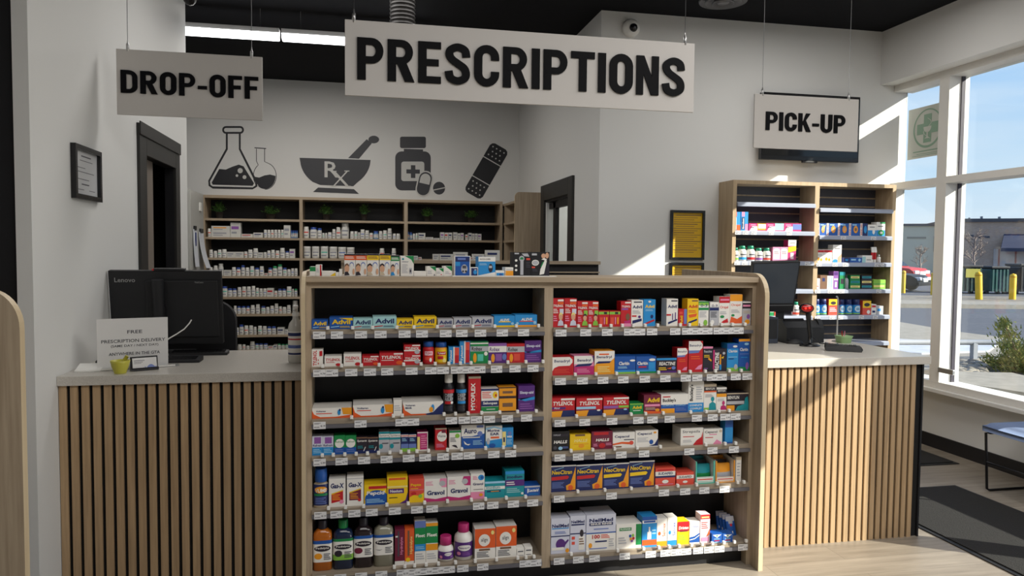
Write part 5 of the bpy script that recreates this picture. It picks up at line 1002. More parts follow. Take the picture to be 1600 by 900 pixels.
R_ROWS = [
 [(863, 881, 466.5, 'R', 'tall red children\'s box with blond child', tyk('y', 'i', 'i')), (882, 901, 466.5, 'R', 'another tall red children\'s box with blond child', tyk('y', 'i', 'i')), (902, 918.5, 471, 'R', 'red children\'s box with dark haired child', tyk('D', 'g', 'g')), (918.8, 935, 471, 'R', 'another red children\'s box with dark haired child', tyk('D', 'g', 'g')),
  (935.5, 951.5, 486, 'R', 'small red box with lime top', [r(0, .78, 1, .96, 'g'), r(.5, .8, .8, .94, 'D'), r(.1, .1, .4, .6, 'r'), r(.5, .15, .6, .6, 'p'), r(.7, .15, .85, .6, 'A')]), (952.5, 969, 486, 'R', 'another small red box with lime top', [r(0, .78, 1, .96, 'g'), r(.5, .8, .8, .94, 'D'), r(.1, .1, .4, .6, 'r'), r(.5, .15, .6, .6, 'p'), r(.7, .15, .85, .6, 'A')]),
  (970, 986, 471, 'R', 'red box with pink foot and white lettering', [r(.4, .92, .97, .98, 'W'), t('TYLENOL', .08, .76, .92, .84, 'W'), r(.08, .66, .7, .73, 'u'), e(.68, .38, .2, .14, 'e'), pg('M', (.3, .2), (.95, .26), (.9, .12), (.4, .1)), r(0, 0, 1, .12, 'p')]), (986.5, 1004.5, 469, 'W', 'tall white box with dark lettering and red dots', [r(.2, .9, .9, .95, 'k'), t('Advil', .1, .68, .92, .8, 'N', .03), r(.05, .36, .45, .42, 'R'), pg('N', (.1, .1), (.9, .2), (.9, .3), (.1, .22)), e(.7, .36, .12, .05, 'P'), ln(.1, .48, .8, .62, 3, 'S')]),
  (1005.5, 1024, 468, 'C', 'tall bright blue box with yellow lettering', [t('Advil', .12, .68, .92, .8, 'Y', .03), ln(.15, .56, .8, .64, 2, 'c'), pg('R', (.05, .1), (.9, .26), (.95, .2), (.1, .04)), e(.5, .92, .12, .04, 'W'), e(.7, .36, .12, .07, 'N')]), (1041.5, 1059, 467, 'W', 'tall white box with dark lettering and purple figures', [r(.4, .9, .95, .95, 'k'), t('Advil', .1, .66, .92, .78, 'N', .03), r(.0, .38, .4, .44, 'R'), r(.5, .22, .58, .46, 'P'), r(.75, .24, .83, .5, 'P'), pg('N', (.15, .06), (.95, .2), (.95, .26), (.15, .14))]),
  (1060, 1073, 483, 'R', 'small red and blue box', [r(.66, .1, 1, 1, 'b'), tv_('Advil', .2, .1, .52, .6, 'Y', .03), r(.1, .7, .5, .85, 'r')]), (1074, 1091, 467, 'Y', 'tall yellow box with red lettering', [r(.4, .9, .95, .95, 'e'), t('Advil', .1, .66, .92, .78, 'R', .03), pg('O', (.1, .4), (.9, .46), (.8, .34), (.2, .3)), pg('N', (.1, .06), (.9, .2), (.9, .26), (.1, .14)), ln(.1, .48, .8, .6, 2, 'O')]),
  (1091.5, 1107, 471, 'W', 'white and green upright baby drops box', [r(0, .95, 1, 1, 'G'), r(0, .84, 1, .95, 'g'), t('0-3', .2, .78, .85, .9, 'N', .01), r(0, .64, 1, .74, 'G'), ln(.1, .34, .8, .6, 5, 'S'), e(.7, .12, .2, .12, 'g')]), (1109, 1123, 472, 'S', 'white and navy upright baby drops box', [r(0, .8, 1, 1, 'W'), t('0-9', .2, .8, .85, .9, 'N', .01), r(0, .64, 1, .76, 'N'), ln(.1, .34, .8, .6, 5, 'k'), e(.3, .14, .2, .1, 'W')]),
  (1123.5, 1140, 463.5, 'W', 'tall white and red oral remedy box', [r(0, .78, 1, 1, 'R'), r(.1, .86, .95, .92, 'p'), t('Orajel', .08, .56, .85, .68, 'r', .01), e(.3, .3, .2, .05, 'G'), pg('R', (.1, .06), (.9, .1), (.8, .24), (.4, .16)), ln(.1, .38, .7, .5, 2, 'S')]), (1140.5, 1159.5, 460, 'W', 'tallest white and orange box', [r(0, .78, 1, 1, 'A'), t('Orajel', .08, .6, .85, .7, 'O', .01), pg('O', (0, .06), (1, .06), (1, .3), (.6, .2), (.1, .28)), e(.25, .32, .14, .04, 'G'), ln(.1, .4, .8, .52, 3, 'S')]),
  (1160, 1174, 471, 'S', 'brown topped white box with flowers', [r(0, .7, 1, 1, 'D'), r(.05, .78, .95, .86, 'p'), r(0, .94, 1, .99, 'W'), e(.72, .36, .2, .1, 'u'), e(.6, .14, .3, .1, 'A'), ln(.1, .5, .9, .62, 2, 'E')])],
 [(862, 896, 558, 'R', 'red and white allergy box', [pg('W', (0, 1), (.82, 1), (.95, .85), (.95, .68), (.82, .52), (.3, .5), (.1, .4), (0, .2)), t('Benadryl', .1, .66, .82, .86, 'N', .02), ln(.1, .1, .85, .36, 4, 'r')]), (897, 928, 556, 'p', 'pink and white allergy box', [pg('W', (0, 1), (.86, 1), (.95, .85), (.95, .68), (.82, .56), (0, .56)), r(0, 0, 1, .45, 'M'), pg('N', (0, .42), (.8, .46), (.95, .6), (.2, .56)), t('Benadryl', .16, .66, .84, .84, 'N', .02), pg('N', (.92, 1), (1, 1), (1, .6), (.97, .7)), ln(.15, .1, .8, .34, 3, 'p')]),
  (929, 960, 548.5, 'A', 'amber and white allergy box', [pg('W', (0, 1), (1, 1), (1, .7), (.8, .55), (.1, .5), (0, .35)), r(.22, .83, .72, .89, 'O'), t('Benadryl', .1, .66, .86, .8, 'N', .02), pg('N', (.05, .46), (.75, .48), (.85, .56), (.2, .56)), ln(.15, .08, .8, .36, 4, 'y')]), (960.5, 993, 557, 'B', 'blue allergy box with small cloud', [r(0, 0, 1, .12, 'g'), r(0, .1, 1, .2, 'C'), t('Claritin', .2, .5, .7, .7, 'W', .03), e(.85, .76, .13, .06, 'W'), ln(.15, .3, .6, .44, 2, 'c')]),
  (994, 1025, 557, 'B', 'blue allergy box with red line and cloud', [r(0, 0, 1, .12, 'G'), r(0, .1, 1, .2, 'C'), t('Claritin', .06, .5, .58, .7, 'W', .03), r(.12, .34, .52, .42, 'R'), e(.8, .8, .16, .08, 'W'), r(.62, .2, .95, .66, 'C')]), (1026, 1057, 559.5, 'D', 'dark navy allergy box with white lettering', [r(0, .86, 1, 1, 'C'), r(0, 0, 1, .12, 'P'), t('REACTINE', .12, .5, .94, .74, 'W', .025, .12), ln(.1, .16, .5, .4, 2, 'Y'), pg('O', (.5, .28), (.75, .36), (.7, .24)), e(.85, .32, .1, .12, 'b')]),
  (1058, 1074.5, 544, 'R', 'small red and white children\'s allergy box', [pg('W', (0, 1), (.8, 1), (.97, .9), (.97, .78), (.8, .72), (0, .68)), pg('b', (0, .62), (.7, .64), (.8, .7), (0, .7)), t('Benadryl', .06, .8, .88, .9, 'N', .01), ln(.15, .42, .8, .56, 2, 'O'), pg('p', (.45, .08), (.9, .08), (.95, .22), (.7, .2))]), (1076, 1098, 533, 'R', 'tall red and white children\'s allergy box', [pg('W', (0, 1), (.8, 1), (.97, .9), (.97, .78), (.8, .7), (0, .64)), pg('b', (0, .6), (.7, .62), (.8, .7), (0, .7)), t('Benadryl', .06, .8, .88, .9, 'N', .01), ln(.15, .4, .8, .54, 2, 'O'), pg('p', (.45, .08), (.9, .08), (.98, .25), (.7, .2))]),
  (1098.5, 1113.5, 541.5, 'D', 'dark upright box with pink top', [r(0, .92, 1, 1, 'p'), t('Reactine', .1, .76, .9, .86, 'S', .02), ln(.1, .56, .7, .68, 2, 'Y'), pg('A', (.5, .5), (.85, .4), (.9, .46), (.6, .56)), ln(.1, .1, .5, .16, 1, 'u')]), (1114, 1135, 545, 'D', 'dark box with vertical white lettering', [r(0, .1, .12, .95, 'M'), tv_('REACTINE', .15, .06, .45, .84, 'W', .03), r(.5, .3, .6, .75, 'A'), e(.8, .8, .1, .06, 'S'), pg('Y', (.6, .6), (.8, .68), (.75, .56)), r(.5, .06, .62, .3, 'C')]),
  (1136, 1153.5, 537, 'C', 'upright blue allergy box with white lettering', [r(0, .82, 1, 1, 'B'), r(0, 0, 1, .12, 'g'), t('Claritin', .1, .68, .9, .78, 'W', .02), e(.7, .9, .2, .04, 'W'), r(.1, .5, .9, .52, 'c'), ln(.1, .42, .6, .48, 1, 'N'), e(.78, .15, .16, .1, 'S')]), (1154, 1176, 529.5, 'B', 'tall blue allergy box with amber top', [r(0, .92, 1, 1, 'A'), r(0, 0, 1, .12, 'G'), t('Claritin', .12, .62, .84, .72, 'W', .02), e(.7, .84, .2, .04, 'c'), r(.1, .52, .9, .54, 'b'), e(.78, .15, .14, .12, 'u'), ln(.2, .4, .8, .45, 1, 'C')])],
 [(862, 898, 622, 'R', 'red box with navy foot and purple strip', [r(.4, .88, 1, .98, 'W'), t('TYLENOL', .06, .6, .92, .82, 'W', .03, .15), r(0, 0, 1, .34, 'N'), r(.0, .4, .6, .52, 'P'), t('FLU', .12, .42, .34, .51, 'W'), pg('A', (0, 0), (.4, 0), (.48, .32), (0, .3))]), (900.5, 941, 622, 'R', 'red box with navy foot and pale blue strip', [r(.4, .88, 1, .98, 'W'), t('TYLENOL', .12, .6, .9, .82, 'W', .03, .15), r(0, 0, 1, .34, 'N'), r(0, .38, .75, .52, 'c'), pg('A', (0, 0), (.4, 0), (.48, .32), (0, .3)), e(.86, .3, .07, .05, 'W')]),
  (943, 982.5, 620.5, 'R', 'red box with navy foot and lime strip', [r(.4, .88, 1, .98, 'W'), t('TYLENOL', .12, .6, .9, .82, 'W', .03, .15), r(0, 0, 1, .34, 'N'), r(0, .38, .58, .52, 'u'), r(.6, .4, 1, .52, 'g'), pg('A', (0, 0), (.4, 0), (.48, .32), (0, .3)), e(.86, .3, .07, .05, 'c')]), (984, 1005, 630.5, 'G', 'small green box with yellow lettering', [t('Advil', .2, .48, .88, .78, 'Y', .035), ln(.25, .28, .8, .4, 1, 'W'), r(0, .9, 1, 1, 'g')]),
  (1006, 1032.5, 617, 'V', 'brown-red box with yellow lettering', [t('Advil', .2, .6, .92, .84, 'Y', .035), r(.05, .38, .95, .5, 'p'), ln(.1, .2, .7, .34, 2, 'E'), e(.8, .18, .13, .08, 'A'), pg('O', (0, 0), (1, 0), (1, .1), (0, .16))]), (1033, 1075, 616, 'W', 'white and blue wide cold remedy box', [r(0, 0, 1, .44, 'B'), t('Buckley\'s', .06, .54, .54, .78, 'K', .03), r(.06, .84, .34, .9, 'R'), t('COMPLETE', .06, .36, .46, .44, 'c', .01), t('COMPLET', .54, .36, .92, .44, 'c', .01), r(0, 0, .5, .24, 'A'), ln(.55, .08, .95, .28, 3, 'b')]),
  (1075.5, 1099.5, 596, 'W', 'tall white and blue cold syrup box', [r(0, 0, 1, .3, 'C'), tv_('Buckley\'s', .08, .36, .36, .9, 'K', .03), t('COMPLETE', .1, .19, .9, .25, 'W', .02), t('COMPLET', .12, .08, .88, .14, 'W', .02), ln(.5, .4, .9, .85, 6, 'S')]), (1100, 1119, 600, 'W', 'white cough syrup box with blue figure', [r(0, .9, 1, 1, 'E'), r(0, .74, 1, .9, 'D'), t('BENYLIN', .12, .79, .86, .87, 'W', .02), r(0, .7, 1, .75, 'O'), e(.7, .45, .14, .09, 'T'), pg('T', (.4, .05), (.44, .28), (.7, .36), (.95, .28), (1, .05)), ln(.1, .52, .8, .64, 3, 'S'), r(0, .06, .4, .14, 'g')]),
  (1119.5, 1135, 605.5, 'W', 'white cough syrup box with pink figure', [r(0, .7, 1, .92, 'D'), t('BENYLIN', .12, .82, .86, .9, 'W', .02), r(0, .6, 1, .74, 'A'), e(.7, .34, .14, .09, 'M'), pg('M', (.4, .05), (.44, .2), (.7, .26), (.95, .2), (1, .05)), ln(.1, .42, .8, .54, 2, 'S')]), (1135.5, 1170, 614, 'D', 'wide dark cough remedy box with teal figure', [r(0, .94, 1, 1, 'E'), t('BENYLIN', .04, .66, .56, .84, 'W', .02), r(0, .36, .8, .54, 'S'), r(0, 0, .36, .3, 'A'), pg('T', (.4, 0), (.5, .24), (.8, .36), (.84, .7), (.95, .8), (1, .4), (1, 0))])],
 [(862, 889.5, 674, 'K', 'black bag-style lozenge box', [r(0, .74, 1, .86, 'D'), t('HALLS', .12, .38, .88, .54, 'W', .04, .15), t('HALLS', .1, .78, .5, .86, 'S', .02, .15), e(.2, .16, .1, .09, 'k'), e(.5, .14, .12, .09, 'c'), ln(.62, .12, .95, .24, 2, 'b')]), (890.5, 923, 678.5, 'Y', 'yellow lozenge box with white lettering', [r(.25, .88, .72, 1, 'e'), t('HALLS', .2, .5, .84, .7, 'y', .04, .15), e(.55, .26, .14, .12, 'A'), ln(.2, .36, .9, .42, 1, 'A')]),
  (924.5, 957, 674, 'V', 'dark red lozenge box with white lettering', [r(.1, .8, .8, .96, 'R'), t('HALLS', .2, .44, .84, .6, 'W', .04, .15), e(.5, .2, .16, .14, 'R'), ln(.08, .16, .28, .34, 2, 'p'), ln(.68, .2, .95, .36, 2, 'p')]), (957.5, 992, 675.5, 'W', 'white throat lozenge box with orange swoosh', [t('Cepacol', .08, .62, .74, .82, 'N', .03), pg('O', (0, .3), (.4, .4), (.9, .36), (.9, .2), (.4, .28), (0, .2)), e(.84, .32, .1, .13, 'r'), r(.5, .5, .96, .56, 'k'), r(0, .06, .4, .14, 'e')]),
  (993, 1028, 672.5, 'W', 'white throat lozenge box with navy swoosh', [t('Cepacol', .08, .7, .72, .88, 'N', .03), ln(.08, .3, .6, .6, 4, 'S'), pg('N', (.6, .06), (.85, .16), (1, .5), (1, .06)), e(.7, .3, .09, .14, 'B'), e(.86, .86, .07, .06, 'A')]), (1063.5, 1098.5, 669, 'W', 'white throat lozenge box with red berry', [t('Strepsils', .08, .68, .86, .88, 'k', .01), ln(.1, .46, .6, .56, 1, 'R'), pg('R', (.55, 0), (.7, .26), (.92, .46), (.98, .8), (1, 0)), ln(.1, .16, .5, .34, 2, 'S')]),
  (1099.5, 1128.5, 670, 'W', 'white throat lozenge box with pink swoosh', [t('Cepacol', .06, .68, .72, .88, 'k', .02), r(.3, .6, .7, .66, 'p'), pg('p', (.5, 0), (.7, .3), (.95, .1), (.95, 0)), e(.9, .84, .08, .09, 'E'), ln(.08, .4, .5, .5, 1, 'R')]), (1133, 1145, 657, 'C', 'tall narrow bright blue box', [r(0, .7, 1, 1, 'B'), r(0, 0, 1, .06, 'B')])],
 [(861, 900, 727, 'N', 'navy and yellow hot drink box with red strip', citr('R')), (900.5, 942, 725.5, 'N', 'another navy and yellow hot drink box, red strip', citr('R')), (942.5, 983, 723.5, 'N', 'navy hot drink box with yellow strip', citr('Y')), (983.5, 1022.5, 720, 'N', 'another navy hot drink box with yellow strip', citr('Y')),
  (1024, 1055, 731, 'r', 'red and white sinus tablet box', [r(0, .56, 1, .8, 'W'), r(.1, .84, .9, .92, 'R'), t('SUDAFED', .14, .62, .88, .76, 'N', .03), r(0, .46, 1, .56, 'N'), e(.5, .24, .16, .1, 'W'), ln(.1, .06, .9, .14, 1, 'p')]), (1057, 1084, 738, 'r', 'smaller red and white sinus tablet box', [r(0, .5, 1, .78, 'W'), t('SUDAFED', .14, .54, .88, .72, 'k', .03), e(.5, .24, .14, .1, 'W')]),
  ('tray', 1087, 1116.5, 720, 745, 'm', 'pale green display tray of lozenge bags', 'T', 'G'), ('tray', 1118.5, 1148, 719, 745, 'A', 'orange display tray of lozenge bags', 'A', 'S'), (1150, 1158, 714, 'W', 'slim white upright tube box', [ln(.2, .2, .8, .8, 5, 'S'), r(0, .88, 1, 1, 'E')])],
 [(861, 890, 810, 'i', 'pale blue nasal rinse box with purple pot', [t('NeilMed', .05, .74, .95, .84, 'N', .035), r(.05, .7, .95, .73, 'C'), r(0, .48, 1, .51, 'N'), e(.52, .26, .26, .16, 'P'), pg('P', (.72, .2), (.96, .36), (.92, .4), (.7, .3)), r(.05, .1, .7, .18, 'W'), ln(.2, .56, .8, .64, 2, 'b'), e(.88, .08, .1, .06, 'A')]), (891, 915, 806, 'i', 'pale blue nasal rinse box with dropper bottle', [t('NeilMed', .06, .8, .92, .88, 'N', .035), r(.06, .74, .92, .78, 'N'), r(0, .5, 1, .53, 'N'), r(.55, .06, .92, .44, 'W'), e(.74, .52, .12, .1, 'D'), r(.1, .36, .3, .44, 'r'), r(.1, .22, .3, .3, 'r'), ln(.58, .2, .9, .4, 3, 'e')]),
  (916, 962, 804, 'i', 'large pale blue and white nasal rinse box', [r(0, 0, 1, .5, 'W'), t('NeilMed', .1, .8, .9, .9, 'N', .035), r(.1, .7, .9, .78, 'N'), t('SINUS RINSE', .14, .72, .86, .77, 'W', .03), ln(.25, .58, .75, .64, 1, 'b'), r(0, .48, 1, .51, 'B'), t('100', .2, .34, .46, .45, 'R', .03), ln(.5, .34, .8, .46, 3, 'r'), r(.3, .24, .7, .28, 'N'), e(.14, .16, .06, .07, 'A'), ln(.1, .05, .7, .1, 1, 'b'), ln(.76, .1, .94, .34, 4, 'S')]),
  (963, 1002, 818, 'W', 'white nasal spray box with green cap panel', [r(.78, .08, 1, .96, 'G'), r(.78, .02, 1, .12, 'W'), pg('G', (.12, .72), (.12, .84), (.6, .84), (.6, .72)), t('FLONASE', .16, .75, .56, .82, 'W', .02), e(.55, .5, .05, .06, 'B'), e(.66, .52, .05, .06, 'g'), e(.58, .38, .05, .06, 'A'), e(.68, .4, .05, .06, 'R'), e(.62, .3, .05, .05, 'u'), ln(.08, .2, .4, .5, 3, 'S')]), (1003.5, 1026, 807, 'C', 'blue nasal spray box with orange foot', [r(0, .78, 1, .88, 'W'), r(.1, .8, .9, .86, 'B'), r(0, .06, 1, .24, 'O'), r(.35, .26, .62, .5, 'W'), r(.44, .5, .54, .66, 'W'), ln(.66, .4, .95, .6, 2, 'c'), r(0, .88, 1, 1, 'B')]),
  (1026.5, 1042, 810, 'W', 'white upright nasal box with orange foot', [r(0, 0, 1, .18, 'A'), tv_('Salinex', .55, .34, .85, .82, 'O', .01), e(.25, .46, .14, .07, 'O')]), (1043, 1057.5, 808, 'W', 'white upright nasal box with blue foot', [r(0, 0, 1, .18, 'C'), tv_('Salinex', .55, .34, .85, .82, 'b', .01), e(.25, .46, .14, .07, 'C')]),
  (1058.5, 1076.5, 815, 'Y', 'red and yellow nasal mist box', [r(0, .58, 1, 1, 'R'), t('Dristan', .1, .66, .95, .8, 'W', .03, .15), r(.2, .56, .9, .62, 'V'), ln(.1, .2, .7, .44, 3, 'g')]), (1077.5, 1093, 815, 'W', 'white box with blue wave', [t('OTRIVIN', .1, .72, .9, .8, 'b', .01), pg('B', (0, .3), (.5, .34), (1, .48), (1, .06), (0, .06)), pg('W', (0, .2), (.5, .24), (1, .4), (1, .36), (.5, .2), (0, .16)), ln(.15, .52, .7, .64, 2, 'c')]),
  (1094.5, 1109, 804, 'q', 'tall peach and orange-red box', [r(0, .84, 1, 1, 'R'), r(.1, .88, .9, .93, 'y'), pg('O', (.6, .2), (1, .5), (1, .3)), ln(.1, .5, .8, .76, 4, 'r'), r(.1, .06, .9, .2, 'p')]), ('yoff', -.012, 1110.5, 1126.5, 832, 'B', 'small blue chest rub box with white triangle', vick()), ('yoff', -.012, 1127.5, 1143, 832, 'B', 'another small blue chest rub box with white triangle', vick()),
  ('pouch', 1137, 1162, 808, 'B', 'large blue stand-up pouch with white top')],
]
def build_row(bay, k, items, where, group):
    z = SHELF[bay, k][1]+.0005; n = 0; prev = -9e9; lastz = None
    for it in items:
        kind = it[0] if isinstance(it[0], str) else 'b'
        if kind == 'b': x0, x1, yt, base, look, D = it
        elif kind == 'bot': _, x0, x1, yt, look, kw = it
        elif kind == 'stack': _, x0, x1, y1, yt, base, look, D = it
        elif kind == 'tray': _, x0, x1, yt, yf, base, look, c1, c2 = it
        elif kind == 'yoff': _, dy, x0, x1, yt, base, look, D = it
        elif kind == 'pouch': _, x0, x1, yt, base, look = it
        Y = 3.462 if kind != 'pouch' else 3.53; ym = (yt+it_base(bay, k, (x0+x1)/2))/2
        xa, xb = xw(x0, ym, Y), xw(x1, ym, Y)
        if kind != 'pouch': xa = max(xa, prev+0.0006)
        bl0, bl1 = (XL0, XM0) if bay == 'L' else (XM1, XR1)
        xa = max(xa, bl0+.0012); xb = min(xb, bl1-(.0012 if kind != 'pouch' else .012))
        h = max(0.012, onY((x0+x1)/2, yt, Y).z-z); n += 1; dpt = min(0.15, max(0.045, 0.6*(xb-xa)+0.03)); xc = (xa+xb)/2
        if k > 0: h = min(h, SHELF[bay, k-1][1]-.024-z)
        if kind == 'b' or kind == 'yoff':
            o = carton(BOX, xa, xb, h, dpt if kind == 'b' else 0.05, base, D, (xc, Y if kind == 'b' else Y+dy, z), None); fin(o, look, 'box', n, where, group)
        elif kind == 'bot':
            o = bottle('medicine_bottle' if h < .14 else 'drink_bottle', xa, xb, h, (xc, Y, z), **kw); fin(o, look, 'bottle', n, where, group)
        elif kind == 'stack':
            h1 = onY((x0+x1)/2, y1, Y).z-z
            o = carton(BOX, xa, xb, h1, dpt, base, D, (xc, Y, z)); tag(o, mklab(f'{look}, lower in stack, {ORD[n]} from left, {where}', f'{look}, lower, {ORD[n]} from left, {where.replace(" of ", ", ")}'), 'box', group)
            o = carton(BOX, xa+.0005, xb-.0005, h-h1-0.0005, dpt, base, D, (xc, Y+.001, z+h1+.0003)); tag(o, mklab(f'{look}, upper in stack, {ORD[n]} from left, {where}', f'{look}, upper, {ORD[n]} from left, {where.replace(" of ", ", ")}'), 'box', group)
        elif kind == 'tray':
            w = xb-xa; d = 0.16; hf = onY((x0+x1)/2, yf, Y).z-z
            o = thing('display_tray', None, None, (xc, Y, z)); fin(o, look, 'tray', n, where, group)
            def f(b):
                mw = ink('W'); tk = .003
                b.box(-w/2, w/2, 0, tk, 0, hf, ink('W')); b.box(-w/2, w/2, d-tk, d, 0, h*1.08, mw); b.box(-w/2, w/2, tk, d-tk, 0, tk, mw)
                for s in (-1, 1):
                    xs_ = -w/2 if s < 0 else w/2-tk; b.prism([(xs_, tk, 0), (xs_, tk, h*.98), (xs_, d*.2, h), (xs_, d-tk, h*1.08), (xs_, d-tk, 0)], (tk, 0, 0), mw)
                draw(b, [r(0, 0, 1, .16, base), r(0, .28, 1, .34, base), r(.1, .55, .9, .7, 'r'), r(0, .96, 1, 1, base)], w, hf)
                for s in (-1, 1): b.box(s*w/2-(.006 if s > 0 else 0), s*w/2+(.006 if s < 0 else 0), -.0008, tk, 0, h*.98, ink(base))
            one('tray_body', f, o)
            for q in range(4):
                def g(b):
                    yy = 0.012+q*.035; hh = h*(.74+.09*q); N = 6; vs = []
                    for i in range(N+1):
                        for j in range(N+1):
                            u, v = i/N*2-1, j/N; vs.append((u*(w/2-.006)*(1-.08*v), yy+.016+.012*v-.012*(1-u*u)*math.sin(PI*min(1, v*1.1)), .004+hh*v))
                    vb = [(a, yy+.026+.012*((c_-.004)/hh), c_) for a, _, c_ in vs]; kq = len(vs)
                    fs = [(i*(N+1)+j, (i+1)*(N+1)+j, (i+1)*(N+1)+j+1, i*(N+1)+j+1) for i in range(N) for j in range(N)]
                    b.add(vs, [f_ for k_, f_ in enumerate(fs) if k_ % N < 3], ink(c2), True); b.add(vs, [f_ for k_, f_ in enumerate(fs) if k_ % N >= 3], ink('k' if q % 2 else c1), True); b.add(vb, [f_[::-1] for f_ in fs], ink(c1))
                one('lozenge_bag', g, o)
        elif kind == 'pouch':
            o = thing('pouch', None, None, (xc, Y, z)); fin(o, look, 'pouch', n, where, group); w = xb-xa
            for q in range(4):
                def g(b):
                    N = 8; yy = q*.028; vs = []
                    for i in range(N+1):
                        for j in range(N+1):
                            u, v = i/N*2-1, j/N; vs.append((u*w/2*(1-.12*v)-.004*q-.008*v, yy+.02*v-.016*(1-u*u)*(1-v)*(0.3+v), h*v))
                    vb = [(a, yy+.012+.012*(c_/h), c_) for a, _, c_ in vs]; fs = [(i*(N+1)+j, (i+1)*(N+1)+j, (i+1)*(N+1)+j+1, i*(N+1)+j+1) for i in range(N) for j in range(N)]
                    for k_, f_ in enumerate(fs): b.add(vs, [f_], ink('S' if (k_ % N) >= 6 or ((k_ % N) == 5 and 2 <= k_//N <= 5) else ('W' if (k_ % N) == 1 and k_//N in (1, 4) else ('R' if (k_ % N) == 4 and k_//N in (3, 4) else 'B'))), True)
                    b.add(vb, [f_[::-1] for f_ in fs], ink('B'))
                one('pouch_bag', g, o)
        prev = xb
        put_tag_x.append((bay, k, xa, xb, look.startswith('another')))
put_tag_x = []
def it_base(bay, k, x):
    (a, c), (xl, xr_) = ((ROWL[k], (487, 846)) if bay == 'L' else (ROWR[k], (862, 1175))); return a+(c-a)*(x-xl)/(xr_-xl)
for bay, ROWS, nm in (('L', L_ROWS, 'left front bay'), ('R', R_ROWS, 'right front bay')):
    for k, items in enumerate(ROWS): build_row(bay, k, items, f'{ROWN[k]} of {nm}', f'goods on the {ROWN[k]} of the {nm}')
last = {}
for bay, k, xa, xb, skip in put_tag_x:
    x = xa+0.034
    lo, hi = (XL0, XM0) if bay == 'L' else (XM1, XR1)
    x = max(x, last.get((bay, k), -9)+0.0545, lo+.028)
    if x+0.028 < hi and not skip: put_tag(bay, k, x); last[bay, k] = x
    if xb+0.008 < hi and not (k == 5 and bay == 'L' and xb < .1): put_knob(bay, k, xb)

# a second large bottle standing behind
z = SHELF['L', 5][1]
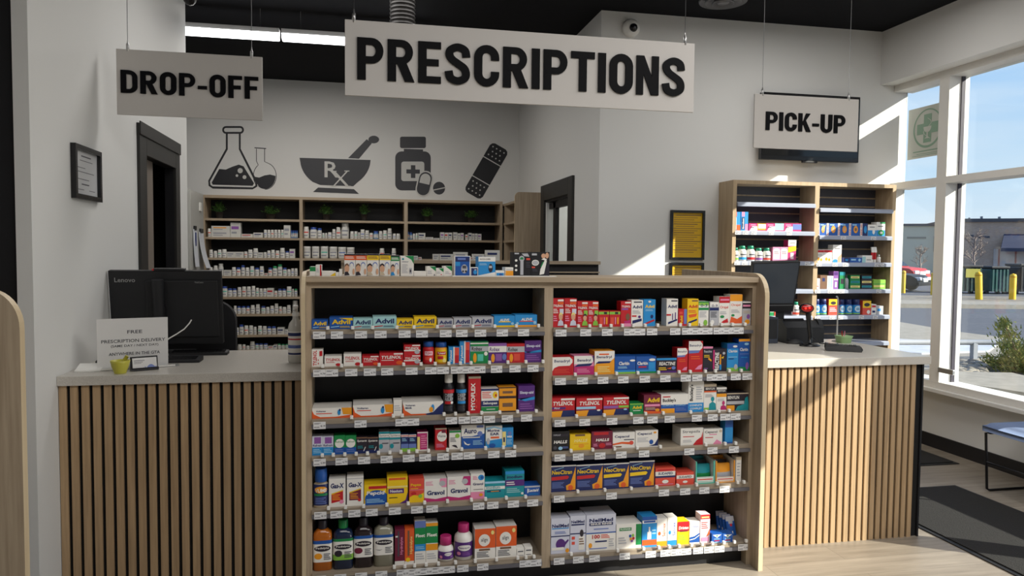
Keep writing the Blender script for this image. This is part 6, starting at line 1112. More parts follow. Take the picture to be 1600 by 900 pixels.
# ---------------------------------------------------------------- goods on top of the display shelving
bfl = lambda c: [r(0, .72, 1, 1, c), r(0, .93, 1, 1, 'D'), ln(.08, .78, .9, .9, 2, 'W' if c != 'Y' else 'e'), e(.68, .5, .2, .13, 'b'), e(.68, .47, .16, .11, 'W'), e(.24, .34, .22, .2, 's'), pg('e' if c == 'O' else 'D', (.02, .4), (.06, .52), (.26, .58), (.44, .5), (.44, .42), (.24, .5)), pg('D' if c == 'O' else ('C' if c == 'G' else 'E'), (.02, .02), (.05, .18), (.3, .2), (.5, .04)), e(.86, .2, .1, .14, 's')]
tt = [(484, 493, 417, 'W', 'white and green small box', [r(0, .5, 1, 1, 'G')], .06), (493.3, 502, 414, 'W', 'upright white box with red edge', [r(.75, 0, 1, 1, 'R'), ln(.1, .3, .6, .7, 3, 'S')], .06), (503, 524, 424.5, 'W', 'flat white box with yellow corner', [pg('Y', (.6, 0), (1, 0), (1, .8))], .06), (524.5, 529.5, 426, 'W', 'tiny low white box', [], .04), (530, 534.5, 421, 'W', 'tiny upright white box', [], .04),
 (538, 555, 397, 'W', 'orange and white knee support box', bfl('O'), .09), (555.5, 573, 397, 'W', 'another orange and white knee support box', bfl('O'), .09), (573.5, 592, 397, 'W', 'yellow and white support box', bfl('Y'), .09), (593, 610.3, 397, 'W', 'another yellow and white support box', bfl('Y'), .09), (610.6, 624, 399, 'W', 'green and white support box', bfl('G'), .09),
 (626, 646.5, 400, 'W', 'large white box with green corner', [pg('G', (.3, 1), (1, 1), (1, .6), (.8, .82)), e(.18, .84, .08, .05, 'T'), t('contour', .1, .68, .6, .74, 'N', .01), ln(.1, .14, .55, .6, 8, 'S'), r(.66, .1, .86, .4, 'S'), r(.7, .18, .8, .32, 'D')], .07), (647, 666.5, 424.5, 'W', 'flat plain white box', [], .07),
 (667, 681, 416.5, 'W', 'small white box with green corner', [pg('G', (.3, 1), (1, 1), (1, .5)), ln(.1, .2, .6, .6, 4, 'S'), r(.8, .05, .9, .2, 'k')], .05), (681.5, 693, 419.5, 'W', 'smallest white box with green corner', [pg('G', (.3, 1), (1, 1), (1, .5)), ln(.1, .3, .6, .6, 3, 'S'), e(.7, .2, .1, .06, 'R')], .05), (693.3, 706, 416, 'W', 'white box with green corner, rightmost of three', [pg('G', (.2, 1), (1, 1), (1, .5)), ln(.2, .2, .7, .5, 3, 'S'), e(.8, .25, .08, .05, 'p')], .05),
 (710, 735, 400, 'W', 'blue glucose meter box with white border', [r(.05, .03, .95, .97, 'B'), r(.05, .72, .95, .94, 'N'), r(.2, .8, .7, .9, 'b'), e(.62, .36, .2, .22, 'S'), r(.5, .38, .74, .52, 'k'), e(.54, .24, .06, .05, 'D'), e(.72, .24, .06, .05, 'D'), r(.05, .5, .35, .7, 'C')], .06), (735.5, 747, 418, 'W', 'small navy and white box', [r(.08, .05, .92, .92, 'N'), e(.6, .45, .25, .25, 'C'), r(.5, .7, .8, .76, 'W')], .04),
 (747.5, 774, 401.5, 'C', 'blue and white glucose meter box', [r(0, .76, 1, 1, 'W'), t('ACCU-CHEK', .08, .84, .72, .92, 'k', .03), pg('W', (0, 0), (1, 0), (1, .22), (0, .04)), e(.72, .42, .13, .22, 'D'), r(.62, .42, .8, .54, 'S'), ln(.06, .56, .5, .68, 2, 'c')], .06), (774.5, 788, 423, 'W', 'tiny blue and white box', [r(.1, .1, .95, .6, 'C'), e(.6, .3, .2, .2, 'B')], .04), (789.5, 802, 418, 'W', 'small white and amber box', [r(.05, 0, 1, .62, 'A'), r(.1, .7, .9, .78, 'S')], .05),
 (802.5, 829.8, 394.5, 'K', 'black thermometer box with white wand', [r(.05, .92, .3, .98, 'S'), pg('S', (.45, .95), (.8, .96), (.9, .82), (.6, .84)), e(.46, .74, .15, .12, 'S'), e(.46, .72, .1, .08, 'G'), r(.38, .06, .56, .7, 'S'), r(.72, .68, .94, .76, 'r'), e(.14, .66, .07, .05, 'W'), e(.14, .44, .07, .05, 'W'), e(.14, .26, .07, .05, 'W'), ln(.7, .36, .95, .62, 4, 'k')], .06), (830.2, 858.5, 394, 'K', 'black thermometer box with baby photo', [r(.02, .86, .3, .94, 'S'), e(.22, .56, .2, .12, 'W'), e(.22, .56, .17, .09, 'S'), e(.66, .84, .12, .1, 's'), e(.86, .86, .1, .12, 's'), pg('W', (.55, .7), (.7, .76), (.86, .7), (.8, .64)), pg('G', (.5, .4), (.62, .6), (.7, .6), (.6, .36)), pg('W', (.45, .06), (.7, .1), (.85, .64), (.74, .68), (.5, .3)), r(.02, .34, .2, .4, 'r'), ln(.05, .2, .35, .32, 3, 'k'), pg('D', (.7, .02), (.98, .02), (.98, .6), (.86, .6))], .06)]
prev = -9
for n, (x0, x1, yt, base, look, D, d) in enumerate(tt):
    Y = 3.50; xa, xb = max(prev+.0005, xw(x0, 415, Y)), xw(x1, 415, Y); prev = xb
    o = carton(BOX if n < 15 else 'device_box', xa, xb, onY((x0+x1)/2, yt, Y).z-ZT, d+.03, base, D, ((xa+xb)/2, Y, ZT+.0006)); fin(o, look, 'box', n+1, 'on top of front display', 'goods on top of the front display shelving')
tag(bx('paper_strip', None, (xw(707, 430, 3.45), xw(869, 430, 3.45), 3.445, 3.49, ZT+.0003, ZT+.004), ink('W')), 'white paper strip lying on top of front display under device boxes', 'paper strip')
# ================================================================ goods on the dispensary shelves
# b bottle white cap, B blue cap, G green cap, x box, s low box, j jar, c blue all over
BACK = {
 ('l', 0): [], 
 ('l', 1): 'b324.2,330.2,357 X330.5,360,361,353 x360.5,376.5,348 s377,395.5,365.5 s396,411,363.5 b412,417.3,359 b417.5,422.7,359 b423,428,359 b428.3,433.3,359 b433.6,438.6,359 b439,443.3,359 x443.6,454,352 c454.5,457,360 c457.2,459.7,360 c460,462.4,360 c462.6,465.5,360',
 ('l', 2): 'b326,332.5,390 b333,339,392 b339.5,346,390 b346.3,354,389.5 x354.3,367,393.5 x367.2,380.5,393.5 b381,386.5,393 b387,394.5,390 b395,403,388 x403.2,411,394.5 b411.5,416.5,394 b417,422.5,391.5 b423,429.5,390.5 b430,436.5,391.5 b437,445,387.5 B445.3,452,392.5 x452.3,461,389',
 ('l', 3): 'b326,332,417.5 b332.5,340,415 b340.3,348.5,412 s349,361,422 b361.3,368.3,417.5 B368.6,375.5,418 B376,382.5,414.5 b382.8,389.3,418 b389.8,397,416 B397.5,404.5,418.5 b405,412,416 s412.3,418,427 B418.5,425,418.5 G425.5,433,416 G433.3,441,413 B441.5,448,418.5 b448.3,454,421 b454.3,459.5,419.5 b459.8,465,419.5',
 ('l', 4): 'B346,354.5,447.5 B354.8,362,451 B362.3,369,451 b370,376.5,449 b377,384,448 b384.3,391.5,448 b392,398.5,447 b399,404,450 b404.5,410,451 b410.3,416,451 x416.5,427.3,450.5 b427.6,433,454.5 B433.5,440,451.5 B440.4,446.5,451.5 b447,455.5,448 b456,459,451.5 G459.5,464.5,451.5',
 ('l', 5): 'b364,369,478 B369.4,375.5,478.5 B376,383,478.5 B383.4,389.5,478.5 b390.2,397.5,477 b398.5,405.5,475.5 B407,414,478.5 b414.5,420.5,480 b421,427.5,478 b428,434.5,474.5 b435,440,479 b440.5,447,480 b447.4,454,477 b456,465,470',
 ('l', 6): 'b368,372,512 B372.5,379.5,507.5 b380,387,509 b387.3,394.5,509 b395,400,511 b401.5,408.5,509.5 b409,416,510 B416.5,423,510.5 B423.4,430.5,510.5 s432.5,443.5,512 s444,449.5,515',
 ('l', 7): 'b369.5,376.5,538.5 b377,382.5,538.5 b383,388.5,540.5 b389,397,534 B397.3,403.3,537 B403.6,410,537 B410.3,417.5,537 s418,426,541 x426.3,432,539 G432.5,438,537.5 G438.4,444,538 G444.5,450,538',
 ('m', 1): 'b473,483,354 B484,495.7,355 B496,503,356.5 b503.4,507.4,364 b507.7,511.5,364 b512,518.5,363 b519,524.5,358 b525,532.5,355 b533,545.5,348.5 b547,553,361.5 b553.4,559,361.5 b559.3,562.7,363 b563,570,358.5 b570.4,577,360 b577.3,583,364 c583.5,591.5,361 b592,598,361 b598.3,605,360 b605.4,612.5,357 b613.5,619,365 b619.4,625.5,365',
 ('m', 2): 'j473,485.5,385 j487,499,385 j500.5,513,385 j514.3,527,385.5 j528,541,386 j541.8,554,386.5 b593,601,388 b612,619,388',
 ('m', 3): 'x490,500,417 s503,520,423',
 ('r', 1): 'c634,639.5,362 c640,644.5,363 b645,649,365 b649.4,653,364.5 x653.5,664.5,364 s665,677,370.5 s677.4,687,372 x688,694,363 x694.4,700,363.5 x700.4,706.5,363.5 x708,714.5,363 x715,719.3,364.5 x719.6,724.5,364 x727,731,366.5 x732,737,364 x737.4,741,365 x741.4,746,365 x746.4,752,365.5',
}
SMW = mat('pill_bottle_white', 'd3d2cd', 0.4); CAPB = mat('pill_bottle_blue_cap', '27479a', 0.4); CAPG = mat('pill_bottle_green_cap', '2e9a62', 0.4); CAPW = mat('pill_bottle_white_cap', 'e2e1dc', 0.4); LBL = mat('pill_label_grey', '9b9da6', 0.5); BLUB = mat('pill_bottle_blue', '3f78b4', 0.4)
BAYN = {'l': 'left back bay', 'm': 'middle back bay', 'r': 'right back bay'}
SHN = ['top shelf', 'second shelf', 'third shelf', 'fourth shelf', 'fifth shelf', 'sixth shelf', 'seventh shelf', 'eighth shelf']
LCOL = ['print_periwinkle', 'pill_label_grey', 'print_coral', 'pill_label_grey', 'pill_label_grey', 'print_mint', 'pill_label_grey']
def meshbox(w, d, h, m_, m2):
    b = MB(); b.box(-w/2, w/2, 0, d, 0, h, m_); b.box(-w*.4, w*.3, -.0008, 0, h*.55, h*.75, m2); b.box(-w*.4, w*.1, -.0008, 0, h*.25, h*.38, LBL); return b
def pill(name, w, h, loc, kind, k):
    o = thing(name, None, None, (loc[0], loc[1]+w/2, loc[2])); r_ = w/2
    cm = {'b': CAPW, 'B': CAPB, 'G': CAPG, 'c': CAPB, 'j': CAPW}[kind]; bm_ = BLUB if kind == 'c' else SMW
    cf = .2 if kind != 'j' else .14
    if kind == 'j': pr = [(r_*.9, 0), (r_*.98, h*.04), (r_, h*(1-cf))]
    else: pr = [(r_*.95, 0), (r_*.99, h*.04), (r_*.99, h*(.68)), (r_*.92, h*.75), (r_*.80, h*(1-cf))]
    one('bottle_body', lambda b: b.lathe(pr, bm_, (0, 0, 0), 14), o)
    cr_0 = r_*(.86 if kind != 'j' else 1.03)
    one('cap', lambda b: b.lathe([(cr_0, h*(1-cf)+.0003), (cr_0, h*.98), (cr_0*.93, h)], cm, (0, 0, 0), 14), o)
    col = _mats[LCOL[k % 7]] if LCOL[k % 7] in _mats else LBL
    def f(b):
        n = 8
        for z0, z1, m_, a0, a1 in ((.12, .62, CAPW, -165, -15), (.46, .56, col, -140, -40), (.18, .30, LBL, -140, -60)):
            vs = []; R_ = r_*(1.0 if m_ is CAPW else 1.012)
            for q in range(n+1):
                an = math.radians(a0+(a1-a0)*q/n); vs += [(R_*math.cos(an), R_*math.sin(an), z0*h), (R_*math.cos(an), R_*math.sin(an), z1*h)]
            b.add(vs, [(2*q, 2*q+2, 2*q+3, 2*q+1) for q in range(n)], m_, True)
    one('label', f, o); return o
for key, s in BACK.items():
    if not s: continue
    bay, row = key; z = ZB[row]+.0005; where = f'{SHN[row]} of {BAYN[bay]}'; n = 0; prev = -9
    for it in s.split():
        v = [float(q) for q in it[1:].split(',')]; kd = it[0]; n += 1; Y = 8.655
        xa, xb = onY(v[0], 400, Y).x, onY(v[1], 400, Y).x; xa = max(xa, prev+.0015, {'l': xb0+.006, 'm': xv1[1]+.003, 'r': xv2[1]+.003}[bay]); xb = min(xb, {'l': xv1[0]-.003, 'm': xv2[0]-.003, 'r': xe1-.003}[bay]); prev = xb; w = xb-xa
        h = max(.02, onY((v[0]+v[1])/2, v[2], Y).z-z); c0 = (xa+w/2, Y, z); g = f'stock on the {where}'
        if kd in 'xsX':
            m2 = [ink('R'), ink('N'), LBL, LBL, ink('u')][(n+row) % 5]
            nm = 'white medicine box' if kd == 'x' else ('low flat white box' if kd == 's' else 'wide white box')
            o = meshbox(w-.001, .10, h, SMW, m2).build('medicine_box', None, c0)
            fin(o, nm, 'box', n, where, g)
            if kd == 'X':
                h2 = onY((v[0]+v[1])/2, v[3], Y).z-z-h-.0006; o = meshbox(w-.004, .095, h2, SMW, ink('A')).build('medicine_box', None, (c0[0], c0[1], z+h+.0004))
                fin(o, 'amber-printed box lying on white box', 'box', n, where, g)
        else:
            nm = {'b': 'white pill bottle with white cap', 'B': 'white pill bottle with blue cap', 'G': 'white pill bottle with green cap', 'c': 'small blue pill bottle', 'j': 'wide white pill jar'}[kd]
            o = pill('pill_bottle' if kd != 'j' else 'pill_jar', w-.001, h, c0, kd, n+row); fin(o, nm, 'bottle' if kd != 'j' else 'jar', n, where, g)
prev = -9
for n, (x0, x1, yt, lk) in enumerate(((646, 653, 400, 'small low white box'), (653.5, 659, 402, 'tiny low white box'), (677, 686, 397, 'small white box'), (686.5, 708.5, 397, 'long white box'), (709.5, 731, 394, 'taller long white box'), (735, 738.8, 402, 'tiny cream box'), (739, 757, 397, 'white box with red end'), (759.5, 781, 391, 'tall grey-white box'))):
    Y = YH+.006; xa, xb = onY(x0, 400, Y).x, onY(x1, 400, Y).x
    o = meshbox(xb-xa-.001, .066, onY((x0+x1)/2, yt, Y).z-zh, SMW, [LBL, ink('R'), LBL, ink('N')][n % 4]).build('medicine_box', None, ((xa+xb)/2, Y, zh+.0005)); tag(o, f'{lk}, {ORD[n+1]} from left, on top of black and oak hutch', 'box', 'boxes on the dispensing hutch')
# plants on the top shelf
LEAF = mat('plant_leaf_green', '3f6a2c', 0.5, bump=0.05); LEAF2 = mat('plant_leaf_light_green', '67913a', 0.5); POT = mat('dark_plant_pot', '24211f', 0.6)
for n, (px, yb_, yt, wd, lab) in enumerate(((343, 340, 314, 26, 'small potted plant, left one in left back bay'), (423, 341.5, 321, 33, 'wide potted plant, right one in left back bay'), (510, 344, 319, 25, 'small potted plant, left one in middle back bay'), (569, 345, 318, 20, 'slim potted plant, right one in middle back bay'), (667, 347.5, 324, 22, 'upright potted plant, left one in right back bay'), (736, 350, 327, 24, 'loose potted plant, right one in right back bay'))):
    Y = 8.76; c = onY(px, yb_, Y); h = onY(px, yt, Y).z-ZB[0]; rad = (onY(px+wd/2, yb_, Y).x-onY(px-wd/2, yb_, Y).x)/2
    o = thing('potted_plant', lab, 'plant', (c.x, Y, ZB[0]+.0005), 'plants on the top dispensary shelf')
    ph = h*.38; one('pot', lambda b: b.lathe([(rad*.34, 0), (rad*.46, ph), (rad*.5, ph), (rad*.44, ph*.98), (rad*.40, ph*.8), (.0005, ph*.8)], POT, (0, 0, 0), 16), o)
    def f(b):
        rg = random.Random(n)
        for k in range(90):
            a = rg.uniform(0, 2*PI); el = rg.uniform(.1, 1.4); L = rg.uniform(.5, 1.0)
            tip = Vector((math.cos(a)*math.cos(el)*rad*L, math.sin(a)*math.cos(el)*rad*.8*L, ph*.8+(h-ph*.8)*L*math.sin(el)**.6)); base = Vector((math.cos(a)*rad*.1, math.sin(a)*rad*.1, ph*.75))
            mid = (tip+base)/2+Vector((0, 0, .012)); b.tube([base, mid, tip], .0012, LEAF, 4)
            for q in range(3):
                d = Vector((rg.uniform(-1, 1), rg.uniform(-1, 1), rg.uniform(-.4, .8))).normalized(); s_ = d.cross(Vector((rg.uniform(-1, 1), rg.uniform(-1, 1), 1))).normalized(); p = tip.lerp(mid, q*.3); l = rg.uniform(.014, .024)
                b.face([p, p+d*l*.5+s_*l*.28, p+d*l, p+d*l*.5-s_*l*.28], LEAF if rg.random() < .65 else LEAF2)
    one('foliage', f, o)

# ================================================================ goods on the pick-up side shelving
def bandaid(): return [r(0, 0, .2, 1, 'W'), tv_('BAND-AID', .04, .06, .17, .94, 'R', .03), e(.62, .5, .2, .3, 'A'), e(.62, .5, .1, .16, 's'), r(.3, .82, .7, .92, 'c')]
bl = lambda c: dict(body='W', cap='T', capf=.22, capr=.72, sh=.14, label=(.08, .62, 'W'), D=[r(0, 0, 1, .3, c), r(.2, .55, .8, .7, 'k'), ln(.25, .36, .75, .5, 2, 'S')], cm=mat('teal_green_cap', '148a6a', .4))
bm_ = lambda: dict(body='B', cap='N', capf=.32, capr=.92, sh=.06, label=(.05, .62, 'C'), D=[e(.5, .6, .3, .34, 'W'), e(.5, .6, .24, .27, 'c'), ln(.35, .5, .65, .7, 2, 'N'), r(0, 0, 1, .12, 'g')])
WALLG = [
 ('A', 1, [(1147.5, 1157, 331, 'C', 'tall bright blue box with orange corner', [r(0, .75, .4, 1, 'r'), r(.4, 0, 1, .3, 'O'), r(.05, .05, .35, .7, 'W'), tv_('polident', .08, .08, .3, .66, 'N')]), (1158, 1169, 331, 'C', 'tall bright blue box with pink corner', [r(.1, .75, .5, 1, 'p'), r(.6, 0, 1, .35, 'p'), r(.1, .05, .5, .7, 'N'), tv_('fixodent', .2, .08, .42, .66, 'W')]), (1170, 1196.5, 349, 'M', 'flat pink and peach box', [pg('q', (.05, 0), (.5, 0), (.5, .6), (.2, .6)), r(.5, .1, 1, 1, 'A'), r(.55, .3, 1, .9, 'q'), r(.1, .7, .4, .85, 'p'), r(.08, .4, .3, .48, 'D')]), (1197, 1224.5, 349, 'M', 'flat pink and teal box', [pg('q', (.05, 0), (.5, 0), (.5, .6), (.2, .6)), r(.5, .1, 1, 1, 'L'), r(.1, .7, .4, .85, 'p'), r(.08, .4, .3, .48, 'D')]), (1225, 1252, 349, 'M', 'flat pink and blue box', [pg('q', (.05, 0), (.5, 0), (.5, .6), (.2, .6)), r(.5, .2, 1, .9, 'b'), r(.1, .7, .4, .85, 'p'), r(.08, .4, .3, .48, 'D')])]),
 ('A', 2, [('bot', 1147.5, 1155.5, 387, 'small vitamin bottle with green label foot', bl('g')), ('bot', 1156, 1169, 384, 'larger vitamin bottle with blue label foot', bl('C')), ('bot', 1169.6, 1182, 384, 'larger vitamin bottle with red label foot', bl('R')), ('bot', 1182.6, 1194, 387.5, 'vitamin bottle with violet label foot', bl('u')), ('bot', 1195, 1206.5, 387.5, 'vitamin bottle with coral label foot', bl('r')), (1207.5, 1219.2, 386, 'p', 'pink and white box', [e(.5, .7, .48, .2, 'W'), r(.06, .15, .94, .68, 'q'), ln(.15, .5, .8, .7, 2, 'k')]), (1219.5, 1231, 386, 'p', 'another pink and white box', [e(.5, .7, .48, .2, 'W'), r(.06, .15, .94, .68, 'q'), ln(.15, .5, .8, .7, 2, 'k')]), (1231.6, 1244, 375, 'M', 'tall white, yellow and pink box', [r(0, .72, 1, 1, 'W'), pg('Y', (0, .4), (1, .5), (1, .72), (0, .66)), ln(.2, .8, .9, .9, 2, 'k'), r(.3, .1, .7, .4, 'q')])]),
 ('A', 4, [(1203, 1209, 482, 'G', 'small green box', [r(0, .5, 1, 1, 'W')]), (1210, 1217, 481, 'r', 'small coral and white box', [r(0, .5, 1, 1, 'W'), e(.5, .6, .3, .2, 'R')]), ('bot', 1240.5, 1251, 472, 'vitamin bottle with green cap behind scanner', bl('r'))]),
 ('B', 1, [(1278, 1291, 349, 'B', 'blue bandage box with pale corner', bandaid()+[pg('y', (.4, .4), (.8, .6), (.9, .9), (.5, .7))]), (1291.5, 1308.5, 349, 'B', 'blue bandage box with tan plaster', bandaid()), (1309, 1326, 349, 'B', 'blue bandage box in middle of row', bandaid()), (1326.4, 1343.5, 349, 'B', 'blue bandage box with brown plaster', bandaid()+[e(.62, .5, .1, .14, 'e')]), (1344, 1355.5, 349, 'N', 'narrow blue bandage box', [r(0, 0, .3, 1, 'W'), tv_('BAND-AID', .06, .06, .26, .94, 'R'), e(.7, .5, .2, .3, 'C')]), (1356, 1369, 351, 'W', 'white and bright blue box', [r(0, 0, 1, .5, 'C'), ln(.2, .72, .8, .86, 1, 'k'), e(.7, .4, .16, .26, 'W')]), (1369.5, 1383, 347, 'W', 'white box with green roll', [r(.4, .88, 1, 1, 'G'), r(0, 0, 1, .42, 'C'), e(.55, .24, .36, .2, 'G'), e(.55, .24, .15, .09, 'W'), ln(.15, .66, .8, .76, 1, 'k')])]),
 ('B', 2, [(1275.5, 1287.3, 390, 'W', 'white box with red top and orange discs', [r(0, .78, 1, .96, 'R'), e(.3, .25, .16, .14, 'A'), e(.66, .2, .14, .12, 'A'), ln(.1, .5, .8, .66, 2, 'S')]), (1287.6, 1300, 390, 'W', 'another red-topped white box with orange discs', [r(0, .78, 1, .96, 'R'), e(.3, .25, .16, .14, 'A'), e(.66, .2, .14, .12, 'A'), ln(.1, .5, .8, .66, 2, 'S')]), (1301.5, 1315, 382.5, 'W', 'tall white box with bare arm picture', [r(0, .48, 1, .5, 'S'), e(.3, .06, .3, .12, 'C'), pg('s', (.55, 0), (.95, 0), (1, .48), (.6, .3)), ln(.2, .76, .8, .84, 1, 'k')]), (1316, 1327.3, 402.5, 'N', 'flat dark blue box', [r(.4, .3, .8, .7, 'C')]), (1327.7, 1346.5, 402.5, 'B', 'flat blue box', [e(.8, .5, .1, .3, 'c'), r(.1, .4, .5, .7, 'c')]), (1347, 1362.5, 399, 'W', 'small white box beside red tubes', [r(0, 0, .35, .8, 'L'), ln(.45, .3, .9, .5, 2, 'k')]), ('tube', 1363, 1366.8, 386, 'R', 'red and white standing tube'), ('tube', 1367, 1371, 386, 'R', 'another red and white standing tube'), ('bot', 1372, 1377, 398, 'tiny white bottle', dict(body='W', cap='S', capf=.25, capr=.5, sh=.15))]),
 ('B', 3, [(1273, 1281, 435, 'W', 'white and pink small box', [r(0, .4, 1, .9, 'q'), ln(.1, .2, .8, .36, 1, 'R')]), (1281.6, 1292, 430, 'e', 'brown box with navy square', [r(.3, .55, .7, .8, 'N')]), (1292.5, 1302, 431, 'W', 'white and pale blue box', [r(.2, .1, .4, .9, 'c'), r(.6, .1, .8, .9, 'c')]), (1302.5, 1310, 424, 'u', 'tall purple box', [r(.1, .5, .9, .6, 'i'), r(.1, .78, .9, .96, 'P'), r(.3, .1, .7, .4, 'i')]), (1312, 1320.5, 425, 'G', 'tall dark green box', [r(0, .8, 1, 1, 'T'), r(.2, .3, .8, .6, 'D')]), ('bot', 1321, 1327.5, 430, 'silver flask bottle', dict(body='S', cap='k', capf=.2, capr=.4, sh=.2)), ('stack3', 1328.5, 1344.5, 430, 'G', 'green and cream box'), ('stack3', 1346, 1363, 430, 'D', 'dark green and yellow box'), (1365, 1383.5, 437, 'g', 'lime green tray box', [r(0, .5, 1, .56, 'G'), r(0, .2, .9, .4, 'y'), r(.1, .7, .7, .9, 'g')])]),
 ('B', 4, [('bot', 1273, 1283, 467.5, 'blue bottle with lime foot', bm_()), ('bot', 1283.6, 1294, 467.5, 'another blue bottle with lime foot', bm_()), (1295, 1309, 467.5, 'r', 'yellow and red box', [r(0, .62, 1, 1, 'Y'), e(.5, .76, .3, .1, 'D'), ln(.1, .2, .9, .5, 3, 'q')]), ('bot', 1312, 1322, 468, 'blue bottle beside yellow and red box', bm_()), ('bot', 1323, 1334, 468, 'blue bottle in middle of three', bm_()), ('bot', 1335, 1347, 468, 'blue bottle, right of three', bm_()), (1348, 1361, 470, 'r', 'yellow and coral box', [r(0, .5, 1, 1, 'Y'), e(.5, .72, .34, .13, 'D'), e(.7, .2, .2, .14, 'W')]), (1361.5, 1369, 475.5, 'W', 'white and red box', [r(.1, .7, .9, .9, 'R'), r(.2, .2, .8, .4, 'N')]), (1369.5, 1380, 478, 'S', 'grey-white box at end of row', [r(.1, .4, .6, .7, 'C')])]),
]
def ybase(x, z, Y):      # helper kept in world units
    return z
for bay, k, items in WALLG:
    z = (ZPA if bay == 'A' else ZPB)[k]+.0006; n = 0; prev = -9; where = f'{SHN[k]} of {"left" if bay == "A" else "right"} wall bay'; g = f'goods on the {where}'
    for it in items:
        kind = it[0] if isinstance(it[0], str) else 'b'; Y = CY+.004; n += 1
        x0, x1, yt = it[:3] if kind == 'b' else it[1:4]
        xa, xb = onY(x0, yt+10, Y).x, onY(x1, yt+10, Y).x; xa = max(xa, prev+.0008); prev = xb; h = onY((x0+x1)/2, yt, Y).z-z; xc = (xa+xb)/2
        if kind == 'b': o = carton(BOX, xa, xb, h, .07, it[3], it[5], (xc, Y, z)); fin(o, it[4], 'box', n, where, g)
        elif kind == 'bot': o = bottle('vitamin_bottle', xa, xb, h, (xc, Y, z), **it[5]); fin(o, it[4], 'bottle', n, where, g)
        elif kind == 'tube':
            o = thing('ointment_tube', None, None, (xc, Y+.015, z)); fin(o, it[5], 'tube', n, where, g); w = (xb-xa)/2
            one('tube_body', lambda b: (b.lathe([(w*.8, h*.2), (w, h*.3), (w*.95, h*.65)], ink('R'), (0, 0, 0), 14), b.prism([(-w*.95, -w*.9, h*.65), (w*.95, -w*.9, h*.65), (w, -.001, h), (-w, -.001, h)], (0, w*.9, 0), ink('W'))), o); one('cap', lambda b: b.lathe([(w*.75, 0), (w*.75, h*.2)], ink('W'), (0, 0, 0), 14), o)
        elif kind == 'stack3':
            hh = h/3
            for q, nm in enumerate(('bottom', 'middle', 'top')):
                o = carton(BOX, xa+.002*q, xb-.002*q, hh-.0006, .06, it[4], [r(.05, .3, .95, .75, 'y' if (q+(it[4] == 'D')) % 2 == 0 else 'T'), ln(.15, .4, .8, .6, 1, 'D')], (xc, Y+.002*q, z+hh*q+.0002*q)); fin(o, f'{it[5]}, {nm} of stack', 'box', n, where, g)

# white price tags on the lips of the wall shelving
wt = MB(); wt.box(-.024, .024, -.001, 0, 0, .03, TAGP); wt.box(-.018, .01, -.0014, -.001, .02, .023, TAGI); wt.box(-.018, -.002, -.0014, -.001, .006, .011, TAGI); wt.text('9.99', (.003, -.0014, .006), (1, 0, 0), (0, 0, 1), .017, .008, TAGI, .01)
WT = wt.build('price_tag'); first_ = True
for bay, k, pxs in (('A', 1, (1152, 1164, 1177, 1204, 1232)), ('A', 2, (1152, 1164, 1176, 1262)), ('B', 1, (1317, 1364)), ('B', 2, (1280, 1305, 1321, 1371, 1378)), ('B', 3, (1279, 1299, 1308, 1317, 1375)), ('B', 4, (1280, 1303, 1316, 1349, 1371))):
    for px in pxs:
        o = WT if first_ else WT.copy()
        if not first_: COL.objects.link(o)
        first_ = False; o.parent = pc; zz = (ZPA if bay == 'A' else ZPB)[k]-.034
        o.location = Vector((onY(px, 400, CY-.019).x, CY-.0186, zz))-pc.location
# ================================================================ outside: forecourt, road, buildings, cars
GZ = -0.12
ASPH = grain('grey_asphalt', '55585e', '63656b', (8, 8, 8), 0.85, spec=0.2); CONC = grain('pale_concrete', '8d887d', '9f998e', (6, 6, 6), 0.8, spec=0.2)
STN = grain('river_stones', '6d675d', '968f83', (9, 9, 9), 0.8, spec=.2); SNOW = grain('thin_snow', 'a9aeb8', 'c2c6ce', (3, 3, 3), 0.8)
EARTH = grain('dry_mulch', '5d5447', '7c7263', (20, 20, 20), .9, spec=.2)
def gp_(x, y): return onZ(x, y, GZ)
struct(bx('ground', None, (4.9, 160, -90, 160, GZ-.1, GZ), ASPH))
ds = 1.0
def strip(name, pts, z0, h, m_, lab=None, cat=None, kind=None):
    b = MB(); b.prism([(p.x, p.y, z0+h) for p in pts], (0, 0, -h), m_); o = b.build(name); 
    if kind: o['kind'] = kind
    if lab: tag(o, lab, cat)
    return o
# planting bed and walk next to the window (world rectangles running along the shopfront)
def slab_between(name, x0, x1, y0, y1, h, m_, kind='structure'):
    o = bx(name, None, (x0, x1, y0, y1, GZ, GZ+h), m_); o['kind'] = kind; return o
A = gp_(1440, 560); B_ = gp_(1440, 592)
P = [gp_(1300, 480), gp_(1700, 484), gp_(1700, 479), gp_(1300, 473.5)]; strip('far_curb', P, GZ, .14, CONC, kind='structure')
P = [gp_(1300, 473.3), gp_(1700, 478.5), gp_(1700, 468), gp_(1300, 464)]; strip('far_stone_bed', P, GZ, .10, STN, kind='structure')
P = [gp_(1250, 620), gp_(1480, 620), gp_(1700, 560), gp_(1700, 545), gp_(1500, 520), gp_(1380, 500)]; strip('near_walk', P, GZ, .02, CONC, kind='structure')
P = [gp_(1340, 552), gp_(1440, 556), gp_(1545, 552), gp_(1560, 541), gp_(1440, 535), gp_(1340, 530)]; strip('snow_patch', P, GZ+.02, .03, SNOW, kind='structure')
P = [gp_(1440, 640), gp_(1700, 640), gp_(1700, 571), gp_(1600, 566), gp_(1500, 570), gp_(1440, 585)]; strip('planting_bed', P, GZ+.02, .03, EARTH, kind='structure')
P = [gp_(1480, 612), gp_(1700, 648), gp_(1700, 628), gp_(1580, 598), gp_(1480, 596)]; strip('bed_edging', P, GZ+.04, .10, CONC, kind='structure')
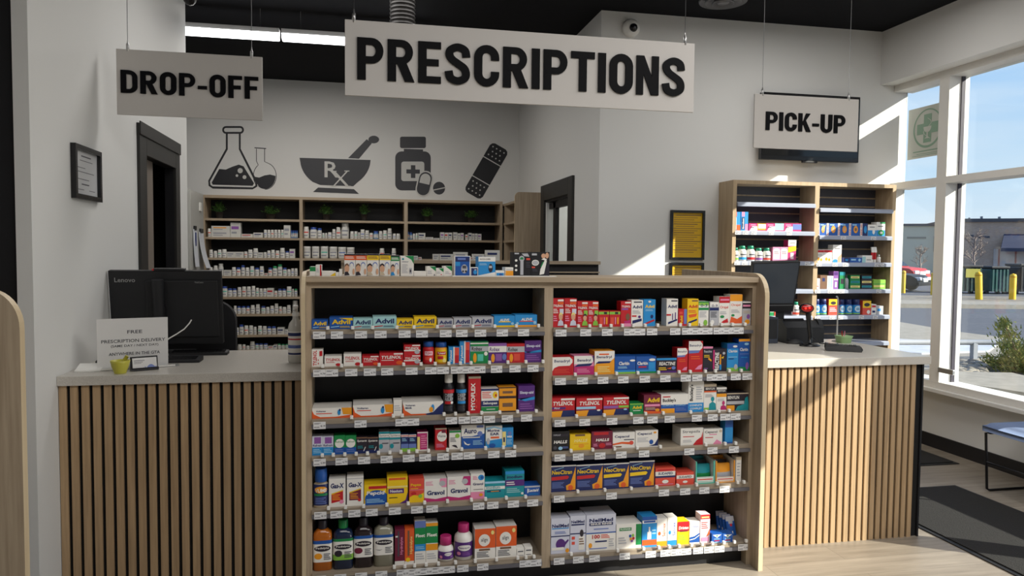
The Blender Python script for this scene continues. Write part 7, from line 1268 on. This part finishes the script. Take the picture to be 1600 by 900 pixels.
# stones in the bed
rg = random.Random(5)
def stone(b, c, s, m_):
    q = MB(); q.lathe([(.001, -.5), (.38, -.4), (.52, 0), (.36, .38), (.001, .48)], m_, (0, 0, 0), 7, True); R_ = Matrix.Rotation(rg.uniform(0, 6), 3, 'Z')
    a, d, e_ = rg.uniform(.7, 1.3), rg.uniform(.7, 1.2), rg.uniform(.45, .8)
    b.add([tuple(Vector(c)+R_ @ Vector((v[0]*a*s, v[1]*d*s, v[2]*e_*s))) for v in q.V], q.F, m_, True)
def f(b):
    for k in range(150):
        px, py = rg.uniform(1478, 1538), rg.uniform(567, 588); 
        if py < 572 and px > 1585: continue
        c = onZ(px, py, GZ+.06); stone(b, (c.x, c.y, GZ+.07), rg.uniform(.10, .2), STN if rg.random() < .7 else CONC)
tag(one('stone_edging', f), 'pale river stones heaped in the bed outside the window', 'stones', kind='stuff')
# juniper
c = onZ(1582, 588, GZ+.05)
tj = thing('juniper_shrub', 'spiky green juniper shrub outside the large window', 'shrub', (c.x+.6, c.y+.3, GZ+.05))
NEED = mat('juniper_green', '5f6c38', 0.7); NEED2 = mat('juniper_yellow_green', '8d8c4c', 0.7); BARK = mat('brown_bark', '5a4a3a', 0.9, bump=.2)
tops = [(x_*.8, z_*.74, y_*.8) for x_, z_, y_ in [(-.62, 1.02, 0), (-.2, .62, .3), (.15, .75, -.2), (.5, .6, .3), (-.45, .42, -.2), (.3, .35, -.5), (-.1, .95, .5), (.8, .9, 0), (1.1, .6, .3), (-.8, .25, .1), (.0, .3, -.6), (1.3, .8, -.2)]]
def f(b):
    for x, z, y in tops: b.tube([(x*.15, y*.15, 0), (x*.6, y*.6, z*.5), (x, y, z)], .03, BARK, 6, .006)
one('branches', f, tj)
def f(b):
    g_ = random.Random(3)
    for x, z, y in tops:
        for k in range(420):
            s = g_.uniform(.12, 1.0)**.8; p = Vector((x*s**.9, y*s, z*s*(.55+.45*s))); sp = .13*(1.15-s)+.025
            p += Vector((g_.gauss(0, sp), g_.gauss(0, sp), g_.gauss(0, sp*.7))); p.z = max(p.z, .02)
            d = (Vector((x, y, z)).normalized()*.9+Vector((g_.gauss(0, .5), g_.gauss(0, .5), g_.gauss(.3, .4)))).normalized(); L = g_.uniform(.04, .09); s_ = d.cross(Vector((g_.random(), g_.random(), g_.random()))).normalized()*.011
            b.add([p-s_, p+s_, p+d*L], [(0, 1, 2)], NEED if g_.random() < .6 else NEED2)
one('foliage', f, tj)
# low rail with posts
c0, c1 = gp_(1395, 551), gp_(1600, 556)
rl = thing('low_rail', 'low grey rail with posts on the walk outside the window', 'rail', (gp_(1521, 563).x, gp_(1521, 563).y, GZ+.02))
p1 = gp_(1521, 563); GM = mat('weathered_grey_rail', '8b8f96', .7)
dr = Vector((gp_(1590, 560)-gp_(1450, 560))); dr.z = 0; dr.normalize(); zr = .30
part('rail_beam', rl, lambda b: b.tube([p1-dr*2.6+Vector((0, 0, zr)), p1+dr*2.4+Vector((0, 0, zr))], .045, GM, 8))
for s in (-1.9, 0, 1.9): part('rail_post', rl, lambda b: b.box(p1.x+dr.x*s-.04, p1.x+dr.x*s+.04, p1.y+dr.y*s-.04, p1.y+dr.y*s+.04, GZ+.02, GZ+zr+.01, GM))
# bollards
YB_ = mat('bollard_yellow', 'e3b41c', .5, bump=.05); YG_ = mat('bollard_band', 'c98f10', .5)
for n, (x, yb2, yt, w2, lab) in enumerate(((1411, 458, 423, 6.2, 'leftmost yellow bollard, in front of parked cars'), (1457.5, 461, 426, 7, 'second yellow bollard from left, beside window mullion'), (1529.5, 472, 425, 10, 'third yellow bollard, leaning slightly, before dark green bins'), (1581.5, 472, 428, 9.5, 'rightmost yellow bollard, before dark green bins'))):
    c = gp_(x, yb2); dpt = (c-Vector((0, 0, CAM_H))).dot(_f); rad = w2/2*dpt/FPX; h = (yb2-yt)*dpt/FPX
    o = thing('bollard', lab, 'bollard', (c.x, c.y, GZ+.02), 'yellow bollards across the road')
    if n == 2: o.rotation_euler.y = -.06; o.location.x += .0
    one('bollard_post', lambda b: b.lathe([(rad, -.02), (rad, h-rad*.9), (rad*.8, h-rad*.3), (rad*.4, h-.02), (.001, h)], YB_, (0, 0, 0), 16), o)
    one('reflective_band', lambda b: b.lathe([(rad*1.03, h*.86), (rad*1.03, h*.9)], YG_, (0, 0, 0), 16), o)
# far building, built square to the road
def dist(D, px, py):       # point at distance D along the view axis
    d = ray(px, py); return d*(D/d.dot(_f))+Vector((0, 0, CAM_H))
D0 = 78
BA, BB = dist(D0+6, 1300, 400), dist(D0-4, 1800, 400); bd = (BB-BA); bd.z = 0; BL = bd.length; bd.normalize(); bnrm = Vector((-bd.y, bd.x, 0))
bl_ = thing('commercial_building', 'long low commercial building across the road with flat roof', 'building', (BA.x, BA.y, GZ), rz=math.atan2(bd.y, bd.x))
def onb(px, py):           # pixel to building-local (u along facade, z)
    d = ray(px, py); o = Vector((0, 0, CAM_H)); t_ = (BA-o).dot(bnrm)/d.dot(bnrm); p = o+d*t_; return (p-BA).dot(bd), p.z-GZ
us = onb(1481, 400)[0]; ht = onb(1480, 353)[1]; ht2 = onb(1560, 347)[1]
TAN = mat('tan_stucco', 'c6c0ab', .85, bump=.05); BRN = grain('brown_brick_wall', 'a8917f', 'b9a392', (3, 3, 12), .85, spec=.2)
bx('tan_wall', bl_, (0, us, 0, 14, 0, ht), TAN); bx('brown_wall', bl_, (us, BL, -.6, 14, 0, ht2), BRN)
bx('roof_cap', bl_, (us-.1, BL, -.8, 14, ht2, ht2+.35), mat('dark_roof_edge', '4d4d52', .7)); bx('roof_cap', bl_, (-.2, us-.1, -.2, 14, ht, ht+.25), mat('dark_roof_edge', '4d4d52'))
for x0, x1, y0, y1 in ((1504, 1519, 367, 370.5), (1524, 1544, 369, 372)):
    u0, z1 = onb(x0, y0); u1, z0 = onb(x1, y1); bx('window_band', bl_, (u0, u1, -.64, -.58, z0, z1), mat('dark_window_band', '3a3c48', .3))
u0, z1 = onb(1417, 370); u1, z0 = onb(1447, 373); bx('window_band', bl_, (u0, u1, -.05, .02, z0, z1), mat('grey_sign_band', '8b8578', .6))
u0, z1 = onb(1459, 369); u1, z0 = onb(1468, 393); bx('wall_panel', bl_, (u0, u1, -.06, .02, z0, z1), mat('grey_wall_panel', '7c7a74', .6))
u0, z1 = onb(1556, 366); u1, z0 = onb(1606, 388)
def f(b): b.prism([(u0+.6, -.62, z1), (u1+4, -.62, z1), (u1+4, -2.2, z0), (u0, -2.2, z0)], (0, .15, -.02), mat('navy_awning', '343a50', .7)); b.box(u0, u1+4, -2.2, -2.1, z0-.35, z0, mat('navy_awning', '343a50'))
one('awning', f, bl_)
u2, z2 = onb(1550, 389); bx('shopfront', bl_, (u2, u1+4, -.75, -.55, .3, z2), mat('pale_shopfront', 'b7aca6', .5))
for k in range(5): bx('shopfront_mullion', bl_, (u2+.4+k*1.5, u2+.55+k*1.5, -.8, -.74, .3, z2), mat('red_brown_trim', '96635a', .6))
for x0, x1, y0 in ((1510, 1519, 345), (1524, 1541, 343), (1552, 1569, 343.5)):
    ua, zz = onb(x0, y0); ub, _ = onb(x1, y0)
    o = one('roof_unit', lambda b: (b.box(ua, ub, 0, 1.4, ht2+.35, zz, mat('grey_roof_unit', '8b8c92', .6)), b.box(ua+(ub-ua)*.6, ua+(ub-ua)*.75, 0.3, .8, zz, zz+.35, mat('grey_roof_unit', '8b8c92')), b.box(ua-.5, ua, 0.2, 1.2, ht2+.35, zz-.4, mat('grey_roof_unit', '8b8c92'))), bl_)
# bins enclosure
DG = mat('dark_green_steel', '1f3a36', .5, bump=.05); DG2 = mat('teal_steel', '2f5450', .45)
for n, (x0, x1, yt, yb2, D, m_, lab) in enumerate(((1496, 1537, 414, 461, 40, DG, 'dark green waste container across the road, left one'), (1543, 1579, 416, 463, 39, DG2, 'teal waste container across the road, right one'), (1588, 1640, 412, 464, 39, mat('black_steel', '24262b', .5), 'black waste container at right edge of the window view'))):
    D = 34.0; p0, p1_ = dist(D, x0, yb2), dist(D, x1, yb2); wd = (p1_-p0).length; hh = dist(D, x0, yt).z-GZ
    o = thing('waste_container', lab, 'container', ((p0.x+p1_.x)/2, (p0.y+p1_.y)/2, GZ), 'waste containers across the road', rz=math.atan2(p1_.y-p0.y, p1_.x-p0.x))
    bx('container_body', o, (-wd/2+.12, wd/2-.12, 0, 1.0, .12, hh-.12), m_, .05)
    def f(b):
        for k in range(5): b.box(-wd/2+.2+k*(wd-.4)/4-.04, -wd/2+.2+k*(wd-.4)/4+.04, -.06, 0, .12, hh-.15, m_)
    one('container_ribs', f, o); bx('container_lid', o, (-wd/2+.1, wd/2-.1, -.06, 1.06, hh-.115, hh), BLKM, .03); 
    one('container_wheels', lambda b: [b.box(s*wd*.4-.08, s*wd*.4+.08, y, y+.16, 0, .12, BLKM) for s in (-1, 1) for y in (.2, .7)], o)
    if n == 0:
        pa = dist(D-.3, 1512, 442); bx('hazard_sticker', o, (-.3, .35, -.085, -.062, .75, 1.15), mat('yellow_sticker', 'a09a3c', .6))
# parked cars
def car(name, px, py, turn, body, grill, lab_, tall):
    L, w = (4.6, 1.9) if tall else (4.5, 1.8); nose = gp_(px, py); rz = math.atan2(_r.y, _r.x)+turn; d = Vector((math.cos(rz), math.sin(rz), 0)); c = nose-d*L/2
    o = thing(name, lab_, 'car', (c.x, c.y, GZ), rz=rz); H_ = 1.8 if tall else 1.42
    hood = 1.08 if tall else .86; m_ = mat(body[0], body[1], .45, spec=.3); gl = mat('dark_car_glass', '20262e', .08); y0 = -w/2
    low = [(-L/2, .3), (-L/2+.08, hood*.72), (-L/2+.25, hood*.95), (-L*.12, hood), (L*.25, hood*.98), (L/2-.3, hood*.9), (L/2-.06, hood*.74), (L/2, .5), (L/2-.04, .3)]
    one('car_body', lambda b: b.prism([(x, y0, z) for x, z in low], (0, w, 0), m_), o)
    cab = [(-L/2+.12, hood*.95), (-L/2+.35, H_-.08), (-L*.2, H_), (L*.05, H_-.03), (L*.24, hood*.97)]
    one('cabin', lambda b: b.prism([(x, y0+.1, z) for x, z in cab], (0, w-.2, 0), m_), o)
    win = [(-L/2+.28, hood*1.02), (-L/2+.44, H_-.16), (-L*.2, H_-.1), (L*.04, H_-.13), (L*.19, hood*1.02)]
    one('side_windows', lambda b: b.prism([(x, y0+.085, z) for x, z in win], (0, w-.17, 0), gl), o)
    one('windscreen', lambda b: b.prism([(L*.235, y0+.2, hood*1.01), (L*.235, -y0-.2, hood*1.01), (L*.065, -y0-.28, H_-.08), (L*.065, y0+.28, H_-.08)], (.03, 0, .02), gl), o)
    for x in (-L*.3, L*.3):
        for s_ in (-1, 1):
            def f(b):
                q = MB(); q.lathe([(.33, 0), (.34, .03), (.34, .17), (.33, .2), (.2, .2), (.001, .18)], BLKM, (0, 0, 0), 20); b.add([(x+v[0], s_*(w/2+.02-v[2]), .34+v[1]) for v in q.V], q.F, BLKM, True)
                q = MB(); q.lathe([(.2, 0), (.18, .02), (.001, .03)], STEEL, (0, 0, 0), 12); b.add([(x+v[0], s_*(w/2+.03-v[2]), .34+v[1]) for v in q.V], q.F, STEEL, True)
            one('wheel', f, o)
    for s_ in (-1, 1): bx('headlight', o, (L/2-.16, L/2+.01, s_*(w/2-.32)-.24, s_*(w/2-.32)+.24, hood*.62, hood*.80), mat('headlight_glass', 'd5d8dc', .1), .03)
    bx('bumper', o, (L/2-.1, L/2+.06, y0+.05, -y0-.05, .28, .46), mat(grill[2], grill[3], .3), .03); bx('grille', o, (L/2-.07, L/2+.02, y0+.62, -y0-.62, hood*.55, hood*.76), mat(grill[0], grill[1], .3), .01)
    bx('number_plate', o, (L/2+.02, L/2+.065, -.26, .26, .47, .6), WHITE); return o
car('parked_car', 1441, 446, -.95, ('red_car_paint', 'b8383a'), ('chrome_grille', 'c9c9c9', 'pale_bumper', 'b9b9b9'), 'red parked car across the road behind black car', True)
car('parked_car', 1444, 455.5, -.85, ('black_car_paint', '12161c'), ('chrome_trim', '9ea3a8', 'black_bumper', '17181b'), 'black parked car across the road before red car', False)
# bare trees
def tree(px, py, yt, D, lab, seed):
    c = dist(D, px, py); h = dist(D, px, yt).z-GZ; o = thing('bare_tree', lab, 'tree', (c.x, c.y, GZ), 'bare trees across the road'); g_ = random.Random(seed)
    BK = mat('pale_twig_bark', '8d8078', .9)
    tr = MB(); tw = MB()
    tr.tube([(0, 0, 0), (.03, 0, h*.25), (-.02, .03, h*.5), (.02, 0, h*.8)], .09, BK, 7, .03)
    def br(p, d, L, rr_, lv):
        q = p+d*L; tw.tube([p, (p+q)/2+Vector((g_.gauss(0, .03), g_.gauss(0, .03), 0)), q], rr_, BK, 4, rr_*.5)
        if lv:
            for k in range(4): br(p.lerp(q, g_.uniform(.4, 1)), (d+Vector((g_.gauss(0, .6), g_.gauss(0, .6), g_.uniform(0, .7)))).normalized(), L*.6, rr_*.6, lv-1)
    for k in range(14):
        a = g_.uniform(0, 6.28); z = h*g_.uniform(.28, .75); br(Vector((0, 0, z)), Vector((math.cos(a)*.7, math.sin(a)*.7, .75)).normalized(), h*.22*(1.1-z/h*.6), .03, 2)
    tr.build('trunk', o); tw.build('twigs', o)
tree(1520, 462, 350, 44, 'bare leafless tree behind the dark green containers', 4); tree(1437, 446, 378, 58, 'bare leafless tree behind the parked cars', 9)
